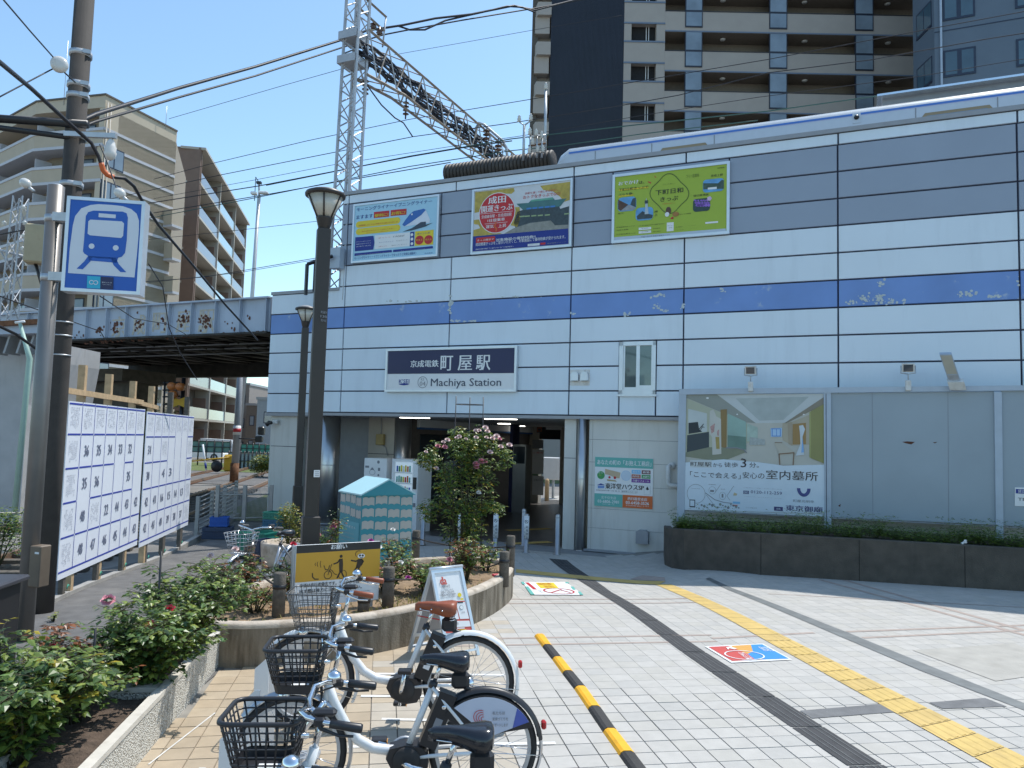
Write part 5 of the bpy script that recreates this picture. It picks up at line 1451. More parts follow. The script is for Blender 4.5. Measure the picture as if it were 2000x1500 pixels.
wire("service_wire","pale wire with a small ball running under the sign to the girder bottom",[(195,578,10),(262,622,12.5),(328,633,15),(366,655,17)],.008,m_wire,"service wire",seg=3)
wire("service_wire","short thick dark cable dropping behind the steel sign pole",[(-20,628,9.5),(30,652,10),(72,682,10.5)],.02,m_cable,"service wire",seg=3)
# ---------------------------------------------------------------- concrete utility pole, steel sign pole, railway sign
pc=GP(82,1194)
up=thing("utility_pole","tall dark concrete utility pole standing behind the metal sign pole","utility pole",pc)
mb=MB();ztop=7.9
mb.tube([pc+UP*-.2,pc+UP*2.0,pc+UP*4.0,pc+UP*ztop],[.125,.122,.118,.112],m_conc_pole,20);mb.build("shaft",up)
def pole_z(py):return ZY(pc,py)
mb=MB()
for y in(107,168,190,268,362):
 mb=MB();z=pole_z(y);mb.tube([pc+UP*(z-.03),pc+UP*(z+.03)],.132,m_galv,20);mb.box(pc+V((.12,-.08,z)),(.09,.05,.05),m_galv,.4);mb.build("pole_band",up)
mb=MB()
for y in(630,656,694):mb=MB();z=pole_z(y);mb.tube([pc+UP*(z-.008),pc+UP*(z+.008)],.127,m_galv,16);mb.build("steel_strap",up)
mb=MB();zc=pole_z(250)
mb.tube([V((-9.5,pc.y-.25,zc+.12)),V((pc.x+.22,pc.y-.12,zc))],.05,m_black,10);mb.tube([V((-9.5,pc.y-.2,zc-.02)),V((-7,pc.y-.2,zc-.03)),V((pc.x,pc.y-.1,zc-.16))],.035,m_black,8)
mb.build("crossarm",up)
mb=MB();zb_=pole_z(270);mb.obox(pc+V((-.05,-.16,zb_-.03)),V((.62,.03,0)),V((0,.05,0)),V((0,0,.06)),m_galv);mb.build("bracket_arm",up)
mb=MB();c=AT(216,285,pc.y-.1);mb.lathe(c-UP*.12,[(.015,.22),(.05,.16),(.055,.12),(.07,.10),(.065,.05),(.075,.03),(.06,-.03),(.02,-.06)],m_porc,14);mb.build("insulator",up)
mb=MB();c=AT(116,126,8.2);mb.lathe(c,[(.0,-.045),(.05,-.045),(.085,-.03),(.09,0),(.085,.03),(.05,.045),(0,.045)],m_porc,20,ax=(.35,-.9,.1));mb.lathe(c,[(0,-.055),(.03,-.055),(.04,-.046)],m_rust,12,ax=(.35,-.9,.1));mb.build("round_insulator",up)
for px,py in((234,377),(50,358)):
 mb=MB();c=AT(px,py,8.5);mb.lathe(c,[(0,-.07),(.035,-.06),(.05,-.03),(.055,0),(.05,.03),(.035,.06),(0,.07)],m_porc,14,ax=(.8,-.2,-.5));mb.tube([c+V((.02,0,-.03)),c+V((.1,0,-.09))],.02,m_galv,6);mb.build("ball_insulator",up)
mb=MB();c=AT(72,478,9.3);mb.bbox(c,(.24,.2,.48),M("junction_box_beige",(.40,.34,.22),rough=.6,var=.1,stain=.3,scol=(.25,.15,.08),ss=6),.02,.35);mb.tube([c+UP*-.24,c+UP*-.5+V((.1,0,0))],.02,m_black,6)
tag(mb.build("junction_box",loc=c),"beige steel junction box hanging left of the poles","junction box")
ps=GP(47,1250)
sp=thing("sign_pole","brushed steel pole carrying the blue railway sign","sign pole",ps)
zs=ZY(ps,364);m_spole=M("steel_pole_grey",(.20,.19,.18),rough=.42,metal=.5,var=.12,vs=3,stain=.3,scol=(.14,.12,.1),ss=2,streak=True)
mb=MB();mb.tube([ps-UP*.1,ps+UP*zs],.083,m_spole,20);mb.lathe(ps+UP*zs,[(.083,0),(.06,.015),(0,.02)],m_galv,20);mb.build("shaft",sp)
zbx0,zbx1=ZY(ps,1143),ZY(ps,1063)
mb=MB();mb.bbox(ps+V((.13,-.04,(zbx0+zbx1)/2)),(.14,.14,zbx1-zbx0),M("control_box_brown",(.16,.12,.085),rough=.55,var=.12),.01,-.25);mb.build("control_box",sp)
mb=MB();mb.box(ps+V((.14,-.118,zbx1-.07)),(.05,.004,.02),m_paper,-.25);mb.build("sticker",sp)
SD=V((1,.17,0)).normalized()
sO=ps+V((.1,-.13,0))
SP=Plane(sO,SD)
q=[SP.hit(*c)for c in((134,383),(286,394),(272,577),(117,567))]
su0=(q[0][0]+q[3][0])/2;su1=(q[1][0]+q[2][0])/2;sv0=(q[2][1]+q[3][1])/2;sv1=(q[0][1]+q[1][1])/2
ms=thing("railway_sign","blue and white illuminated box sign with a train pictogram on the steel pole","sign",SP.w(su0,sv0,0))
mb=MB();mb.obox(SP.w(su0,sv0,-.16),SD*(su1-su0),UP*(sv1-sv0),SP.n*.16,m_alu);mb.build("housing",ms)
mb=MB();e=.035
for a,b,c,d in((su0,su1,sv0,sv0+e),(su0,su1,sv1-e,sv1),(su0,su0+e,sv0+e,sv1-e),(su1-e,su1,sv0+e,sv1-e)):
 mb.obox(SP.w(a,c,.0),SD*(b-a),UP*(d-c),SP.n*.012,m_alu)
mb.build("frame",ms)
mb=MB();mb.obox(SP.w(su0+e,sv0+e,.001),SD*(su1-su0-2*e),UP*(sv1-sv0-2*e),SP.n*.003,m_blue);mb.build("face",ms)
mb=MB()
for py in(428,543):
 mb=MB();z=ZY(ps,py);mb.tube([ps+UP*(z-.035),ps+UP*(z+.035)],.09,m_galv,18);mb.box(ps+V((.12,-.07,z)),(.14,.1,.09),m_galv,.1);mb.build("clamp",ms)
s=Sign(SP,.004,ms,(0,350,3.3333))
# white tunnel shape, train, tracks
pts=[(443,611),(455,450),(475,300),(490,240),(530,190),(590,168),(640,163),(730,168),(800,176),(855,195),(890,225),(905,270),(905,330),(893,480),(876,640)]
m_sgw=M("sign_white",(.62,.66,.72),rough=.4,var=.02)
s.poly(pts,m_sgw,1)
s.poly([(541,470),(548,400),(560,240),(575,215),(610,205),(800,212),(825,222),(833,250),(826,400),(815,480),(795,505),(745,520),(630,515),(575,500),(550,485)],m_blue,2)
s.poly([(645,222),(756,232),(754,256),(643,248)],m_sgw,3);s.poly([(590,264),(795,276),(809,290),(803,370),(790,384),(586,366),(572,355),(577,275)],m_sgw,3)
s.circ(598,437,19,m_sgw,3);s.circ(755,448,19,m_sgw,3)
s.poly([(575,500),(605,505),(590,535),(540,587),(500,583),(550,535)],m_blue,2);s.poly([(755,515),(725,520),(740,560),(785,605),(823,606),(775,555)],m_blue,2);s.poly([(575,500),(770,512),(760,545),(580,530)],m_blue,2)
s.poly([(570,630),(656,635),(654,714),(567,709)],M("sign_cyan",(.02,.40,.58),rough=.4,var=0),3);s.poly([(656,635),(740,640),(738,718),(654,714)],m_navy,3)
s.ring(598,672,16,5,m_sgw,4);s.ring(625,674,16,5,m_sgw,4);s.text(665,668,728,680,"東京メトロ",m_sgw,4);s.text(668,684,722,692,"Tokyo Metro",m_sgw,4)
# ---------------------------------------------------------------- poster boards along the path
PA=GP(107,1176);PB_=GP(378,1058)
PA=V((PA.x,PA.y,0));PB_=V((PB_.x,PB_.y,0))
PP=Plane(PA,PB_-PA)
m_bd=M("poster_board_white",(.74,.77,.83),rough=.45,var=.02);m_pl=M("poster_blue_line",(.03,.05,.36),rough=.5,var=0);m_pn=M("poster_number",(.17,.19,.27),rough=.5,var=0);m_pt=M("poster_fine_print",(.50,.52,.58),rough=.5,var=0)
def board(label,c,ncol,nums,dmg):
 q=[PP.hit(*p)for p in c]
 u0=(q[0][0]+q[3][0])/2;u1=(q[1][0]+q[2][0])/2;vb=(q[2][1]+q[3][1])/2;vt_=(q[0][1]+q[1][1])/2
 t=thing("poster_board",label,"poster board",PP.w((u0+u1)/2,0,0),"election poster boards along the path")
 mb=MB();mb.obox(PP.w(u0,vb,-.012),PP.ex*(u1-u0),UP*(vt_-vb),PP.n*.012,m_bd);mb.build("panel",t)
 s=Sign(PP,.001,t)
 w=(u1-u0)/ncol;h=(vt_-vb)/5.15;y0=vb+.08
 def rr_(a,b,c2,d,m,l=1):s.mb.quad(PP.w(a,b,s.o(l)),PP.w(c2,b,s.o(l)),PP.w(c2,d,s.o(l)),PP.w(a,d,s.o(l)),m)
 rg2=random.Random(len(label))
 for r in range(6):
  yy=y0+h*r*1.0
  if r==5:yy=vt_-.03
  if r==0:rr_(u0+.01,yy,u1-.01,yy+.022,m_pl);continue
  for k in range(ncol):
   if(r,k)in dmg:continue
   rr_(u0+k*w+.04*w,yy-.011,u0+k*w+.96*w,yy+.011,m_pl)
 for k in range(1,ncol):
  for r in range(5):
   if(r,k,1)in dmg:continue
   rr_(u0+k*w-.006,y0+h*r+.01,u0+k*w+.006,y0+h*(r+1)-.01,m_pl)
 for r in range(5):
  for k in range(ncol):
   n=nums[r][k];cx=u0+(k+.5)*w;cy=y0+h*(r+.5)
   if n is None:continue
   if n=='':
    for i in range(7):
     a=-.3*w+i*.09*w;lo=cy-h*rg2.uniform(.2,.34);hi=cy+h*.33
     k2=9
     for j in range(k2):
      z0_=lo+(hi-lo)*j/k2
      if rg2.random()<.8:rr_(cx+a,z0_,cx+a+.035*w*rg2.uniform(.5,1.3),z0_+(hi-lo)/k2*.7,m_pt)
   else:
    s.tuv(cx-.17*w,cy-.075,cx+.17*w,cy+.075,n,m_pn,2,.03)
    # glossy clear film marks
 for(a,b,c2,d)in((.55,.32,.95,.52),):
  pass
 return t,(u0,u1,vb,vt_)
E_=''
numsA=[[E_,'48','47','46','45','44','43'],[E_,'48',E_,'22','44','43','42'],[E_,'35','36',None,None,'35',None],[E_,'36','35','34','33','32',None],[E_,E_,E_,E_,E_,E_,E_]]
tA,eA=board("white numbered poster board on timber posts, the near one beside the concrete pole",[(140,781),(279,801),(272,1067),(107,1130)],7,numsA,{(2,1),(3,4),(3,6),(2,6)})
numsB=[['42','41','40','39','38','37',E_],['42','41','16','15','14','13',E_],['30',None,'4','3',None,None,E_],['31',None,E_,None,None,None,E_],[E_,E_,E_,E_,E_,E_,E_]]
tB,eB=board("white numbered poster board on timber posts, the far one nearer the bridge",[(285,801),(378,815),(368,1028),(275,1064)],7,numsB,{(3,3),(3,4),(3,5),(4,4),(4,5)})
tf=thing("timber_trestle","raw timber trestle of posts and a rail holding up the poster boards","timber trestle",PP.w((eA[0]+eA[1])/2,0,-.1))
for px,yt_ in((155,712),(208,730),(256,744),(293,754),(331,766),(364,775)):
 u,_=PP.hit(px,780,-.08);z=PP.hit(px,yt_,-.08)[1];mb=MB()
 mb.obox(PP.w(u-.045,-.15,-.105),PP.ex*.09,UP*(z+.15),PP.n*.09,m_wood if px<330 else m_woodold);mb.build("post",tf)
mb=MB();a=PP.P(118,767,-.01);b=PP.P(275,790,-.01);mb.obox(a,b-a,UP*.075,PP.n*.045,m_wood);mb.build("rail",tf)
mb=MB();a=PP.P(262,789,-.04);b=PP.P(305,800,-.04);mb.obox(a,b-a,UP*.07,PP.n*.04,m_wood);mb.build("rail",tf)
for px in(121,187,237,283,316,350):
 u,_=PP.hit(px,1100-(px-121)*.35,-.06);mb=MB();g0_=gz(*PP.w(u,0)[:2])
 mb.obox(PP.w(u-.04,g0_-.1,-.075),PP.ex*.08,UP*(.42-g0_),PP.n*.06,m_woodold);lg=mb.build("stake",tf)
 mb=MB();c=PP.w(u+.05,g0_+.10,0);mb.tube([c,c+UP*.05+PP.ex*.04,c+UP*.02+PP.ex*.09],.008,M("green_tie",(.05,.38,.26),rough=.5,var=0),5);mb.build("green_tie",lg)
 # ---------------------------------------------------------------- low fences beside the track
m_fence=M("fence_grey",(.36,.35,.33),rough=.6,metal=.3,var=.12)
def pipe_fence(label,a,b,h,nr,npost,seed=0,bars=0):
 t=thing("track_fence",label,"fence",a)
 for i in range(npost):
  c=a.lerp(b,i/(npost-1));mb=MB();mb.box(c+UP*(h/2),(.08,.08,h),m_fence,.1);mb.build("post",t)
 for k in range(nr):
  mb=MB();z=h*(k+.6)/nr
  mb.tube([a+UP*z,b+UP*z],.018,m_fence,6);mb.build("rail",t)
 if bars:
  mb=MB();d=b-a
  for i in range(bars):
   c=a.lerp(b,i/bars);mb.tube([c+UP*.05,c+UP*(h-.05)],.006,m_fence,4)
  mb.build("bars",t,kind='stuff')
 return t
A0=GP(44,1096,-.12);B0=A0-(A0-V((0,0,0))).normalized()*0+V((-5.5,-1.2,0))
pipe_fence("grey tram fence with thin bars outside the two poles",A0,A0+V((-4.2,-1.6,0)),.98,5,4,bars=60)
F0=GP(383,1050,-.02);F1=V((-6.1,24.5,-.05))
pipe_fence("low railed track fence between the far poster board and the level crossing",F0,V((F0.x-.35,21.5,-.1)),.95,9,4)
F2=AT(421,1040,18.0);F2.z=-.15
F3=AT(528,1000,18.6);F3.z=-.15
pipe_fence("dark mesh fence between the low track fence and the white station pier",V((F2.x,F2.y,-.15)),V((F3.x,F3.y,-.15)),1.1,2,3,bars=44)
# dark cabinet at the left edge
cb=GP(20,1290)
t=thing("steel_cabinet","dark steel cabinet with a sloping lid beside the steel sign pole","cabinet",cb)
mb=MB();zc1=0.82
cx,cy=-4.44,6.9
mb.bbox(V((cx-.32,cy,.38)),(.62,.6,.8),M("cabinet_dark",(.018,.018,.02),rough=.5,var=.2,vs=3),.02,.12);mb.build("body",t)
mb=MB();mb.bbox(V((cx-.32,cy,.80)),(.72,.70,.05),M("cabinet_lid",(.05,.05,.06),rough=.4,var=.1),.015,.12);mb.build("lid",t)
# ---------------------------------------------------------------- beige tower block behind the station
TY=56.0
TW=Plane(AT(1040,858,TY),(1,-.012,0));TW.o.z=0
def twx(px,py=150,off=0):return TW.hit(px,py,off)[0]
def twz(px,py,off=0):return TW.hit(px,py,off)[1]
def pbox(pl,mb,u0,u1,v0,v1,o0,o1,mat):
 mb.obox(pl.w(u0,v0,o0),pl.ex*(u1-u0),UP*(v1-v0),pl.n*(o1-o0),mat)
m_twb=M("tower_tile_beige",(.39,.345,.305),rough=.7,var=.05,vs=1.0);m_twd=M("tower_dark_screen",(.022,.026,.042),rough=.45,var=.15,vs=.6);m_twr=M("corridor_brown",(.20,.17,.14),rough=.8,var=.1);m_twblue=M("tower_blue_trim",(.15,.19,.26),rough=.5,var=0)
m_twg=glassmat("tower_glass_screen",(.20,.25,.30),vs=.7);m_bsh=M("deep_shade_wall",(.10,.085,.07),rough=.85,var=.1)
tb=thing("tower_block","tall beige apartment tower with open corridors and a black screen, behind the train","apartment tower",TW.w(0,0,0))
x0,x1,x2,x3,x4=twx(1040),twx(1074),twx(1217),twx(1298),twx(1860)
zt0=twz(1400,24);zt1=twz(1400,101.5);PT=zt0-zt1;ph=zt0-twz(1400,61)
ZMIN,ZMAX=-.4,39.5
mb=MB()
pbox(TW,mb,x3,x4,ZMIN,ZMAX,-12,-1.7,m_twr);pbox(TW,mb,x0+.05,x3,ZMIN,ZMAX,-12,-.9,m_twb);pbox(TW,mb,x3-.05,x4,ZMIN,12,-1.7,-.1,m_twb)
mb.build("wall",tb)
mb=MB();pbox(TW,mb,x1,x2,8,ZMAX,-.9,-.05,m_twd)
nb=60
for k in range(nb):
 u=x1+(x2-x1)*(k+.5)/nb;pbox(TW,mb,u-.018,u+.018,14,ZMAX,-.05,.01,m_twd)
mb.build("louvre_screen",tb)
k0_=-9
zs_list=[zt0-PT*k for k in range(-2,10)]
cyl_=None
for zi,ztp in enumerate(zs_list):
 if ztp<10:continue
 mb=MB();pbox(TW,mb,x3,x4,ztp-ph,ztp,-.2,0,m_twb);pbox(TW,mb,x3,x4,ztp-ph-.12,ztp-ph,-1.7,-.02,m_twr);pbox(TW,mb,x3,x4,ztp-ph-.1,ztp-ph,-.02,.03,m_twblue);pbox(TW,mb,x3,x4,ztp,ztp+.05,-.22,.03,m_twd)
 mb.build("corridor_parapet",tb)
 for a,b in((1337,1371),(1502,1537),(1670,1706)):
  mb=MB();ua,ub=twx(a),twx(b)
  pbox(TW,mb,ua,ub,ztp-ph+.25,ztp+(PT-ph)-.15,-.1,.06,m_twd);pbox(TW,mb,ua+.07,ub-.07,ztp+.1,ztp+(PT-ph)-.15,.06,.075,m_twg);pbox(TW,mb,ua+.07,ub-.07,ztp-ph+.35,ztp-.06,.06,.075,m_twg)
  mb.build("glass_screen",tb)
 for a,b in((1300,1310),(1428,1470),(1592,1634),(1740,1775)):
  mb=MB();pbox(TW,mb,twx(a),twx(b),ztp-ph-.1,ztp+.18,-1.7,-1.62,m_twd);mb.build("corridor_door",tb)
 for a in(1417,1580,1746):
  mb=MB();c=TW.w(twx(a),ztp+(PT-ph)-.14,-.9);mb.lathe(c,[(.22,0),(.2,-.06),(0,-.08)],m_paper,12);mb.build("corridor_lamp",tb)
 mb=MB();zw1=ztp-.96;zw0=zw1-1.45
 pbox(TW,mb,x2+.02,x3,zw1-PT+.0,zw0,-.9,-.02,m_twb);pbox(TW,mb,x2+.02,twx(1232),zw0,zw1,-.9,-.02,m_twb);pbox(TW,mb,twx(1281),x3,zw0,zw1,-.9,-.02,m_twb)
 mb.build("stair_wall",tb)
 mb=MB();pbox(TW,mb,x2,x3,zw1-.06,zw1+.06,-.03,.03,m_twblue);pbox(TW,mb,x2,x3,zw0-.06,zw0+.06,-.03,.03,m_twblue);mb.build("blue_trim",tb)
 mb=MB();pbox(TW,mb,twx(1232),twx(1281),zw0,zw1,-.89,-.6,m_darkvoid)
 wn=mb.build("window",tb)
 mb=MB()
 for f in(.62,.72):u=twx(1232)+(twx(1281)-twx(1232))*f;pbox(TW,mb,u,u+.05,zw0,zw1,-.55,-.5,m_paper)
 mb.build("window_bar",wn)
 mb=MB();pbox(TW,mb,x0+.1,x1-.1,ztp-1.9,ztp-.6,-.9,-.1,m_twb);mb.prism([TW.w(x0,ztp-.6,-.9),TW.w(x0+.3,ztp-.6,.25),TW.w(x1,ztp-.6,.25),TW.w(x1,ztp-.6,-.9)],UP*1.0,m_twb)
 mb.build("balcony",tb)
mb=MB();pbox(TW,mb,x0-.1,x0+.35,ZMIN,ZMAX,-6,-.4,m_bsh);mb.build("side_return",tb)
# ---------------------------------------------------------------- dark blue tower at the right edge
DY=46.0
pa=AT(1832,600,DY)
DP=Plane(V((pa.x,pa.y,0)),EX)
m_dk=M("cladding_blue_grey",(.11,.145,.19),rough=.45,var=.06,vs=.8);m_dkf=M("window_frame_navy",(.02,.03,.06),rough=.4,var=0);m_dkg=glassmat("tower_glass_teal",(.06,.11,.15),vs=.5)
dt=thing("dark_tower","dark blue grey office tower in front of the beige tower","office tower",DP.w(0,0,0))
zt2=41.0
lf=AT(1789,600,DY+2.6);lf=V((lf.x,lf.y,0))
mb=MB();pts=[DP.w(0,0,0),DP.w(9,0,0),DP.w(9,0,-9),lf+V((5,8,0)),lf]
mb.prism(pts,UP*zt2,m_dk);mb.build("wall",dt)
LPn=Plane(lf,DP.w(0,0,0)-lf)
zw=DP.hit(1870,122)[1];PTd=(DP.hit(1870,10)[1]-DP.hit(1870,122)[1])*.99
for k in range(-2,8):
 z=zw-PTd*k if k>=0 else zw+PTd*-k
 if z>zt2-1 or z<8:continue
 for a,b in((1842,1906),(1985,2050)):
  ua,ub=DP.hit(a,122)[0],DP.hit(b,122)[0]
  mb=MB();pbox(DP,mb,ua,ub,z-.85,z+.85,0,.05,m_dkf);wn=mb.build("window",dt)
  um_=(ua+ub)/2
  for p0_,p1_ in((ua+.12,um_-.12),(um_+.12,ub-.12)):
   mb=MB();pbox(DP,mb,p0_,p1_,z-.72,z+.72,.05,.06,m_dkg);mb.build("pane",wn)
 L2=(DP.w(0,0,0)-lf).length
 mb=MB();pbox(LPn,mb,.5,L2-.3,z-.9,z+.8,0,.05,m_dkf);wn=mb.build("window",dt)
 for j in range(2):
  mb=MB();pbox(LPn,mb,.6+j*(L2-.8)/2,.5+(j+1)*(L2-.8)/2,z-.75,z+.7,.05,.06,m_dkg);mb.build("pane",wn)
 mb=MB();pbox(DP,mb,0,9,z-1.5,z-1.44,0,.02,m_dkf);mb.build("floor_seam",dt)
mb=MB();u=DP.hit(1838,100)[0];mb.tube([DP.w(u,0,.15),DP.w(u,zt2,.15)],.07,m_frame,8);mb.build("downpipe",dt)
# ---------------------------------------------------------------- tan apartment block on the left
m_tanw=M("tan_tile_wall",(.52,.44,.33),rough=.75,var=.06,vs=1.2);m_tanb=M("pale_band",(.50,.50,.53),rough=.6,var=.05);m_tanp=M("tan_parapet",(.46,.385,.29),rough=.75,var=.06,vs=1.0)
C0=AT(207,184,56);ZR=C0.z
C1=ZP(72,198,ZR);C2=ZP(-4,240,ZR);C3=ZP(-120,305,ZR);R1=ZP(346,256,ZR)
ta=thing("apartment_block","tan tiled apartment block with pale bands and curved balconies behind the poles","apartment block",V((C0.x,C0.y,0)))
poly=[V((p.x,p.y,0))for p in(C3,C2,C1,C0,R1)]
back=[poly[-1]+V((-3,9,0)),poly[0]+V((3,16,0))]
def inset(pts,d):
 out=[]
 for i,p in enumerate(pts):
  ds=[]
  if i>0:ds.append((pts[i]-pts[i-1]).normalized())
  if i<len(pts)-1:ds.append((pts[i+1]-pts[i]).normalized())
  n=sum((V((d_.y,-d_.x,0))for d_ in ds),V((0,0,0)))
  n.normalize();c=max(.5,n.dot(V((ds[0].y,-ds[0].x,0))))
  out.append(p-n*(d/c))
 return out
front=poly[:4]
rec=inset(front,1.5)
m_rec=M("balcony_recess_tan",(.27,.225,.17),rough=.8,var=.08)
mb=MB()
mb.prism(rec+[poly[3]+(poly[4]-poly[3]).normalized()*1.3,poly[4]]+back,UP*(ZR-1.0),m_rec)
mb.build("wall",ta)
def band(mb,pts,z0,z1,o0,o1,mat):
 a=inset(pts,-o1);b=inset(pts,-o0)
 for i in range(len(pts)-1):
  q=[V((p.x,p.y,z0))for p in(a[i],a[i+1],b[i+1],b[i])]
  mb.prism(q,UP*(z1-z0),mat)
mb=MB();band(mb,front,ZR-1.0,ZR,-1.6,0,m_tanw);band(mb,poly[3:],-.4,ZR,-.5,0,m_tanw);band(mb,poly,ZR-.08,ZR+.05,-.5,.08,M("roof_edge",(.12,.10,.08),rough=.7,var=0));mb.build("roof_parapet",ta)
PTt=2.72
rdir=(poly[4]-poly[3]);rl=rdir.length;rdir.normalize()
RPn=Plane(poly[3],rdir)
for k in range(9):
 zp=ZR-2.55-PTt*k
 if zp<0:break
 mb=MB();band(mb,front,zp-1.22,zp,-.18,0,m_tanp);band(mb,front,zp-.2,zp+.02,-.2,.05,m_tanb);band(mb,front,zp-1.42,zp-1.2,-1.5,.05,m_tanb);mb.build("balcony",ta)
 mb=MB();band(mb,poly[3:],zp-.16,zp+.06,0,.04,m_tanb);band(mb,poly[3:],zp-1.5,zp-1.28,0,.04,m_tanb);mb.build("band",ta)
 for i in range(3):
  a,b=rec[i],rec[i+1];L_=(b-a).length;pl=Plane(a,b-a)
  n_=max(1,int(L_/4))
  for j in range(n_):
   u=L_*(j+.5)/n_;mb=MB();pbox(pl,mb,u-.9,u+.9,zp-1.3,zp+1.0,0,.05,m_dkf);wn=mb.build("window",ta)
   for sx in(-.45,.45):
    mb=MB();pbox(pl,mb,u+sx-.38,u+sx+.38,zp-1.2,zp+.9,.05,.06,m_twg);mb.build("pane",wn)
   mb=MB();pbox(pl,mb,u+L_/n_*.5-.06,u+L_/n_*.5+.02,zp-1.2,zp+.9,0,1.2,m_tanb);mb.build("partition",ta)
 if k>=1:
  for f in(.10,.17):
   if f>.12 and k!=2:continue
   u=rl*(.13 if k!=1 else .15);mb=MB();pbox(RPn,mb,u-.9,u+.9,zp-.95+.8,zp+.95+.55,0,.04,m_dkf);wn=mb.build("window",ta)
   for sx in(-.44,.44):
    mb=MB();pbox(RPn,mb,u+sx-.38,u+sx+.38,zp-.05,zp+1.4,.04,.05,m_twg);mb.build("pane",wn)
   break
for f in(.02,.06):
 mb=MB();mb.tube([RPn.w(rl*f,0,.12),RPn.w(rl*f,ZR-.6,.12)],.05,m_beige,6);mb.build("drainpipe",ta)
for k in range(2,9):
 zp=ZR-2.55-PTt*k+1.0
 mb=MB();pbox(RPn,mb,rl*.80+.25*k,rl*1.03,zp-1.3,zp,0,.9,m_tanp);pbox(RPn,mb,rl*.8+.25*k,rl*1.035,zp-1.45,zp-1.25,0,.95,m_tanb);mb.build("side_balcony",ta)
mb=MB()
for px,py,h in((125,190,6.5),(324,238,2.0)):
 p=ZP(px,py+2,ZR);mb.tube([p+UP*-.5,p+UP*h*.7],.025,m_galv,4)
mb.build("antenna",ta)
# ---------------------------------------------------------------- brown apartment block
m_brw=M("brown_brick_wall",(.20,.135,.105),rough=.8,var=.08,vs=2);m_brr=M("brown_recess",(.17,.14,.115),rough=.85,var=.1);m_brg=M("balcony_glass_grey",(.19,.20,.23),rough=.2,var=.05,spec=.6);m_brb=M("balcony_glass_blue",(.34,.47,.52),rough=.15,var=.05,spec=.6)
B0_=AT(393,290,78);ZB=B0_.z
BE=ZP(481,438,ZB);BL=ZP(338,287,ZB)
f0=V((B0_.x,B0_.y,0));fE=V((BE.x,BE.y,0));fL=V((BL.x,BL.y,0))
bb=thing("apartment_block","brown brick apartment block with glass balconies beyond the girder bridge","apartment block",f0)
SPn=Plane(f0,fE-f0);Ls=(fE-f0).length
inn_=-SPn.n
mb=MB();mb.prism([fL,f0+inn_*.0,f0+SPn.ex*.3+inn_*0,f0+SPn.ex*.3+inn_*1.5,fE+inn_*1.5,fE+inn_*9,fL+SPn.ex*6],UP*ZB,m_brr);mb.build("core",bb)
FPn=Plane(fL,f0-fL);Lf=(f0-fL).length
mb=MB();pbox(FPn,mb,0,Lf,-.3,ZB+.05,0,.12,m_brw);pbox(SPn,mb,-.1,.35,-.3,ZB,-.2,.03,m_brw);mb.build("gable_wall",bb)
mb=MB();pbox(SPn,mb,-.1,Ls,ZB-.15,ZB+.1,-2,.5,m_beige);mb.build("roof_edge",bb)
nfl=9;PTb=ZB/nfl
bays=[.01,.36,.70,1.0]
for j,b in enumerate(bays):
 mb=MB();pbox(SPn,mb,Ls*b-.12,Ls*b+.12,-.3,ZB,-1.5,.1,m_beige if j else m_brw);mb.build("bay_column",bb)
for k in range(nfl):
 z=PTb*k
 mb=MB();pbox(SPn,mb,0,Ls,z-.2,z+.02,-1.5,.08,m_beige);mb.build("floor_slab",bb)
 for j in range(3):
  ua,ub=Ls*bays[j]+.14,Ls*bays[j+1]-.14
  if k>0:
   mb=MB();pbox(SPn,mb,ua,ub,z+.05,z+1.2,-.06,.0,m_brb if j==1 else m_brg);mb.build("balcony_glass",bb)
  um_=(ua+ub)/2
  mb=MB();pbox(SPn,mb,um_-1.3,um_+1.0,z+.1,z+2.1,-1.5,-1.44,m_dkf);wn=mb.build("window",bb)
  for sx in(-.72,.42):
   mb=MB();pbox(SPn,mb,um_+sx-.5,um_+sx+.5,z+.2,z+2.0,-1.44,-1.42,m_twg);mb.build("pane",wn)
  mb=MB();pbox(SPn,mb,ub-.9,ub-.85,z,z+2.4,-1.5,-.1,m_brw);mb.build("partition",bb)
  # small buildings beyond the crossing
def block(label,px0,px1,ytop,Y,mat,nwin=2,roof=True,cat="building"):
 a=AT(px0,860,Y);b=AT(px1,860,Y);z=AT((px0+px1)/2,ytop,Y).z
 t=thing("low_building",label,cat,V(((a.x+b.x)/2,Y,-.3)))
 w=b.x-a.x
 mb=MB();mb.obox(V((a.x,Y,-.3)),V((w,0,0)),V((0,8,0)),UP*(z+.3),mat);mb.build("wall",t)
 mb=MB();mb.obox(V((a.x-.1,Y-.1,z)),V((w+.2,0,0)),V((0,8.2,0)),UP*.25,m_trim);mb.build("roof",t)
 for i in range(nwin):
  zz=z-1.6-2.7*i
  if zz<.5:break
  mb=MB();mb.obox(V((a.x+w*.3,Y-.03,zz-.6)),V((min(1.2,w*.4),0,0)),V((0,.06,0)),UP*1.1,m_dkf);wn=mb.build("window",t)
  mb=MB();mb.obox(V((a.x+w*.3+.08,Y-.045,zz-.52)),V((min(1.2,w*.4)-.16,0,0)),V((0,.02,0)),UP*.94,m_twg);mb.build("pane",wn)
 return t
block("grey windowless house end beyond the green mesh fence",499,545,781,72,M("house_grey",(.27,.30,.33),rough=.8,var=.06),1)
block("low brown house between the brown block and the grey house",478,502,792,84,m_brr,2)
block("slim grey brown stair tower at the end of the brown block",460,482,752,88,M("stair_grey",(.25,.22,.20),rough=.8,var=.06),3)
block("pale house glimpsed through the station passage",1030,1130,815,60,M("house_pale",(.42,.45,.42),rough=.8,var=.06),1)
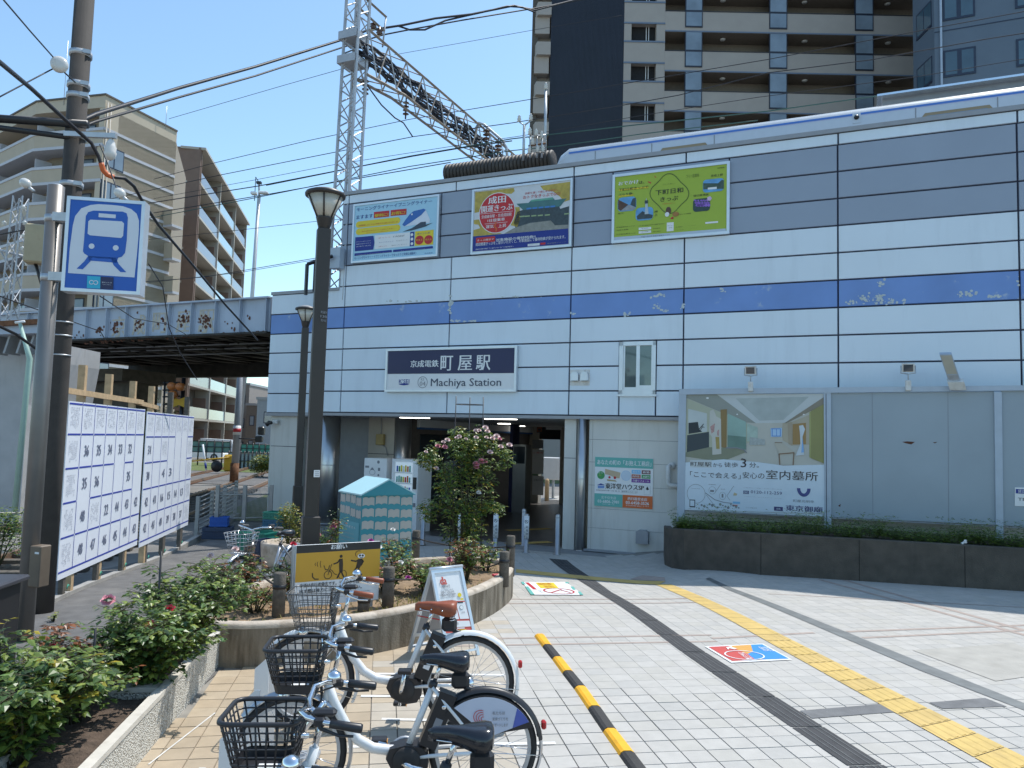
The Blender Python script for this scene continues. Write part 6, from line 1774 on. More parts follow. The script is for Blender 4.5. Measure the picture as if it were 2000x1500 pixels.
# ---------------------------------------------------------------- things at the level crossing
m_gm=M("mesh_green",(.06,.26,.20),rough=.6,var=.08);
def mesh_fence(label,px0,px1,y0_,y1_,Y,mat,posts):
 a,b=AT(px0,y1_,Y),AT(px1,y1_-(px1-px0)*.0,Y);zt_=AT((px0+px1)/2,y0_,Y).z
 t=thing("site_fence",label,"fence",V((a.x,a.y,-.3)))
 mb=MB();mb.obox(V((a.x,Y,a.z)),V((b.x-a.x,0,0)),V((0,.04,0)),UP*(zt_-a.z),mat);mb.build("sheet",t)
 for i in range(posts):
  x=a.x+(b.x-a.x)*i/(posts-1);mb=MB();mb.tube([V((x,Y-.05,-.35)),V((x,Y-.05,zt_+.1))],.05,m_black,6);mb.build("post",t)
 for z in(a.z,(a.z+zt_)/2,zt_):
  mb=MB();mb.tube([V((a.x,Y-.06,z)),V((b.x,Y-.06,z))],.03,m_black,6);mb.build("rail",t)
 return t
mesh_fence("green mesh site fence beyond the crossing right of the red banded pole",470,530,868,884,66,m_gm,6)
mesh_fence("pale panel fence behind the level crossing",446,530,884,916,53,M("fence_panel_pale",(.36,.44,.46),rough=.5,var=.12,vs=1.2),12)
mesh_fence("green mesh fence behind the parked white car",372,450,862,882,57,M("mesh_green_grey",(.12,.22,.20),rough=.6,var=.1),6)
def car(label,px,Y,L_,mat,van=False):
 c=AT(px,905,Y);c=V((c.x,Y,-.3))
 t=thing("parked_car",label,"van" if van else "car",c)
 pr=[(-.5,.25),(.5,.25),(.5,.62),(.46,.85),(.28,.9),(.16,1.38),(-.36,1.42),(-.48,.95),(-.5,.6)]if not van else[(-.5,.25),(.5,.25),(.5,.8),(.44,1.0),(.36,1.75),(-.48,1.85),(-.5,.6)]
 mb=MB();mb.prism([c+V((x*L_,-.8,z))for x,z in pr],V((0,1.6,0)),mat);mb.build("body",t)
 mb=MB();wp=[(-.33,.95),(.23,.92),(.14,1.32),(-.30,1.35)]if not van else[(-.1,1.1),(.38,1.08),(.32,1.6),(-.1,1.62)]
 mb.prism([c+V((x*L_,-.83,z))for x,z in wp],V((0,.04,0)),m_glassd);mb.build("side_window",t)
 for x in(-.3,.32):
  mb=MB();mb.cyl(c+V((x*L_,-.86,.3)),c+V((x*L_,-.66,.3)),.3,m_bumpk,14);mb.cyl(c+V((x*L_,-.88,.3)),c+V((x*L_,-.85,.3)),.18,m_galv,12);mb.build("wheel",t)
car("white parked car beyond the level crossing just right of the far poster board",396,66,3.9,m_white)
car("pale grey parked van beyond the level crossing left of the red banded pole",430,70,3.3,M("van_grey",(.55,.57,.6),rough=.3,var=.03),True)
c=AT(457,935,37);c.z=-.3;tp=AT(462,735,37)
t=thing("banded_pole","grey pole with a white and red band beside the level crossing","pole",c)
mb=MB();mb.tube([c,V((c.x+.05,c.y,tp.z+1.5))],[.17,.13],m_trim,12);mb.build("shaft",t)
zr=AT(455,840,37).z;mb=MB();mb.tube([V((c.x+.02,c.y,zr-.22)),V((c.x+.02,c.y,zr+.22))],.18,m_paper,12);mb.tube([V((c.x+.02,c.y,zr-.09)),V((c.x+.02,c.y,zr+.09))],.184,m_red,12);mb.build("band",t)
mb=MB();mb.tube([c,c+UP*1.0],.2,m_rust,10);mb.build("base_sleeve",t)
mb=MB();d=V((1.2,-.3,0));q=V((c.x,c.y,AT(455,848,37).z-.2));mb.tube([q,q+d],.03,m_black,5);mb.bbox(q+d,(.35,.3,.3),m_black,.05);mb.bbox(q+d+V((.1,0,.4)),(.3,.3,.4),m_black,.05);mb.build("signal_lamp",t)
c=AT(440,917,46.5);c.z=-.28
t=thing("crossing_barrier","yellow crossing barrier machine with its lowered striped arm","crossing barrier",c)
m_by=M("barrier_yellow",(.55,.33,.02),rough=.5,var=.1)
mb=MB();mb.bbox(c+V((.3,0,.6)),(.7,.5,1.0),m_by,.08);mb.build("machine",t)
mb=MB();mb.tube([c+V((.3,-.3,.95)),c+V((-2.2,-.3,.62))],.05,m_by,6);mb.build("arm",t)
mb=MB();mb.lathe(c+V((-.45,-.2,.4)),[(.33,-.04),(.36,0),(.33,.04)],m_black,14,ax=(0,1,0));mb.build("counter_wheel",t)
c=AT(403,921,48);d=AT(396,868,48);
t=thing("leaning_board","narrow striped board leaning at the crossing before the white car","board",V((c.x,c.y,-.28)))
mb=MB();mb.tube([V((c.x,c.y,-.28)),d],.06,m_paper,6);mb.build("board",t);mb=MB();mb.tube([V((c.x,c.y,-.28)).lerp(d,.1),V((c.x,c.y,-.28)).lerp(d,.3)],.066,m_inkb,6);mb.build("blue_end",t)
c=AT(345,930,25.5);c.z=-.2;zt_=AT(349,738,25.5).z
t=thing("crossing_signal","yellow and black level crossing signal showing over the poster board","crossing signal",c)
mb=MB();mb.tube([c,V((c.x+.05,c.y,zt_))],.07,m_black,8);mb.build("post",t)
mb=MB()
for y,sgn in((783,1),(799,-1)):
 p=AT(351,y,25.3);mb.obox(p+V((-.22,0,-.22*sgn)),V((.44,0,.2*sgn)),V((0,.03,0)),UP*.18,m_by)
mb.build("cross_board",t)
for x,y in((340,755),(356,756),(341,771)):
 p=AT(x,y,25.3);mb=MB();mb.cyl(p+V((0,-.25,0)),p,.13,M("signal_orange",(.50,.16,.04),rough=.4,var=.1),10);mb.build("lamp_hood",t)
mb=MB()
for y in(748,762,775,790):a=AT(318,y,25.6);mb.tube([a,AT(352,y-1,25.6)],.03,m_black,5)
for x in(322,331):mb.tube([AT(x,745,25.6),AT(x-4,830,25.6)],.035,m_black,5)
mb.build("ladder_frame",t)
c=AT(492,585,40);tp=AT(506,357,40)
t=thing("floodlight_mast","thin pale floodlight mast rising behind the girder bridge","light mast",V((c.x-.4,40,-.3)))
mb=MB();mb.tube([V((c.x-.4,40,-.3)),c,AT(506,383,40)],[.14,.11,.09],M("mast_pale",(.55,.55,.55),rough=.4,metal=.3,var=.04),8);mb.tube([AT(506,383,40),tp],.045,m_trim,6);mb.build("shaft",t)
mb=MB();p=AT(507,378,40);mb.bbox(p+V((.2,0,.05)),(.5,.3,.12),m_paper,.03);mb.bbox(p+V((-.3,0,0)),(.3,.3,.15),m_paper,.03);mb.box(tp,(.25,.2,.12),m_black);mb.tube([p+V((-.25,0,-.4)),p+V((-.25,0,.9)),tp],.02,m_black,4);mb.build("lamp_head",t)
# lattice mast of the tram line at the left edge
c0=AT(28,640,24);c1=AT(41,385,24)
t=thing("tram_mast","pale lattice mast of the tram line left of the sign pole","lattice mast",V((c0.x,c0.y,-.3)))
base_=V((c0.x-.35,c0.y,-.3))
def mc(f,i):
 p=base_.lerp(c1,f);h=.22-.07*f
 return p+V(((-h,h,h,-h)[i],(-h,-h,h,h)[i],0))
mb=MB()
for i in range(4):mb.tube([mc(0,i),mc(1,i)],.03,m_gal,4,smooth=False)
mb.build("mast_leg",t)
mb=MB()
for k in range(20):
 for i in range(4):
  j=(i+1)%4;a,b=(i,j)if k%2 else(j,i);mb.tube([mc(k/20,a),mc((k+1)/20,b)],.018,m_gal,4,smooth=False)
mb.build("mast_bracing",t)
mb=MB();mb.tube([AT(-30,480,24),AT(60,505,24)],.05,m_gal,6);mb.tube([AT(-30,430,24),AT(30,545,24)],.03,m_gal,6);mb.tube([AT(-20,462,23.8),AT(52,448,23.8)],.02,m_black,6);mb.build("bracket_arm",t)
for px,py in((8,440),(45,410),(48,440),(46,465),(44,490),(52,520)):
 mb=MB();mb.lathe(AT(px,py,23.7),[(0,0),(.07,.02),(.04,.06),(.08,.09),(.03,.13),(0,.16)],m_porc,8);mb.build("insulator",t)
c=AT(30,960,16.5);c.z=-.2
t=thing("green_pipe_post","thin pale green pipe post before the pale bridge support","post",c)
mb=MB();mb.tube([c,V((c.x+.1,c.y,AT(38,700,16.5).z)),AT(39,632,16.5)],[.06,.06,.035],M("pipe_green",(.33,.47,.40),rough=.5,var=.08),8);mb.build("pipe",t)
mb=MB();mb.tube([AT(30,630,16.5),AT(48,628,16.5)],.03,m_paper,6);mb.build("cap_bracket",t)
# ---------------------------------------------------------------- lamp posts
def lamp_post(name,label,base,zrim,yaw,w=.15):
 t=thing(name,label,"lamp post",base,"lamp posts by the station")
 t.rotation_euler.z=yaw
 b=0
 mb=MB();mb.bbox((0,0,.68),(.2,.2,1.4),m_brownpole,.012);mb.build("base",t,local=True)
 mb=MB();mb.bbox((0,0,(1.36+zrim-.42)/2),(w,w,zrim-.42-1.36),m_brownpole,.012);mb.build("shaft",t,local=True)
 mb=MB();mb.lathe((0,0,zrim),[(.055,-.46),(.055,-.44),(.075,-.40),(.10,-.30),(.105,-.285),(.10,-.28),(0,-.28)],m_brownpole,16);mb.build("neck",t,local=True)
 mb=MB();mb.lathe((0,0,zrim),[(.095,-.28),(.215,-.02),(.0,-.02)],M("lantern_glass",(.50,.47,.40),rough=.25,var=.12,vs=7,spec=.7),24);mb.build("lantern_glass",t,local=True)
 mb=MB()
 for k in range(6):
  a=k*math.pi/3+.3;mb.tube([(.097*math.cos(a),.097*math.sin(a),zrim-.285),(.222*math.cos(a),.222*math.sin(a),zrim-.015)],.011,m_brownpole,6)
 mb.lathe((0,0,zrim),[(.21,-.03),(.24,-.025),(.245,0),(.235,.02),(.21,.03)],m_brownpole,28);mb.build("lantern_frame",t,local=True)
 mb=MB();mb.lathe((0,0,zrim),[(.235,.018),(.17,.05),(.08,.08),(.03,.09),(0,.092)],M("lamp_cap_grey",(.30,.29,.27),rough=.4,var=.1),28);mb.build("cap",t,local=True)
 return t
lb=GP(598,1214);zr_=ZY(lb,381)
lb.z-=.15
l1=lamp_post("lamp_post","tall dark brown lamp post in the rose bed, the nearer and taller looking one",lb,zr_+.15-gz(lb.x,lb.y),math.radians(22),.158)
pl=Plane(lb+V((.03,-.085,0)),(math.cos(math.radians(22)),math.sin(math.radians(22)),0))
s=Sign(pl,.012,l1,(500,350,3.3333))
s.text(398,855,442,876,"町屋7",m_inkg,1,.02);s.text(396,882,443,902,"130",m_inkg,1,.03);s.text(398,908,440,928,"荒川区",m_inkg,1,.02)
s2=Sign(pl,.016,l1,(500,780,6.25));s2.rect(658,862,740,950,m_paper,1)
for y in(880,905,928):s2.rect(672,y,728,y+8,m_inkg,2)
lb2=AT(577,1056,17.4);lb2.z=gz(lb2.x,lb2.y)-.1
zr2=ZY(lb2,604)
l2=lamp_post("lamp_post","far dark brown lamp post before the white station wall, head below the blue band",lb2,zr2-lb2.z,math.radians(22),.15)
# ---------------------------------------------------------------- plants
m_lf=leafmat("rose_leaf",(.06,.135,.04));m_lf2=leafmat("rose_leaf_pale",(.11,.20,.06));m_lfr=leafmat("rose_leaf_red",(.12,.062,.032));m_lfy=leafmat("leaf_yellow_green",(.17,.20,.03),.4);m_lfd=leafmat("leaf_dark",(.028,.072,.024),.4)
m_stem=M("stem_brown",(.06,.055,.025),rough=.8,var=.2)
m_pink=M("petal_pink",(.62,.25,.30),rough=.6,var=.12,vs=30);m_pale=M("petal_pale",(.68,.52,.50),rough=.6,var=.1,vs=30);m_redp=M("petal_red",(.52,.03,.06),rough=.5,var=.15,vs=30);m_mag=M("petal_magenta",(.42,.06,.30),rough=.5,var=.15,vs=30);m_whp=M("petal_white",(.72,.70,.66),rough=.6,var=.05)
def add_leaf(mb,p,d,up,L_,w,mat):
 d=d.normalized();s_=d.cross(up)
 if s_.length<1e-4:s_=d.cross(V((1,0,0)))
 s_.normalize();n=s_.cross(d)
 b=[p,p+d*L_*.45+s_*w-n*w*.1,p+d*L_-n*L_*.12,p+d*L_*.45-s_*w-n*w*.1,p+d*L_*.5+n*w*.35*-1+n*w*.5]
 mb.add(b,[(0,4,2,1),(0,3,2,4)],mat)
LEAFM={}
def leaf_mesh(mat):
 if mat not in LEAFM:
  mb=MB();add_leaf(mb,V((0,0,0)),V((1,0,0)),V((0,0,1)),1.0,.3,mat);LEAFM[mat]=mesh_only(mb,"leaf")
 return LEAFM[mat]
def bloom(parent,c,r,mat,seed=0,local=False,axis=None):
 rb=random.Random(seed);mb=MB()
 q=V((0,0,1)).rotation_difference((axis or V((.15,-.5,.8))).normalized()).to_matrix()
 for ring_,(n,rad,tilt,sz)in enumerate(((7,.55,.25,.75),(6,.42,.7,.7),(5,.25,1.1,.6),(3,.1,1.35,.5))):
  for k in range(n):
   a=2*math.pi*(k+.5*ring_+rb.uniform(-.1,.1))/n
   o=V((math.cos(a),math.sin(a),0));t_=V((-math.sin(a),math.cos(a),0));d=o*math.cos(tilt)+V((0,0,1))*math.sin(tilt)
   p=o*rad*.3*r;z0=V((0,0,.08*ring_*r));w=sz*r*.55;L_=sz*r
   vs=[p+z0-t_*w*.5,p+z0+t_*w*.5,p+z0+d*L_*.6+t_*w,p+z0+d*L_+t_*w*.3,p+z0+d*L_-t_*w*.3,p+z0+d*L_*.6-t_*w]
   mb.add([c+q@v for v in vs],[(0,1,2,5),(5,2,3,4)],mat,True)
 return mb.build("rose_bloom",parent)
def bush(name,label,cat,base,h,rad,nst,ncl,ls,seed,mats,blooms=(),z_lo=.25,nleafobj=0,group=None,flat=1.0,lobes=None,blr=.045):
 rb=random.Random(seed);base=V(base)
 t=thing(name,label,cat,base,group)
 sm=MB();lm=MB();tips=[];cand_=[]
 for i in range(nst):
  a=2*math.pi*(i+rb.uniform(-.3,.3))/nst;r_=rad*rb.uniform(.35,1.0);hh=h*rb.uniform(.68,1.0)*(1-.25*(r_/rad)**2)
  e=V((math.cos(a)*r_,math.sin(a)*r_*flat,hh))
  pts=[base+V((math.cos(a)*.03,math.sin(a)*.03,-.03)),base+e*.35+V((rb.uniform(-.03,.03),rb.uniform(-.03,.03),h*.08)),base+e*.7+V((rb.uniform(-.04,.04),rb.uniform(-.04,.04),h*.04)),base+e]
  sm.tube(pts,[.009,.007,.005,.003],m_stem,5);tips.append(pts)
 for k in range(ncl):
  pts=rb.choice(tips);f=z_lo+(1-z_lo)*rb.random()**.8
  x=f*3;i=min(2,int(x));p=pts[i].lerp(pts[i+1],x-i)
  a=rb.uniform(0,6.283);out=V((math.cos(a),math.sin(a)*flat,rb.uniform(-.15,.55)));L_=rb.uniform(.04,.16)*(.6+rad)
  tip=p+out*L_
  if L_>.07:sm.tube([p,p+out*L_*.5+UP*.01,tip],.002,m_stem,3,caps=False)
  mat=rb.choices(mats[0],mats[1])[0]
  if f>.85 and len(mats)>2 and rb.random()<.16:mat=mats[2]
  for j in range(rb.choice((3,3,5))):
   aj=a+(j-1)*.9+rb.uniform(-.3,.3);d=V((math.cos(aj),math.sin(aj),rb.uniform(-.55,.25)));l=ls*rb.uniform(.6,1.15)
   up_=V((rb.uniform(-.5,.5),rb.uniform(-.5,.5),1))
   q=tip+d*.005-out*(.02*j)
   if nleafobj and q.y<base.y+.15 and f>.45:cand_.append((q,d,up_,l,mat))
   add_leaf(lm,q,d,up_,l,l*rb.uniform(.26,.36),mat)
 sm.build("stems",t)
 fo=lm.build("foliage",t,kind='stuff')
 rb.shuffle(cand_)
 for q,d,up_,l,mat in cand_[:nleafobj]:
  o=bpy.data.objects.new("leaf",leaf_mesh(mat));COL.objects.link(o);o.parent=t
  d=d.normalized();s_=d.cross(up_).normalized();n=s_.cross(d)
  R_=Matrix((d,-s_,n)).transposed().to_4x4();p=q-base+V((rb.uniform(-.03,.03),-rb.uniform(0,.04),rb.uniform(0,.03)))
  o.matrix_local=Matrix.Translation(p)@R_@Matrix.Scale(l*1.08,4)
 for i,(c,mt)in enumerate(blooms):
  bloom(t,V(c),blr*rb.uniform(.85,1.15),mt,seed*7+i)
 return t
 # ---------------------------------------------------------------- white pebble dash planters on the left
m_peb=bpy.data.materials.new("pebble_dash");m_peb.use_nodes=True
_t=m_peb.node_tree;_b=_t.nodes["Principled BSDF"];_g=_t.nodes.new("ShaderNodeNewGeometry");_v=_t.nodes.new("ShaderNodeTexVoronoi");_v.inputs["Scale"].default_value=85
_r=_t.nodes.new("ShaderNodeValToRGB");_r.color_ramp.elements[0].color=(.72,.70,.63,1);_r.color_ramp.elements[0].position=.35;_r.color_ramp.elements[1].color=(.30,.275,.23,1);_r.color_ramp.elements[1].position=.75
_bp=_t.nodes.new("ShaderNodeBump");_bp.inputs["Strength"].default_value=.9;_bp.inputs["Distance"].default_value=.012;_bp.invert=True
_t.links.new(_g.outputs["Position"],_v.inputs["Vector"]);_t.links.new(_v.outputs["Distance"],_r.inputs["Fac"]);_t.links.new(_r.outputs["Color"],_b.inputs["Base Color"]);_t.links.new(_v.outputs["Distance"],_bp.inputs["Height"]);_t.links.new(_bp.outputs["Normal"],_b.inputs["Normal"]);_b.inputs["Roughness"].default_value=.8
m_prim=M("planter_rim",(.58,.54,.47),rough=.75,var=.12,vs=9,stain=.4,scol=(.35,.30,.24),ss=6)
def white_planter(label,fa,fb,w,h):
 """fa, fb: front bottom corners on the ground (near, far); the box lies to the left"""
 d=(fb-fa).normalized();n=V((-d.y,d.x,0));L_=(fb-fa).length;th=.055
 t=thing("white_planter",label,"planter",(fa+fb)/2,"white planters left of the bicycles")
 def wall(a,vec,out,nm):
  mb=MB();a=V((a.x,a.y,-.02));mb.obox(a,vec,out*th,UP*(h-.03),m_peb)
  e=.008;mb.obox(a-vec.normalized()*e*0-out*e+UP*(h-.03),vec,out*(th+2*e),UP*.035,m_prim);mb.build(nm,t)
 wall(fa,d*L_,n,"front_wall");wall(fa+n*(w-th),d*L_,n,"back_wall")
 wall(fa+n*(th+.001),n*(w-2*th-.002),d,"end_wall");wall(fb+n*(th+.001)-d*th,n*(w-2*th-.002),d,"end_wall")
 mb=MB();q=[fa+n*th+d*th,fb+n*th-d*th,fb+n*(w-th)-d*th,fa+n*(w-th)+d*th]
 N_=10;vs=[];fs=[]
 for i in range(N_+1):
  for j in range(5):
   p=q[0].lerp(q[1],i/N_).lerp(q[3].lerp(q[2],i/N_),j/4);vs.append(V((p.x,p.y,h-.09+random.uniform(-.015,.02))))
 for i in range(N_):
  for j in range(4):a=i*5+j;fs.append((a,a+5,a+6,a+1))
 mb.add(vs,[f[::-1]if(vs[f[1]]-vs[f[0]]).cross(vs[f[2]]-vs[f[0]]).z<0 else f for f in fs],m_soildk);mb.build("soil",t)
 return t
wf=GP(432,1294);wn_=GP(264,1500);wd=(wn_-wf);
wj=wf+wd*.72
wend=wf+wd*1.75
wj0=wf+wd*.718;wj1=wf+wd*.722
white_planter("far white pebble dash planter reaching to the round bed",wj0,wf,.58,.34)
white_planter("near white pebble dash planter holding the yellowed rose bush",wend,wj1,.58,.34)
GM=([m_lf,m_lf2,m_lfd],[6,3,2],m_lfr)
bush("rose_bush","big leafy rose bush with yellowed lower leaves in the near white planter","rose bush",(-2.82,4.6,.24),.76,.56,20,1250,.07,21,([m_lf,m_lf2,m_lfd,m_lfy],[6,4,2,1.0],m_lf2),blooms=[((-3.12,4.5,.66),m_redp)],nleafobj=60,group="rose bushes in the white planters",z_lo=.12)
bush("rose_bush","thin tall rose with bronze young leaves rising before the asphalt path","rose bush",(-3.12,5.5,.24),.68,.2,6,150,.066,22,([m_lf,m_lfr,m_lfd],[4,4,1],m_lfr),blooms=[((-3.1,5.38,.70),m_redp)],nleafobj=20,group="rose bushes in the white planters",z_lo=.4,blr=.03)
bush("rose_bush","small rose with a magenta flower beside a dark stake in the near white planter","rose bush",(-2.86,5.25,.24),.40,.34,10,330,.06,23,GM,blooms=[((-2.9,5.2,.685),m_mag)],nleafobj=20,group="rose bushes in the white planters",blr=.035)
bush("rose_bush","dense rose bush with red flowers spilling over the far white planter","rose bush",(-2.7,5.95,.24),.66,.50,20,1050,.068,24,([m_lf,m_lf2,m_lfd],[6,4,2],m_lf2),blooms=[((-2.645,5.85,.735),m_redp),((-2.62,6.1,.80),m_redp),((-3.05,6.0,.88),m_pink)],nleafobj=60,group="rose bushes in the white planters",z_lo=.12,blr=.06)
bush("rose_bush","tall leafy rose bush at the far end of the white planters","rose bush",(-2.74,6.82,.24),.86,.50,20,1000,.066,25,([m_lf,m_lf2,m_lfd],[6,4,2],m_lf2),nleafobj=50,group="rose bushes in the white planters",z_lo=.12)
for i,(px,py,Y,h,lab)in enumerate(((182,1300,5.6,.55,"dark thin plant stake in the near white planter beside the magenta rose"),(310,1160,6.6,.95,"tall dark plant stake between the two dense roses of the far white planter"))):
 p=AT(px,py,Y);p.z=.22;mb=MB();mb.tube([p,p+UP*h],.009,m_black,6);tag(mb.build("plant_stake",loc=p),lab,"stake")
 # ---------------------------------------------------------------- round concrete rose bed
ctrl=[(-2.72,7.32),(-2.05,7.48),(-1.35,7.88),(-.82,8.5),(-.27,9.45),(.05,10.6),(.12,11.6),(-.08,12.25),(-.9,12.35),(-1.9,11.5),(-2.85,9.95),(-3.28,8.8),(-3.2,7.75)]
def chaikin(p):
 out=[]
 for i in range(len(p)):
  a=V((p[i][0],p[i][1],0));b=V((p[(i+1)%len(p)][0],p[(i+1)%len(p)][1],0));out+=[tuple(a.lerp(b,.25)[:2]),tuple(a.lerp(b,.75)[:2])]
 return out
ol=chaikin(chaikin(ctrl));nb_=len(ol);O3=[V((x,y,0))for x,y in ol]
def offs(k,d):
 a,b=O3[k-1],O3[(k+1)%nb_];t_=(b-a).normalized();return O3[k]+V((-t_.y,t_.x,0))*d
BH=.40
rbed=thing("rose_bed","round edged raised rose bed with a stained concrete wall in the middle of the plaza","flower bed",(-1.5,9.8,0))
m_bedw=M("bed_wall_concrete",(.25,.215,.165),rough=.88,var=.2,vs=4,bump=.35,bs=50,stain=.75,scol=(.075,.058,.036),ss=1.6,sth=.44,streak=True)
m_rim=M("bed_rim",(.50,.43,.35),rough=.85,var=.2,vs=7,bump=.3,bs=60,stain=.55,scol=(.24,.18,.12),ss=5,sth=.5)
mb=MB();vs=[];fs=[]
prof_=[(0,-.35),(0,BH-.05),(.0,BH-.02),(.03,BH),(.11,BH),(.13,BH-.02),(.13,BH-.16)]
for k in range(nb_):
 zb_0=gz(O3[k].x,O3[k].y)
 for d,z in prof_:
  p=offs(k,d);vs.append(V((p.x,p.y,z+zb_0*.6)))
m_=len(prof_)
for k in range(nb_):
 for j in range(m_-1):
  a=k*m_+j;b=((k+1)%nb_)*m_+j;fs.append((a,b,b+1,a+1))
mb.add(vs,[f for f in fs if f[0]%m_<1],m_bedw,True);mb.add(vs,[f for f in fs if f[0]%m_>=1],m_rim,True)
mb.build("wall",rbed)
mb=MB();vs=[V((-1.5,9.8,BH-.02))];rb_=random.Random(2)
for r_ in(.5,.98):
 for k in range(nb_):p=V((-1.5,9.8,0)).lerp(offs(k,.12),r_);vs.append(V((p.x,p.y,BH-.07+gz(p.x,p.y)*.6+(rb_.uniform(-.02,.03)if r_<.9 else 0))))
fs=[(0,1+k,1+(k+1)%nb_)for k in range(nb_)]+[(1+k,1+nb_+k,1+nb_+(k+1)%nb_,1+(k+1)%nb_)for k in range(nb_)]
mb.add(vs,fs,m_soil);mb.build("soil",rbed)
def inbed(x,y):
 c=False
 for i in range(nb_):
  a=O3[i];b=O3[i-1]
  if(a.y>y)!=(b.y>y)and x<(b.x-a.x)*(y-a.y)/(b.y-a.y)+a.x:c=not c
 return c
mb=MB();rb_=random.Random(6);m_gl_=leafmat("moss_weed",(.10,.13,.03),.5)
clumps=[(rb_.uniform(-3,.1),rb_.uniform(7.5,12),rb_.uniform(.1,.4))for _ in range(34)]
for k in range(2600):
 cx,cy,cr=rb_.choice(clumps);x=rb_.gauss(cx,cr);y=rb_.gauss(cy,cr)
 if not inbed(x*1.0,y)or not inbed(x-.15,y)or not inbed(x+.15,y-.1):continue
 p=V((x,y,BH-.055+gz(x,y)*.6));a=rb_.uniform(0,6.28);d=V((math.cos(a),math.sin(a),rb_.uniform(.4,1.5)));l=rb_.uniform(.02,.055);s_=V((-d.y,d.x,0))*.006
 mb.add([p-s_,p+s_,p+d*l],[(0,1,2)],m_gl_)
mb.build("ground_cover",rbed,kind='stuff')
def bz(x,y):return BH-.07+gz(x,y)*.6
def bb_(label,x,y,top,rad,nst,ncl,ls,seed,mats,bl=(),lo=.2,nobj=0,blr=.045):
 z=bz(x,y);return bush("rose_bush",label,"rose bush",(x,y,z),top-z,rad,nst,ncl,ls,seed,mats,blooms=bl,z_lo=lo,nleafobj=nobj,group="rose bushes in the round bed",blr=blr)
RM=([m_lfr,m_lf,m_lf2],[5,3,2],m_lfr);PM=([m_lf2,m_lf,m_lfr],[5,3,1.5],m_lfr)
bb_("rose bush with dark red young leaves at the far left end of the round bed",-2.95,8.55,.92,.42,12,330,.055,31,RM,[((-3.2,8.4,.86),m_pale),((-2.9,8.3,.95),m_pale)])
bb_("sparse reddish rose between two timber posts left of the yellow sign",-2.62,8.15,.66,.34,10,150,.05,32,PM)
bb_("leafy rose close to the left edge of the yellow sign",-2.5,9.0,.80,.3,9,170,.055,33,PM,[((-2.45,8.9,.93),m_redp)])
bb_("slim tall rose with two pink flowers right of the tall lamp post",-2.35,10.2,1.24,.2,6,110,.06,34,PM,[((-2.5,10.1,1.1),m_pink),((-2.45,10.05,.9),m_pink),((-2.3,10.2,.98),m_mag)],lo=.3)
bb_("rose bush with a white flower right of the yellow sign",-1.42,9.3,.86,.38,12,300,.055,35,PM,[((-1.5,9.1,.90),m_whp),((-1.25,9.15,.72),m_whp),((-1.62,9.2,.95),m_mag)])
bb_("low broad rose bush behind the white folding sign",-.95,9.35,.78,.36,12,260,.055,36,PM,[((-1.15,9.1,.55),m_mag)])
bb_("rose bush with bronze shoots left of the right end post of the round bed",-.55,10.3,.95,.32,11,240,.055,37,([m_lf2,m_lfr,m_lf],[4,4,2],m_lfr),[((-.75,10.1,.62),m_pink)])
bb_("small rose bush at the back of the round bed beside the teal box",-1.55,10.9,.85,.3,9,160,.055,38,PM,[((-1.6,10.8,.9),m_whp)])
bb_("low rose bush at the foot of the climbing rose",-.3,11.2,.78,.28,9,150,.05,39,PM)
# climbing rose on a metal obelisk
cx,cy=-.68,11.75;z0=bz(cx,cy)
cr_=thing("climbing_rose","tall climbing rose with pink flowers on a black metal obelisk before the entrance","climbing rose",(cx,cy,z0))
rb_=random.Random(44);lm=MB();sm=MB()
ells=[(0,0,1.15,.50,.38,.52),(-.12,0,1.62,.52,.36,.36),(.22,0,1.68,.46,.34,.34),(.05,0,1.92,.36,.3,.26),(-.02,0,.62,.40,.32,.36),(.58,0,1.62,.18,.16,.18),(-.55,0,1.58,.20,.15,.14),(-.48,0,.82,.22,.2,.2),(.42,0,.86,.22,.2,.14),(.1,0,.3,.22,.22,.24)]
for k in range(2600):
 e=rb_.choices(ells,[e[3]*e[5]+.02 for e in ells])[0]
 while True:
  u=V((rb_.uniform(-1,1),rb_.uniform(-1,1),rb_.uniform(-1,1)))
  if .25<u.length<1:break
 p=V((cx+e[0]+u.x*e[3],cy+e[1]+u.y*e[4],z0+e[2]+u.z*e[5]))
 if math.sin(p.x*9+p.z*7)+math.sin(p.z*13-p.y*6)<-.95:continue
 mt=rb_.choices((m_lf,m_lf2,m_lfd,m_lfy),(5,4.5,1.6,1.5))[0];a=rb_.uniform(0,6.28)
 for j in range(3):
  d=V((math.cos(a+j),math.sin(a+j),rb_.uniform(-.7,.1)));add_leaf(lm,p+d*.01*j,d,V((rb_.uniform(-.4,.4),rb_.uniform(-.4,.4),1)),rb_.uniform(.045,.08),rb_.uniform(.013,.022),mt)
for i in range(14):
 a=rb_.uniform(0,6.28);r_=rb_.uniform(.1,.5);top_=rb_.uniform(1.2,1.95)
 sm.tube([V((cx+.05*math.cos(a),cy+.05*math.sin(a),z0-.03)),V((cx+r_*.5*math.cos(a),cy+r_*.4*math.sin(a),z0+top_*.5)),V((cx+r_*math.cos(a),cy+r_*.7*math.sin(a),z0+top_))],[.013,.009,.004],m_stem,5)
lm.build("foliage",cr_,kind='stuff');sm.build("stems",cr_)
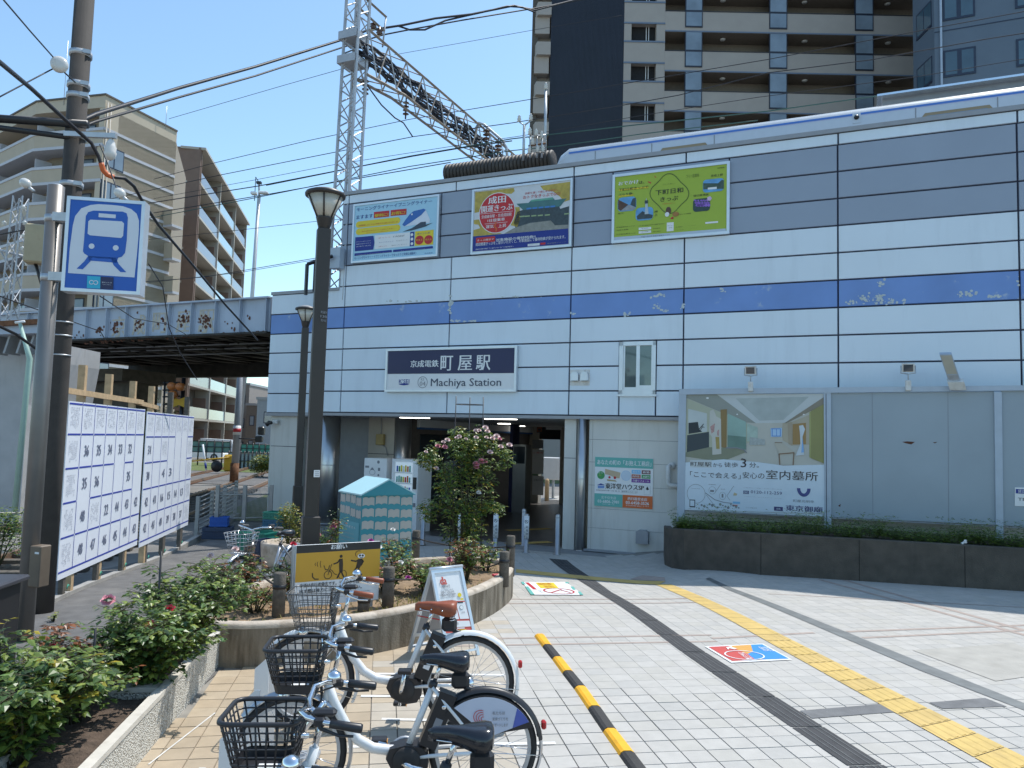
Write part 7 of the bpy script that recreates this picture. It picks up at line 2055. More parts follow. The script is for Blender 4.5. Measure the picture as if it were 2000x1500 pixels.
for i,(px,py,r_,mt)in enumerate(((948,836,.055,m_pale),(952,843,.05,m_pale),(930,842,.05,m_pale),(936,841,.04,m_pale),(897,853,.045,m_pale),(892,856,.04,m_pale),(874,860,.05,m_pale),(866,864,.04,m_pale),(855,872,.05,m_pink),(869,874,.055,m_pink),(970,853,.06,m_pale),(962,857,.05,m_pale),(976,858,.04,m_pink),(978,873,.05,m_pale),(995,870,.055,m_pale),(957,884,.055,m_pale),(940,902,.065,m_pink),(947,902,.05,m_pink),(930,907,.065,m_pink),(930,913,.055,m_pink),(852,916,.05,m_pale),(935,963,.045,m_whp),(832,883,.035,m_pale),(950,855,.04,m_pale),(930,855,.045,m_pale),(910,858,.035,m_pale))):
 bloom(cr_,AT(px,py,cy-.30+(i%3)*.05),r_,mt,100+i)
mb=MB();zt_=AT(917,775,cy).z
rr_=[]
for px in(890,943,917):
 p=AT(px,810,cy+(.2 if px==917 else-.05));b=V((p.x+(cx+.0-p.x)*-.15,p.y,z0));mb.tube([b,V((p.x,p.y,zt_))],.008,m_black,6)
pa_,pb2=AT(889,790,cy-.05),AT(944,790,cy-.05)
for z in(AT(917,790,cy).z,z0+1.5,z0+.8):
 c=(pa_+pb2)/2;r_=(pb2-pa_).length/2;mb.tube([V((c.x+r_*math.cos(a*.393),c.y+.1+r_*.7*math.sin(a*.393),z))for a in range(16)],.006,m_black,5,closed=True)
mb.build("obelisk",cr_)
# timber posts and rope round the bed
posts=[(543,1118,1206,"timber rope post in the bed just left of the yellow sign"),(757,1107,1186,"timber rope post in the bed just right of the yellow sign"),(984,1077,1134,"timber rope post at the right end of the round bed, the front one"),(996,1046,1112,"timber rope post at the right end of the round bed, the rear one"),(897,1087,1128,"timber rope post seen above the white folding sign"),(484,1064,1130,"timber rope post among the red leaved roses at the left of the bed"),(710,1160,1195,"short timber stump behind the handlebar with brown grips"),(812,1036,1075,"timber rope post at the back of the bed near the teal box")]
tops={}
for px,yt_,yb_,lab in posts:
 p=ZP(px,yb_,BH-.07);p.z=bz(p.x,p.y)-.05;zt_=ZY(p,yt_)
 t=thing("timber_post",lab,"post",p,"timber rope posts in the round bed")
 mb=MB();mb.lathe(p,[(.066,-.02),(.064,zt_-p.z-.012),(.055,zt_-p.z),(0,zt_-p.z+.004)],m_woodold,14);mb.build("shaft",t)
 mb=MB();zz=zt_-(zt_-p.z)*.28;mb.tube([V((p.x,p.y,zz-.02)),V((p.x,p.y,zz+.02))],.07,m_black,12);mb.build("rope_turn",t)
 tops[px]=V((p.x,p.y,zz))
for a,b,lab in((484,543,"dark sagging rope between the two left timber posts"),(757,897,"dark rope running behind the white folding sign between timber posts"),(897,984,"dark rope sagging to the front right end post"),(984,996,"short dark rope between the two right end posts"),(996,812,"dark rope along the back of the bed below the climbing rose")):
 q=[tops[a].lerp(tops[b],k/10)-UP*(.07*4*(k/10)*(1-k/10))for k in range(11)]
 mb=MB();mb.tube(q,.011,M("rope_dark",(.05,.042,.036),rough=.9,var=.2),6);tag(mb.build("rope",loc=q[0]),lab,"rope")
mb=MB();p=ZP(968,1126,BH-.05);mb.bbox(p+UP*.02,(.1,.06,.03),m_redp,.01,.5);tag(mb.build("plastic_scrap",loc=p),"small red plastic scrap on the soil near the right end posts","litter")
# ---------------------------------------------------------------- yellow notice sign in the bed
na=AT(578,1130,8.05);nb2=AT(742,1110,8.55);na.z=0;nb2.z=0
NP_=Plane(na,nb2-na)
q=[NP_.hit(*c)for c in((578,1066),(742,1057),(740,1170),(575,1187))]
u0=(q[0][0]+q[3][0])/2;u1=(q[1][0]+q[2][0])/2;vb=(q[2][1]+q[3][1])/2;vt_=(q[0][1]+q[1][1])/2
t=thing("notice_sign","yellow black and white notice sign on grey legs in the rose bed","notice sign",NP_.w((u0+u1)/2,bz(-2,8.3),0))
mb=MB();mb.obox(NP_.w(u0,vb,-.03),NP_.ex*(u1-u0),UP*(vt_-vb),NP_.n*.03,m_paper);mb.build("board",t)
for a,b in((u0-.02,u0+.05),(u1-.12,u1-.05)):
 mb=MB();mb.obox(NP_.w(a,bz(-2,8.3)-.15,-.09),NP_.ex*(b-a),UP*(vt_-bz(-2,8.3)+.14),NP_.n*.058,m_galv);mb.build("leg",t)
s=Sign(NP_,.001,t,(570,1050,8.3333))
m_am=M("notice_amber",(.55,.30,.025),rough=.4,var=.02)
h_=vt_-vb
s.mb.quad(NP_.w(u0,vt_-h_*.128,s.o(1)),NP_.w(u1,vt_-h_*.128,s.o(1)),NP_.w(u1,vt_,s.o(1)),NP_.w(u0,vt_,s.o(1)),m_black)
s.mb.quad(NP_.w(u0,vt_-h_*.60,s.o(1)),NP_.w(u1,vt_-h_*.60,s.o(1)),NP_.w(u1,vt_-h_*.128,s.o(1)),NP_.w(u0,vt_-h_*.128,s.o(1)),m_am)
s.text(638,112,895,178,"お願い",m_paper,2,.03)
m_pic=M("pictogram_brown",(.03,.018,.01),rough=.5,var=0)
s.circ(801,302,23,m_pic,2,ry=25);s.poly([(770,345),(825,340),(832,440),(825,560),(770,560),(768,440)],m_pic,2);s.line([(775,360),(745,405),(680,428)],22,m_pic,2);s.line([(790,550),(735,655)],24,m_pic,2);s.line([(800,550),(848,650)],24,m_pic,2)
s.ring(585,605,66,11,m_pic,2,ry=70);s.ring(830,600,60,9,m_pic,2,ry=75,a0=-60,a1=95);s.ring(800,610,45,9,m_pic,2,ry=60,a0=160,a1=290);s.line([(585,605),(650,430)],11,m_pic,2);s.line([(620,520),(650,530),(690,590),(730,603)],10,m_pic,2);s.line([(520,455),(545,520),(590,520),(615,450)],11,m_pic,2)
for i,x in enumerate((375,410,460)):s.line([(x+8,415-i*18),(x,435),(x+10,455+i*15)],8,m_pic,2)
s.line([(333,580),(335,640),(370,675),(430,675)],17,m_pic,2)
s.circ(1128,298,58,m_paper,2,ry=38);s.circ(1105,290,16,m_pic,3);s.circ(1150,290,16,m_pic,3);s.line([(1105,325),(1150,325)],9,m_pic,3);s.ring(1085,265,55,9,m_pic,2,ry=55,a0=60,a1=230)
s.poly([(1070,350),(1140,340),(1160,380),(1100,500),(1040,490)],m_pic,2);s.line([(1070,370),(1040,385),(965,370)],22,m_pic,2);s.line([(1130,350),(1162,385),(1125,450)],20,m_pic,2);s.line([(1055,480),(1015,545),(1020,635)],25,m_pic,2);s.line([(1085,480),(1085,570),(1135,600)],25,m_pic,2)
s.tuv(u0+.05,vb+h_*.31,u1-.12,vb+h_*.375,"歩道は歩行者優先です。ラックから自転車を",m_ink,2,.02);s.tuv(u0+.05,vb+h_*.215,u1-.2,vb+h_*.28,"出す際は後方に注意してください。",m_ink,2,.02)
s.tuv(u0+.05,vb+h_*.155,u1-.1,vb+h_*.18,"Pedestrians have priority on the sidewalk.",m_inkg,2);s.tuv(u0+.05,vb+h_*.10,u1-.15,vb+h_*.125,"Be aware of people behind you when you take your bicycle out.",m_inkg,2)
# ---------------------------------------------------------------- teal return box shaped like a house
N0=AT(706,1000,12.9);N0=V((N0.x,N0.y,gz(N0.x,N0.y)-.02))
ra=math.radians(35);RD=V((math.cos(ra),math.sin(ra),0));LD=V((-RD.y,RD.x,0))
ze=ZY(N0,966);wB,dB=.95,.90
m_box=M("box_teal",(.035,.27,.33),rough=.4,var=.03);m_boxl=M("box_teal_light",(.10,.37,.44),rough=.4,var=.03);m_page=M("box_page_beige",(.44,.44,.41),rough=.5,var=.04);m_roofb=M("box_roof_pale",(.42,.66,.69),rough=.35,var=.02)
t=thing("book_return_box","teal house shaped box printed with open books beside the tall lamp post","return box",N0)
mb=MB();mb.obox(N0,RD*wB,LD*dB,UP*(ze-N0.z),m_box);mb.build("body",t)
mid=N0+RD*wB/2;za=ZY(mid,938)
ov=.035
A_=N0-RD*ov-LD*ov;B_=N0+RD*(wB+ov)-LD*ov
Az=V((A_.x,A_.y,ze-.02));Bz=V((B_.x,B_.y,ze-.02));Mz=V((mid.x-LD.x*ov,mid.y-LD.y*ov,za))
mb=MB();mb.prism([Az,Bz,Mz],LD*(dB+2*ov),m_box);mb.build("gable",t)
mb=MB();up_=UP*.02;mb.prism([Az+up_*.1,Mz+up_*.1,Mz+up_*1.3,Az+up_*1.3],LD*(dB+2*ov),m_roofb);mb.prism([Bz+up_*.1,Mz+up_*.1,Mz+up_*1.3,Bz+up_*1.3],LD*(dB+2*ov),m_roofb);mb.build("roof",t)
def books(pl,w,nc,rows,zt_):
 s=Sign(pl,.002,t)
 cw=w/nc;rh=.205
 for r in range(rows):
  for c in range(nc):
   x=cw*c;y=zt_-rh*(r+1)+.02*math.sin(c*1.3+r)+.03*(nc-c)/nc*0
   pts=[(x+.012,y+.05)]+[(x+.012+(cw-.024)*k/12,y+.165+.018*abs(math.sin(math.pi*k/6)))for k in range(13)]+[(x+cw-.012,y+.05)]
   pts+=[(x+.012+(cw-.024)*k/12,y+.05-.0+.018*abs(math.sin(math.pi*k/6)))for k in range(12,-1,-1)]
   pts=[p for p in pts]
   P_=[pl.w(max(.004,min(w-.004,a)),b,s.o(1))for a,b in pts if b<zt_]
   if len(P_)>3:
    for k in range(12):
     f0=(cw-.024)*k/12;f1=(cw-.024)*(k+1)/12;g0_=.018*abs(math.sin(math.pi*k/6));g1_=.018*abs(math.sin(math.pi*(k+1)/6))
     qd=[(x+.012+f0,y+.035+g0_),(x+.012+f1,y+.035+g1_),(x+.012+f1,min(zt_,y+.165+g1_)),(x+.012+f0,min(zt_,y+.165+g0_))]
     s.mb.quad(*[pl.w(a,b,s.o(1))for a,b in qd],m_page)
 return s
fr=Plane(V((N0.x,N0.y,0)),RD);books(fr,wB,4,4,ze-.02)
lf_=Plane(V((N0.x,N0.y,0))+LD*dB,-LD);s=books(lf_,dB,4,2,ze-.02)
s.mb.quad(*[lf_.w(a,b,s.o(2))for a,b in((.01,N0.z+.03),(dB-.06,N0.z+.03),(dB-.06,ze-.48),(.01,ze-.48))],m_boxl)
s.tuv(.1,ze-.60,dB-.2,ze-.55,"ブックポスト",m_paper,3);
for k in range(5):s.tuv(.1,ze-.70-.07*k,dB-.25,ze-.675-.07*k,"図書館の本を返却できます",m_page,3)
# ---------------------------------------------------------------- vending machine and white locker box at the entrance
VP_=FP.shifted(-.5)
u0,u1=VP_.hit(712,900)[0],VP_.hit(746,900)[0];vt_=VP_.hit(730,895)[1]
t=thing("vending_machine","white blank sided vending box with black printed marks left of the drink machine","vending machine",FP.w((u0+u1)/2,0,-.5))
mb=MB();fbox(mb,u0,u1+.15,0.004,vt_,-1.2,-.5,m_white);mb.build("cabinet",t)
s=Sign(VP_,.002,t,(500,780,6.25));s.circ(1420,890,36,m_inkg,1,ry=34);s.circ(1420,890,32,m_white,2,ry=30);s.poly([(1395,858),(1420,828),(1445,858)],m_inkg,3);s.line([(1385,945),(1455,945),(1430,970),(1400,970),(1385,945)],4,m_inkg,1);s.circ(1495,765,18,m_inkg,1,n=6);s.rect(1490,835,1515,875,m_inkg,1);s.rect(1335,808,1380,835,m_inkg,1);s.circ(1494,925,12,m_inkg,1,n=6);s.rect(1340,935,1360,955,m_inkg)
u0,u1=VP_.hit(766,900)[0],VP_.hit(817,900)[0];vt_=VP_.hit(790,897)[1]
m_lit=bpy.data.materials.new("lit_display");m_lit.use_nodes=True;_b=m_lit.node_tree.nodes["Principled BSDF"];_b.inputs["Base Color"].default_value=(.2,.35,.45,1);_b.inputs["Emission Color"].default_value=(.75,.9,1,1);_b.inputs["Emission Strength"].default_value=.25
t=thing("vending_machine","white drink vending machine with lit display rows beside the station entrance","vending machine",FP.w((u0+u1)/2,0,-.5))
mb=MB();fbox(mb,u0,u1,0.004,vt_,-1.2,-.5,m_white);mb.build("cabinet",t)
mb=MB();a,b=u0+.12,u1-.16;fbox(mb,a,b,vt_-.95,vt_-.08,-.5,-.48,m_lit);mb.build("display_window",t)
rb_=random.Random(9)
for r in range(3):
 for k in range(7):
  mb=MB();x=a+.03+(b-a-.06)*(k+.5)/7;z=vt_-.32-.27*r;mb.cyl(FP.w(x,z,-.475),FP.w(x,z+rb_.uniform(.13,.17),-.475),.022,rb_.choice((m_yel,m_green,m_blue,m_paper,m_orange,m_teal,m_red)),8);mb.build("drink_can",t)
 mb=MB();fbox(mb,a,b,vt_-.36-.27*r,vt_-.33-.27*r,-.478,-.45,m_paper);mb.build("button_row",t)
mb=MB();fbox(mb,b+.03,u1-.03,vt_-.75,vt_-.45,-.5,-.485,m_black);fbox(mb,b+.02,u1-.04,vt_-1.2,vt_-1.1,-.5,-.485,m_inkg);fbox(mb,a,b,.2,.45,-.5,-.485,m_black);mb.build("coin_panel",t)
# ---------------------------------------------------------------- bollards
m_bol=M("bollard_steel",(.40,.40,.40),rough=.34,metal=.85,var=.05)
def bollard(px,yb_,label,sleeve=True,h=None,yt_=None):
 p=GP(px,yb_);h=ZY(p,yt_)-p.z
 t=thing("bollard",label,"bollard",p,"steel bollards at the entrance")
 mb=MB();mb.lathe(p,[(.085,0),(.085,.012),(.052,.016),(.052,h-.03),(.045,h-.01),(0,h)],m_bol,18);mb.build("post",t)
 mb=MB();mb.tube([p+UP*(h-.08),p+UP*(h-.065)],.056,m_trim,14);mb.build("collar",t)
 if sleeve:
  mb=MB();mb.tube([p+UP*.30,p+UP*(h-.05)],.058,m_paper,18);mb.build("sleeve",t)
  pl=Plane(V((p.x,p.y,0)),V((1,-.05,0)));s=Sign(pl,.062,t)
  z=p.z+h-.17
  for k in range(20):
   a0,a1=2*math.pi*k/20,2*math.pi*(k+1)/20
   s.mb.quad(*[pl.w(r_*math.cos(a),z+r_*math.sin(a),.062)for r_,a in((.030,a0),(.038,a0),(.038,a1),(.030,a1))],m_ink)
  s.mb.quad(*[pl.w(x,z+y,.062)for x,y in((-.026,.018),(-.018,.026),(.026,-.018),(.018,-.026))],m_ink)
  for i,ch in enumerate("駐輪禁止"):s.tuv(-.008,z-.14-.075*i,.042,z-.085-.075*i,ch,m_inkg,1,.02)
  for i,ch in enumerate("自転車"):s.tuv(-.045,z-.15-.09*i,-.018,z-.12-.09*i,ch,m_inkg,1)
bollard(967,1077,"steel bollard with a white no parking sleeve nearest the climbing rose",True,yt_=1001)
bollard(1027,1079,"steel bollard with a white no parking sleeve in the middle of the entrance",True,yt_=1003)
bollard(1088,1083,"plain steel bollard beside the white pier at the right of the entrance",False,yt_=1004)
bollard(825,1064,"plain steel bollard between the teal box and the climbing rose",False,yt_=992)
bollard(1022,1066,"steel bollard half hidden behind the middle sleeved one",False,yt_=993)
bollard(898,1078,"steel bollard with a white sleeve hidden behind the climbing rose",True,yt_=1000)
# ---------------------------------------------------------------- white folding sign
LF,RF,LB_=GP(874,1291),GP(936,1279),GP(796,1274)
TL=(LF+LB_)/2;TL.z=ZY(TL,1114);ww=RF-LF;TR=TL+ww;RB=LB_+ww
t=thing("folding_sign","white aluminium folding sign with a red and white poster beside the parked bicycles","folding sign",(LF+RB)/2)
def sign_leaf(a,b,c,d,nm):
 ex=(b-a).normalized();ey=(d-a).normalized();n=ex.cross(ey).normalized();w=(b-a).length;h=(d-a).length
 pl=Plane(a,ex,ey);mb=MB();fw=.035
 for x0,x1_,y0,y1_ in((0,fw,0,h),(w-fw,w,0,h),(fw,w-fw,.17,.17+fw),(fw,w-fw,h-fw,h),(fw,w-fw,.05,.07)):
  mb.obox(a+ex*x0+ey*y0-n*.012,ex*(x1_-x0),ey*(y1_-y0),n*.026,m_alu)
 mb.build(nm,t);mb=MB();mb.obox(a+ex*fw+ey*.2-n*.004,ex*(w-2*fw),ey*(h-.2-fw),n*.008,m_paper if nm=="front_leaf" else m_trim);mb.build("poster" if nm=="front_leaf" else "back_panel",t);return pl
fp_=sign_leaf(LF,RF,TR,TL,"front_leaf");sign_leaf(RB,LB_,TL,TR,"rear_leaf")
mb=MB();mb.tube([TL-ww*.02+UP*.01,TR+ww*.02+UP*.01],.018,m_alu,8);mb.build("hinge",t)
mb=MB();mb.tube([LF.lerp(TL,.45),LB_.lerp(TL,.45)],.006,m_red,5);mb.tube([RF.lerp(TR,.45),RB.lerp(TR,.45)],.006,m_red,5);mb.build("stay_bar",t)
s=Sign(fp_,.006,t,(820,1090,8.8235));m_dr=M("poster_red",(.58,.085,.06),rough=.45,var=.02)
s.text(435,290,555,405,"da",m_dr,2,.03);s.line([(490,290),(490,370),(500,385)],14,m_dr,2);s.text(470,420,600,470,"ダイチャリ",m_ink,2,.01)
s.text(440,512,660,530,"シェアサイクル",m_inkg,2);s.text(440,545,680,580,"手軽にレンタサイクル",m_inkg,2);s.text(415,600,700,612,"ここで借りてどこでも返せる自転車です",m_inkg,2);s.circ(752,570,32,m_yel,2,ry=38);s.circ(785,640,26,m_yel,2,ry=18)
s.poly([(355,735),(832,665),(940,1195),(445,1285)],m_dr,1)
for x0,y0,x1_,y1_,x2_,y2_,x3_,y3_ in((372,765,510,740,555,1030,425,1055),(522,738,670,712,715,1000,567,1028),(680,710,830,685,885,975,733,998),(420,1075,885,1010,905,1110,440,1190)):
 s.poly([(x0,y0),(x1_,y1_),(x2_,y2_),(x3_,y3_)],m_paper,2)
for x,y in((430,745),(590,722),(750,697)):s.poly([(x-48,y+3),(x+48,y-12),(x+50,y+8),(x-45,y+24)],m_ink,3)
s.poly([(415,805),(460,800),(475,895),(430,900)],m_inkg,3);s.circ(612,815,32,m_inkg,3,ry=40);s.circ(765,790,34,m_inkg,3,ry=40);s.circ(612,815,22,m_paper,4,ry=28);s.circ(765,790,28,m_paper,4,ry=33)
s.text(440,920,520,935,"ご登録",m_inkg,3);s.text(590,900,680,915,"ご予約",m_inkg,3);s.text(750,870,820,885,"ご返却",m_inkg,3)
s.poly([(440,1095),(490,1085),(510,1170),(455,1180)],m_yel,3);s.circ(570,1115,30,m_yel,3,ry=30);s.poly([(670,1160),(795,1140),(797,1160),(672,1180)],m_paper,3);s.poly([(630,1205),(820,1170),(825,1210),(638,1243)],m_yel,3);s.text(610,1085,700,1110,"15分70円",m_ink,3)
# ---------------------------------------------------------------- bicycles
m_brn=M("leather_brown",(.26,.065,.025),rough=.42,var=.12,vs=20);m_fw=M("bike_white",(.74,.74,.73),rough=.25,var=.02,coat=.4);m_fs=M("bike_silver",(.50,.51,.53),rough=.28,metal=.7,var=.05);m_tyre=M("tyre_black",(.018,.018,.019),rough=.7,var=.1);m_sadd=M("saddle_black",(.014,.015,.02),rough=.22,var=.05,coat=.3)
def circle_pts(cx,cz,r,n=36,y=0):return[(cx+r*math.cos(2*math.pi*k/n),y,cz+r*math.sin(2*math.pi*k/n))for k in range(n)]
def arc_channel(mb,cx,cz,r,a0,a1,w,drop,mat,n=22):
 vs=[];fs=[]
 for k in range(n+1):
  a=math.radians(a0+(a1-a0)*k/n);c,s_=math.cos(a),math.sin(a)
  for y,dr in((-w,-drop),(-w*.75,-drop*.25),(0,0),(w*.75,-drop*.25),(w,-drop)):vs.append((cx+(r+dr)*c,y,cz+(r+dr)*s_))
 for k in range(n):
  for j in range(4):fs.append((k*5+j,k*5+j+1,k*5+j+6,k*5+j+5))
 mb.add(vs,fs,mat,True)
WB,WR=1.14,.33
def bike_wheel(t,x,seed):
 mb=MB();mb.tube(circle_pts(x,WR,WR-.021),.021,m_tyre,8,closed=True);ty=mb.build("wheel",t,local=True)
 mb=MB();vs=[];fs=[];n=36
 for k in range(n):
  a=2*math.pi*k/n
  for r_,y in((.292,-.013),(.292,.013),(.272,.010),(.272,-.010)):vs.append((x+r_*math.cos(a),y,WR+r_*math.sin(a)))
 for k in range(n):
  for j in range(4):a=k*4;b=((k+1)%n)*4;fs.append((a+j,b+j,b+(j+1)%4,a+(j+1)%4))
 mb.add(vs,fs,m_galv);mb.build("rim",ty,local=True)
 mb=MB()
 for k in range(28):
  a=2*math.pi*k/28;s_=1 if k%2 else-1;b=a+(.55 if k%4<2 else-.55);mb.tube([(x+.025*math.cos(b),s_*.03,WR+.025*math.sin(b)),(x+.28*math.cos(a),s_*.004,WR+.28*math.sin(a))],.0016,m_chrome,3,caps=False)
 mb.build("spokes",ty,local=True)
 mb=MB();mb.tube([(x,-.055,WR),(x,.055,WR)],.024 if x>.5 else .04,m_chrome,12);mb.tube([(x,-.07,WR),(x,.07,WR)],.009,m_galv,8);mb.build("hub",ty,local=True)
def bicycle(label,loc,yaw,basket='plastic',grip=None,saddle=None,rfender=None,guard=False,steer=0.0,sc=1.0,crank=200,electric=True,frame=None,group="share bicycles parked in the rack",name="bicycle"):
 grip=grip or m_blackp;saddle=saddle or m_sadd;rfender=rfender or m_blackp;frame=frame or m_fw
 t=thing(name,label,"bicycle",loc,group);t.rotation_euler.z=yaw;t.scale=(sc,sc,sc)
 B_=lambda mb,nm:mb.build(nm,t,local=True)
 bike_wheel(t,0,1);bike_wheel(t,WB,2)
 mb=MB();mb.tube([(.945,0,.74),(.90,0,.62),(.83,0,.49),(.75,0,.395),(.66,0,.345),(.56,0,.33),(.46,0,.33)],[.026,.029,.031,.031,.031,.031,.03],frame,12)
 mb.tube([(.955,0,.60),(.905,0,.80)],.023,frame,12);mb.tube([(.47,0,.30),(.31,0,.72)],.02,frame,12)
 for y in(-.065,.065):mb.tube([(.43,y*.6,.30),(.25,y,.32),(0,y,WR)],.012,frame,8);mb.tube([(.32,y*.4,.70),(.16,y*.8,.52),(0,y,WR)],.010,frame,8)
 B_(mb,"frame")
 mb=MB();mb.tube([(.905,0,.78),(.875,0,.93)],.014,m_chrome,10);mb.tube([(.955,-.06,.62),(.955,.06,.62)],.02,m_chrome,8)
 for y in(-.06,.06):mb.tube([(.955,y,.64),(1.03,y,.52),(WB,y,WR)],[.018,.016,.011],m_chrome,10)
 B_(mb,"fork")
 mb=MB();hp=[(.70,.27,.985),(.82,.265,1.0),(.90,.235,1.01),(.945,.17,1.01),(.945,.06,.985),(.93,0,.965)]
 hp=hp+[(x,-y,z)for x,y,z in hp[-2::-1]];mb.tube(hp,.0115,m_chrome,10);mb.tube([(.875,0,.92),(.93,0,.965)],.016,m_chrome,10);hb_=B_(mb,"handlebar")
 for s_ in(1,-1):
  mb=MB();mb.tube([(.665,.275*s_,.98),(.675,.275*s_,.981),(.735,.272*s_,.989),(.80,.267*s_,.997)],[.016,.02,.0185,.018],grip,10);mb.build("grip",hb_,local=True)
  mb=MB();mb.tube([(.845,.26*s_,1.0),(.84,.262*s_,.975),(.76,.285*s_,.955),(.70,.292*s_,.955)],[.012,.009,.007,.006],m_blackp if grip is m_blackp else m_chrome,6);mb.bbox((.845,.255*s_,1.0),(.05,.035,.04),m_blackp,.01);mb.build("brake_lever",hb_,local=True)
 mb=MB();mb.lathe((.86,-.215,1.025),[(.0,-.01),(.012,-.01),(.012,.01),(.034,.014),(.034,.02),(.028,.036),(.012,.045),(0,.047)],m_chrome,16);mb.build("bell",hb_,local=True)
 mb=MB();mb.bbox((.83,.225,1.03),(.10,.05,.03),m_blackp,.012);mb.build("shift_control",hb_,local=True)
 mb=MB()
 for(y0,y1_,z)in((.25,.03,.0),(.22,-.03,.02),(-.25,.0,-.01)):
  mb.tube([(.85,y0,1.0+z),(.97,y0*.7,.98+z),(1.0,y1_+.02,.86),(.975,y1_,.70),(.96,y1_,.55)],.0045,m_black,5)
 B_(mb,"cables")
 # basket
 x0,x1_,wt,zt_,zb_=.955,1.295,.165,.955,.70
 bx0,bx1,wb_=.985,1.23,.12
 def rr(f,sx=0.0):
  """closed loop at height fraction f (0 bottom, 1 top)"""
  a,b,w=bx0+(x0-bx0)*f,bx1+(x1_-bx1)*f,wb_+(wt-wb_)*f;z=zb_+(zt_-zb_)*f;r_=.05;out=[]
  for cx,cy,s0 in((b-r_,w-r_,0),(a+r_,w-r_,90),(a+r_,-w+r_,180),(b-r_,-w+r_,270)):
   for k in range(4):an=math.radians(s0+30*k);out.append(V((cx+r_*math.cos(an),cy+r_*math.sin(an),z)))
  return out
 def sub(loop,n):
  L_=[0]
  for i in range(len(loop)):L_.append(L_[-1]+(loop[(i+1)%len(loop)]-loop[i]).length)
  out=[]
  for k in range(n):
   d=L_[-1]*k/n;i=max(j for j in range(len(loop))if L_[j]<=d+1e-9);out.append(loop[i].lerp(loop[(i+1)%len(loop)],(d-L_[i])/max(1e-9,L_[i+1]-L_[i])))
  return out
 if basket=='plastic':
  mb=MB();mb.tube(rr(1),.0115,m_blackp,8,closed=True)
  for f in(.28,.42,.56,.70,.85):mb.tube(rr(f),.0042,m_blackp,5,closed=True)
  T_,B2=sub(rr(1),26),sub(rr(.2),26)
  for a,b in zip(T_,B2):mb.tube([a,b],.0046,m_blackp,5)
  lo,hi=rr(0),rr(.22);n=len(lo);mb.add(lo+hi,[(i,(i+1)%n,n+(i+1)%n,n+i)for i in range(n)],m_blackp);mb.add(rr(.02),[tuple(range(n))[::-1]],m_blackp);mb.add([p+V((0,0,.004))for p in rr(.02)],[tuple(range(n))],m_blackp)
  bk=B_(mb,"basket")
  mb=MB();mb.obox((1.05,-.03,.712),(.10,0,0),(0,.045,0),(0,0,.004),m_paper);mb.build("basket_notice",bk,local=True)
 else:
  mb=MB()
  r_=.0028 if basket=='wire' else .0038;mt=m_fs if basket!='wire' else M("wire_basket_grey",(.12,.12,.12),rough=.35,metal=.6,var=0)
  mb.tube(rr(1),.005,mt,6,closed=True)
  for f in((.0,.12,.24,.36,.48,.6,.8)if basket=='wire' else(.0,.4,.6,.8)):mb.tube(rr(f),r_,mt,4,closed=True)
  nn_=34 if basket=='wire' else 18
  for a,b in zip(sub(rr(1),nn_),sub(rr(0),nn_)):mb.tube([a,b],r_*.8,mt,4)
  for k in range(1,7):y=-wb_+2*wb_*k/7;mb.tube([(bx0,y,zb_),(bx1,y,zb_)],r_,mt,4)
  B_(mb,"basket")
 mb=MB();mb.tube([(1.05,.07,.70),(1.03,.065,.55),(WB,.075,WR)],.006,m_chrome,6);mb.tube([(1.05,-.07,.70),(1.03,-.065,.55),(WB,-.075,WR)],.006,m_chrome,6);mb.tube([(.93,0,.85),(1.01,0,.85)],.012,m_chrome,6);B_(mb,"basket_stay")
 # fenders
 mb=MB();arc_channel(mb,WB,WR,.365,38,205,.028,.022,m_fs if rfender is m_blackp else rfender)
 for y in(-.03,.03):mb.tube([(WB+.362*math.cos(math.radians(200)),y,WR+.362*math.sin(math.radians(200))),(WB,y*2,WR)],.003,m_chrome,4)
 B_(mb,"front_fender")
 mb=MB();arc_channel(mb,0,WR,.368,18,172 if rfender is m_blackp else 200,.034,.03 if rfender is m_blackp else .026,rfender)
 if rfender is m_blackp:arc_channel(mb,0,WR,.366,170,206,.022,.018,m_fs,6)
 for y in(-.036,.036):mb.tube([(.366*math.cos(math.radians(186)),y,WR+.366*math.sin(math.radians(186))),(0,y*1.9,WR)],.003,m_chrome,4)
 rf_=B_(mb,"rear_fender")
 mb=MB();a=math.radians(163);mb.bbox((.385*math.cos(a),0,WR+.385*math.sin(a)+.02),(.03,.045,.05),M("reflector_red",(.42,.02,.02),rough=.25,var=0),.008);mb.build("reflector",rf_,local=True)
 # saddle
 mb=MB();vs=[];fs=[]
 secs=[(.40,.012,.0,.03),(.37,.022,.012,.045),(.31,.028,.018,.055),(.25,.045,.016,.07),(.19,.085,.018,.085),(.14,.10,.022,.085),(.11,.085,.02,.07),(.10,.05,.012,.05)]
 for x,w,dz,h in secs:
  for k in range(10):
   an=math.pi*k/9;vs.append((x,w*math.cos(an),.855+dz+.022*math.sin(an)-(h if k in(0,9)else h*.35 if k in(1,8)else 0)*.8))
 n=10
 for i in range(len(secs)-1):
  for k in range(n-1):fs.append((i*n+k,i*n+k+1,(i+1)*n+k+1,(i+1)*n+k))
  fs.append((i*n+n-1,i*n,(i+1)*n,(i+1)*n+n-1))
 fs+=[tuple(range(n))[::-1],tuple(range((len(secs)-1)*n,len(secs)*n))]
 mb.add(vs,fs,saddle,True);sd_=B_(mb,"saddle")
 if saddle is m_brn:
  mb=MB()
  for x,w in((.36,.024),(.28,.04),(.2,.083)):mb.lathe((x,w,.845),[(.007,0),(.005,.004),(0,.005)],m_chrome,8,ax=(0,1,.2))
  mb.build("rivets",sd_,local=True)
 mb=MB();mb.tube([(.31,0,.72),(.265,0,.845)],.0135,m_chrome,10)
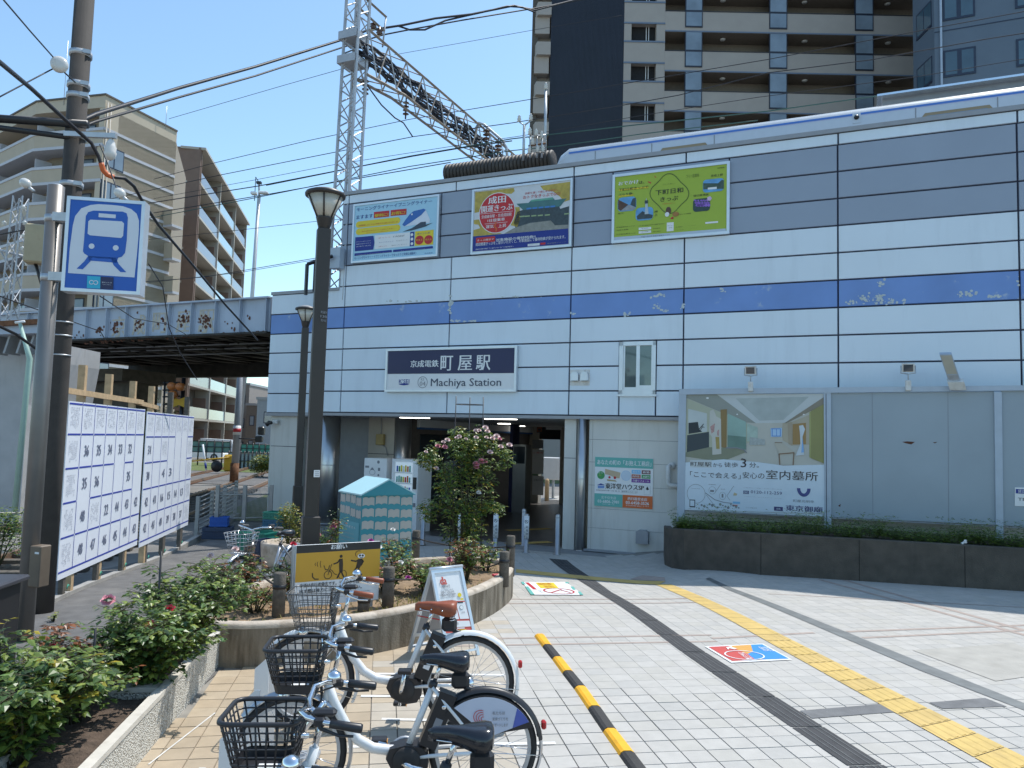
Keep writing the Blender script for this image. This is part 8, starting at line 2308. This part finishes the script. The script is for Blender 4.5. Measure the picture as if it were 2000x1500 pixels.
 for y in(-.03,.03):mb.tube([(.36,y,.84),(.25,y,.825),(.15,y,.84)],.004,m_chrome,5)
 if saddle is m_brn:
  for y in(-.06,.06):mb.tube([(.13+.018*math.cos(k*.9),y+.018*math.sin(k*.9),.775+.0025*k)for k in range(24)],.004,m_chrome,4)
 B_(mb,"seat_post")
 mb=MB();mb.lathe((.315,0,.71),[(.024,-.02),(.027,0),(.024,.02)],m_blackp,10,ax=(-.36,0,.93));B_(mb,"seat_clamp")
 if electric:
  mb=MB();ax_=V((-.36,0,.93)).normalized();o=V((.375,0,.37));e1=V((-.93,0,-.36)).normalized()
  mb.obox(o+V((0,-.045,0))-e1*.015,e1*.105,V((0,.09,0)),ax_*.33,m_blackp);bt=B_(mb,"battery")
  mb=MB();mb.obox(o+V((0,.0455,0))+e1*.02+ax_*.08,e1*.045,V((0,.002,0)),ax_*.10,m_paper if not guard else m_inkg);mb.lathe(o+V((0,.046,0))+e1*.04+ax_*.25,[(.014,0),(.012,.004),(0,.004)],m_chrome,10,ax=(0,1,0));mb.build("battery_label",bt,local=True)
  mb=MB();mb.prism([(.33,-.055,.25),(.36,-.055,.20),(.45,-.055,.185),(.54,-.055,.23),(.58,-.055,.30),(.56,-.055,.355),(.47,-.055,.375),(.37,-.055,.36),(.33,-.055,.31)],(0,.11,0),m_blackp);mb.lathe((.46,.055,.285),[(.085,0),(.08,.012),(.03,.016)],m_bumpk,16,ax=(0,1,0));B_(mb,"motor_unit")
  mb=MB();mb.bbox((.15,.0,.735),(.11,.06,.10),m_blackp,.02);mb.tube([(.16,0,.72),(.09,0,.68),(.04,0,.67)],.018,m_blackp,6);B_(mb,"lock_unit")
 mb=MB();mb.obox((.0,-.10,.30),(.5,0,0),(0,.03,0),(0,0,.06),m_blackp if electric else m_fs);mb.tube(circle_pts(.47,.285,.085,20,-.085),.012,m_galv,4,closed=True);B_(mb,"chain_guard")
 for s_,an in((1,crank),(-1,crank+180)):
  a=math.radians(an);e=(.47+.165*math.cos(a),.115*s_,.285+.165*math.sin(a))
  mb=MB();mb.tube([(.47,.09*s_,.285),(.47+.02*math.cos(a),.11*s_,.285+.02*math.sin(a)),e],[.022,.017,.013],m_chrome,8);ck=B_(mb,"crank")
  mb=MB();mb.tube([e,(e[0],.2*s_,e[2])],.007,m_chrome,6);mb.bbox((e[0],.165*s_,e[2]),(.095,.075,.028),m_blackp,.006,0);mb.obox((e[0]-.052,.135*s_-.03,e[2]-.01),(.004,0,0),(0,.06,0),(0,0,.02),M("pedal_amber",(.6,.25,.03),rough=.3,var=0));mb.build("pedal",ck,local=True)
 mb=MB();mb.tube([(.0,.085,WR),(-.02,.10,.18),(.06,.12,.012),(-.06,.12,.012),(-.03,.1,.16)],.009,m_galv,6);B_(mb,"kickstand")
 mb=MB();mb.lathe((1.2,.0,.66),[(.0,-.05),(.025,-.045),(.034,-.01),(.036,.01),(.03,.016),(0,.018)],m_chrome,14,ax=(1,0,-.15));B_(mb,"headlight")
 if guard:
  mb=MB();c=(0,.042,WR);pa_=[]
  a0,a1=42,156
  pts=[(.325*math.cos(math.radians(a0+(a1-a0)*k/16)),.042,WR+.325*math.sin(math.radians(a0+(a1-a0)*k/16)))for k in range(17)]
  mb.prism(pts+[(-.06,.042,WR+.10),(.05,.042,WR+.05),(.11,.042,WR+.055),(.16,.042,WR+.12)],(0,.006,0),m_blackp)
  gd=B_(mb,"dress_guard")
  mb=MB();pts=[(.317*math.cos(math.radians(54+94*k/16)),.0495,WR+.317*math.sin(math.radians(54+94*k/16)))for k in range(17)]
  mb.prism(pts+[(-.03,.0495,WR+.085)],(0,.002,0),M("guard_ad_pale",(.52,.56,.66),rough=.4,var=.02))
  pts=[(.316*math.cos(math.radians(128+20*k/6)),.0525,WR+.316*math.sin(math.radians(128+20*k/6)))for k in range(7)]
  mb.prism(pts+[(-.17,.0525,WR+.135)],(0,.001,0),M("guard_ad_blue",(.08,.12,.42),rough=.4,var=.1))
  mb.build("guard_panel",gd,local=True)
  return t,gd
 return t
R_=math.radians
bicycle("white share bicycle with brown saddle and grips and a thin wire basket",(-.27,5.99,0),R_(182),'wire',m_brn,m_brn,m_fw,sc=1.06,crank=100)
b1,gd=bicycle("white electric share bicycle with an advertisement panel on its rear wheel",(-.115,4.80,0),R_(187),crank=195,guard=True,sc=1.0)
bicycle("white share bicycle with black saddle, nearer than the one with the advertisement panel",(.06,3.62,0),R_(184),crank=150)
bicycle("nearest share bicycle of which only the chrome bell and bar show",(.13,2.62,0),R_(183),crank=150)
# print on the guard panel
bpy.context.view_layer.update()
mw=Matrix.Translation((-.115,4.80,0))@Matrix.Rotation(R_(187),4,'Z')
gp_=Plane(mw@V((0,.0555,WR)),mw.to_3x3()@V((-1,0,0)))
s=Sign(gp_,.0,None)
gtx=MB()
class _L:
 pass
s.p=Plane((0,.0545,WR),(-1,0,0));s.parent=gd;s.local=True
s.tuv(-.04,.15,.025,.18,"MCT",m_inkb,1,.03);s.tuv(.045,.215,.12,.235,"私たちは",m_inkg,1,.01);s.tuv(.045,.18,.14,.20,"未来づくりを",m_inkg,1,.01);s.tuv(.045,.145,.14,.165,"サポートします",m_inkg,1,.01);s.tuv(-.04,.135,.03,.142,"high quality service",m_inkg,1)
def lring(cx,cy,r0,r1,a0,a1,mat):
 for k in range(12):
  b0=R_(a0+(a1-a0)*k/12);b1_=R_(a0+(a1-a0)*(k+1)/12);s.mb.quad(*[s.p.w(cx+r_*math.cos(b),cy+r_*math.sin(b),s.o(1))for r_,b in((r0,b0),(r1,b0),(r1,b1_),(r0,b1_))],mat)
for k in range(4):lring(-.03+.006*k,.205-.004*k,.04-.009*k-.004,.04-.009*k,60,270,m_red)
s.mb.quad(*[s.p.w(x,y,s.o(1))for x,y in((-.03,.105),(.03,.105),(.03,.113),(-.03,.113))],m_yel)
# white rack plates holding the front wheels
rk=None
for i,(x,y,lab)in enumerate(((-1.66,6.12,"white cycle rack plate below the round bed wall, farthest of the row"),(-1.64,5.36,"white cycle rack plate standing free between the first and second black basket"),(-1.50,4.74,"white cycle rack plate behind the largest black basket"),(-1.42,4.15,"white cycle rack plate hidden low behind the largest black basket"),(-1.40,3.66,"white cycle rack plate beside the lower front corner of the largest black basket"))):
 t=thing("rack_plate",lab,"cycle rack",(x,y,0),"white cycle rack plates");t.rotation_euler.z=.06
 for yy,hh,xo in((-.05,.67,0),(.05,.60,.03)):
  mb=MB();mb.prism([(-.045+xo,yy,0),(.05+xo,yy,0),(.05+xo,yy,hh),(.02+xo,yy,hh),(-.045+xo,yy,hh-.06)],(0,.008,0),m_fw);mb.build("plate",t,local=True)
 mb=MB();mb.bbox((.15,0,.02),(.5,.14,.03),m_galv,.006);mb.build("foot",t,local=True)
 # silver town bicycle behind the roses
bicycle("silver town bicycle with a round wire basket parked behind the roses on the asphalt path",(-3.0,10.95,gz(-3,10.9)),R_(250),'round',M("grip_grey",(.08,.08,.08),rough=.6,var=0),None,m_fs,electric=False,frame=m_fs,group="",sc=1.0)
# ---------------------------------------------------------------- crates and shrubs by the station pier
def crate(label,c,sx,sy,sz,mat,rz=0.0,group=None):
 t=thing("crate",label,"crate",c,group);t.rotation_euler.z=rz
 mb=MB();th=.018
 mb.obox((-sx/2,-sy/2,0),(sx,0,0),(0,sy,0),(0,0,th),mat)
 for a,b,d,e in((-sx/2,-sy/2,sx,th),(-sx/2,sy/2-th,sx,th),(-sx/2,-sy/2+th,th,sy-2*th),(sx/2-th,-sy/2+th,th,sy-2*th)):mb.obox((a,b,th),(d,0,0),(0,e,0),(0,0,sz-th),mat)
 mb.build("shell",t,local=True)
 mb=MB();e=.012
 for z in(sz-.03,sz*.45,.02):
  mb.obox((-sx/2-e,-sy/2-e,z),(sx+2*e,0,0),(0,e,0),(0,0,.025),mat);mb.obox((sx/2,-sy/2,z),(e,0,0),(0,sy,0),(0,0,.025),mat)
 for k in range(5):mb.obox((-sx/2+sx*(k+.3)/5,-sy/2-e,.045),(.02,0,0),(0,e,0),(0,0,sz-.08),mat)
 mb.build("ribs",t,local=True)
 return t
m_cb=M("crate_blue",(.015,.10,.42),rough=.45,var=.06);m_cd=M("crate_dark_blue",(.03,.05,.10),rough=.5,var=.1);m_cg=M("crate_green",(.02,.20,.15),rough=.45,var=.06);m_cbg=M("crate_blue_green",(.02,.12,.22),rough=.45,var=.06)
p=GP(424,1051);
crate("wide dark blue crate on the ground under the bright blue one",p,.60,.42,.16,m_cd,.2,"crates beside the path");crate("second wide dark blue crate of the low stack under the bright blue crate",p+V((.02,0,.165)),.60,.42,.10,m_cd,.15,"crates beside the path");crate("bright blue crate on top of the low dark blue stack",p+V((.03,.02,.27)),.38,.32,.22,m_cb,.2,"crates beside the path")
p=AT(536,1040,16.4);p.z=gz(p.x,p.y)
for k in range(5):
 crate("%s green and blue crate of the tall stack beside the white pier"%("lowest","second lowest","middle","second highest","topmost")[k],p+V((0,0,.16*k)),.36,.34,.155,m_cg if k%2==0 else m_cbg,-.35+.04*(k%3),"crate stack at the white pier")
p=AT(505,1050,15.3);p.z=gz(p.x,p.y);crate("large dark green tub behind the silver bicycle",p,.6,.5,.5,m_cg,-.3)
p=AT(528,1075,14.6);p.z=gz(p.x,p.y);crate("dark blue tub in front of the crate stack",p,.5,.4,.42,m_cd,-.3)
# clipped yellow green shrub in a round concrete pot, dark shrub behind
sx_,sy_=-3.72,13.2;zg=gz(sx_,sy_)
t=thing("round_pot","round weathered concrete pot behind the rose bed holding a yellow green shrub","pot",(sx_,sy_,zg))
mb=MB();mb.lathe((sx_,sy_,zg),[(.40,0),(.44,.35),(.45,.47),(.45,.52),(.40,.53),(.39,.46),(0,.45)],m_rim,24);mb.build("pot",t)
def shrub(label,c,rx,ry,rz_,n,ls,mats,seed,name="shrub",lobes=7):
 rb=random.Random(seed);t=thing(name,label,"shrub",c);lm=MB();c=V(c)
 L_=[(rb.uniform(-.5,.5)*rx,rb.uniform(-.5,.5)*ry,rb.uniform(.35,1.5)*rz_,rb.uniform(.4,.7))for _ in range(lobes)]
 for k in range(n):
  ex_,ey_,ez_,r_=rb.choice(L_);u=V((rb.gauss(0,1),rb.gauss(0,1),rb.gauss(0,1))).normalized()*(rb.random()**.35)
  p=c+V((ex_+u.x*rx*r_,ey_+u.y*ry*r_,max(.03,ez_+u.z*rz_*r_)));a=rb.uniform(0,6.28);d=V((math.cos(a),math.sin(a),rb.uniform(-.3,.7)))
  add_leaf(lm,p,d,V((rb.uniform(-.5,.5),rb.uniform(-.5,.5),1)),ls*rb.uniform(.7,1.3),ls*.32,rb.choices(*mats)[0])
 lm.build("foliage",t,kind='stuff')
 sm=MB()
 for k in range(6):e=L_[k%lobes];sm.tube([c+V((0,0,-.05)),c+V((e[0]*.5,e[1]*.5,e[2]*.5)),c+V((e[0],e[1],e[2]))],[.015,.01,.005],m_stem,5)
 sm.build("stems",t);return t
shrub("yellow green clipped shrub growing in the round concrete pot left of the tall lamp post",(sx_,sy_,zg+.45),.30,.30,.36,1100,.05,((m_lfy,m_lf2,m_lf),(5,3,1)),51)
q=AT(660,1010,15.6);shrub("dark green shrub in the shade between the lamp posts and the teal box",(q.x,q.y,gz(q.x,q.y)),.62,.4,.55,1500,.06,((m_lfd,m_lf),(4,1)),52)
q=AT(560,1000,16.2);shrub("small dark shrub behind the yellow green one at the foot of the pier",(q.x,q.y,gz(q.x,q.y)),.3,.3,.5,500,.06,((m_lfd,m_lf),(3,2)),53)
q=AT(512,915,44);shrub("bushy hedge plant beyond the level crossing left of the white pier",(q.x,44,-.3),1.0,.8,.65,1300,.16,((m_lf2,m_lf,m_lfy),(3,2,2)),54)
q=AT(8,960,13.5);shrub("leafy weed shrub growing over the grey tram fence",(q.x,13.5,-.2),.55,.5,.6,1200,.07,((m_lf,m_lf2),(2,2)),55)
q=AT(320,840,29);shrub("small green tree showing through the dark gap under the bridge",(q.x,29,.5),1.0,.8,1.6,900,.16,((m_lf,m_lf2),(2,2)),56)
q=AT(98,1192,8.9);shrub("tiny weed tuft at the foot of the concrete utility pole",(q.x+.03,8.92,0),.07,.07,.05,60,.03,((m_lf2,m_lfy),(2,1)),57,lobes=3)
# things seen through the station passage
q=FP.w(fu(1072,960,-14),0,-14.5)
t=thing("utility_box","white utility box on a post in the sunlight beyond the station passage","utility box",q)
mb=MB();mb.bbox(q+UP*1.25,(.9,.5,.95),m_white,.03,-.4);mb.build("cabinet",t);mb=MB();mb.tube([q,q+UP*.9],.06,m_galv,8);mb.tube([q+EX*.45+UP*.8,q+EX*.45+UP*2.3],.04,m_galv,8);mb.build("stand",t)
q=FP.w(fu(1064,985,-12.6),0,-12.8);t=thing("bollard","weathered bollard in the sunlight at the far mouth of the passage","bollard",q);mb=MB();mb.lathe(q,[(.09,0),(.09,.8),(.06,.88),(0,.9)],m_wood,12);mb.build("post",t)
mb=MB();fbox(mb,uP-6,uP+4,-.02,.0,-24,-DEP-2.05,m_tile[1]);mb.build("far_pavement",kind='structure',loc=FP.w(uP,0,-14))
finish_signs()
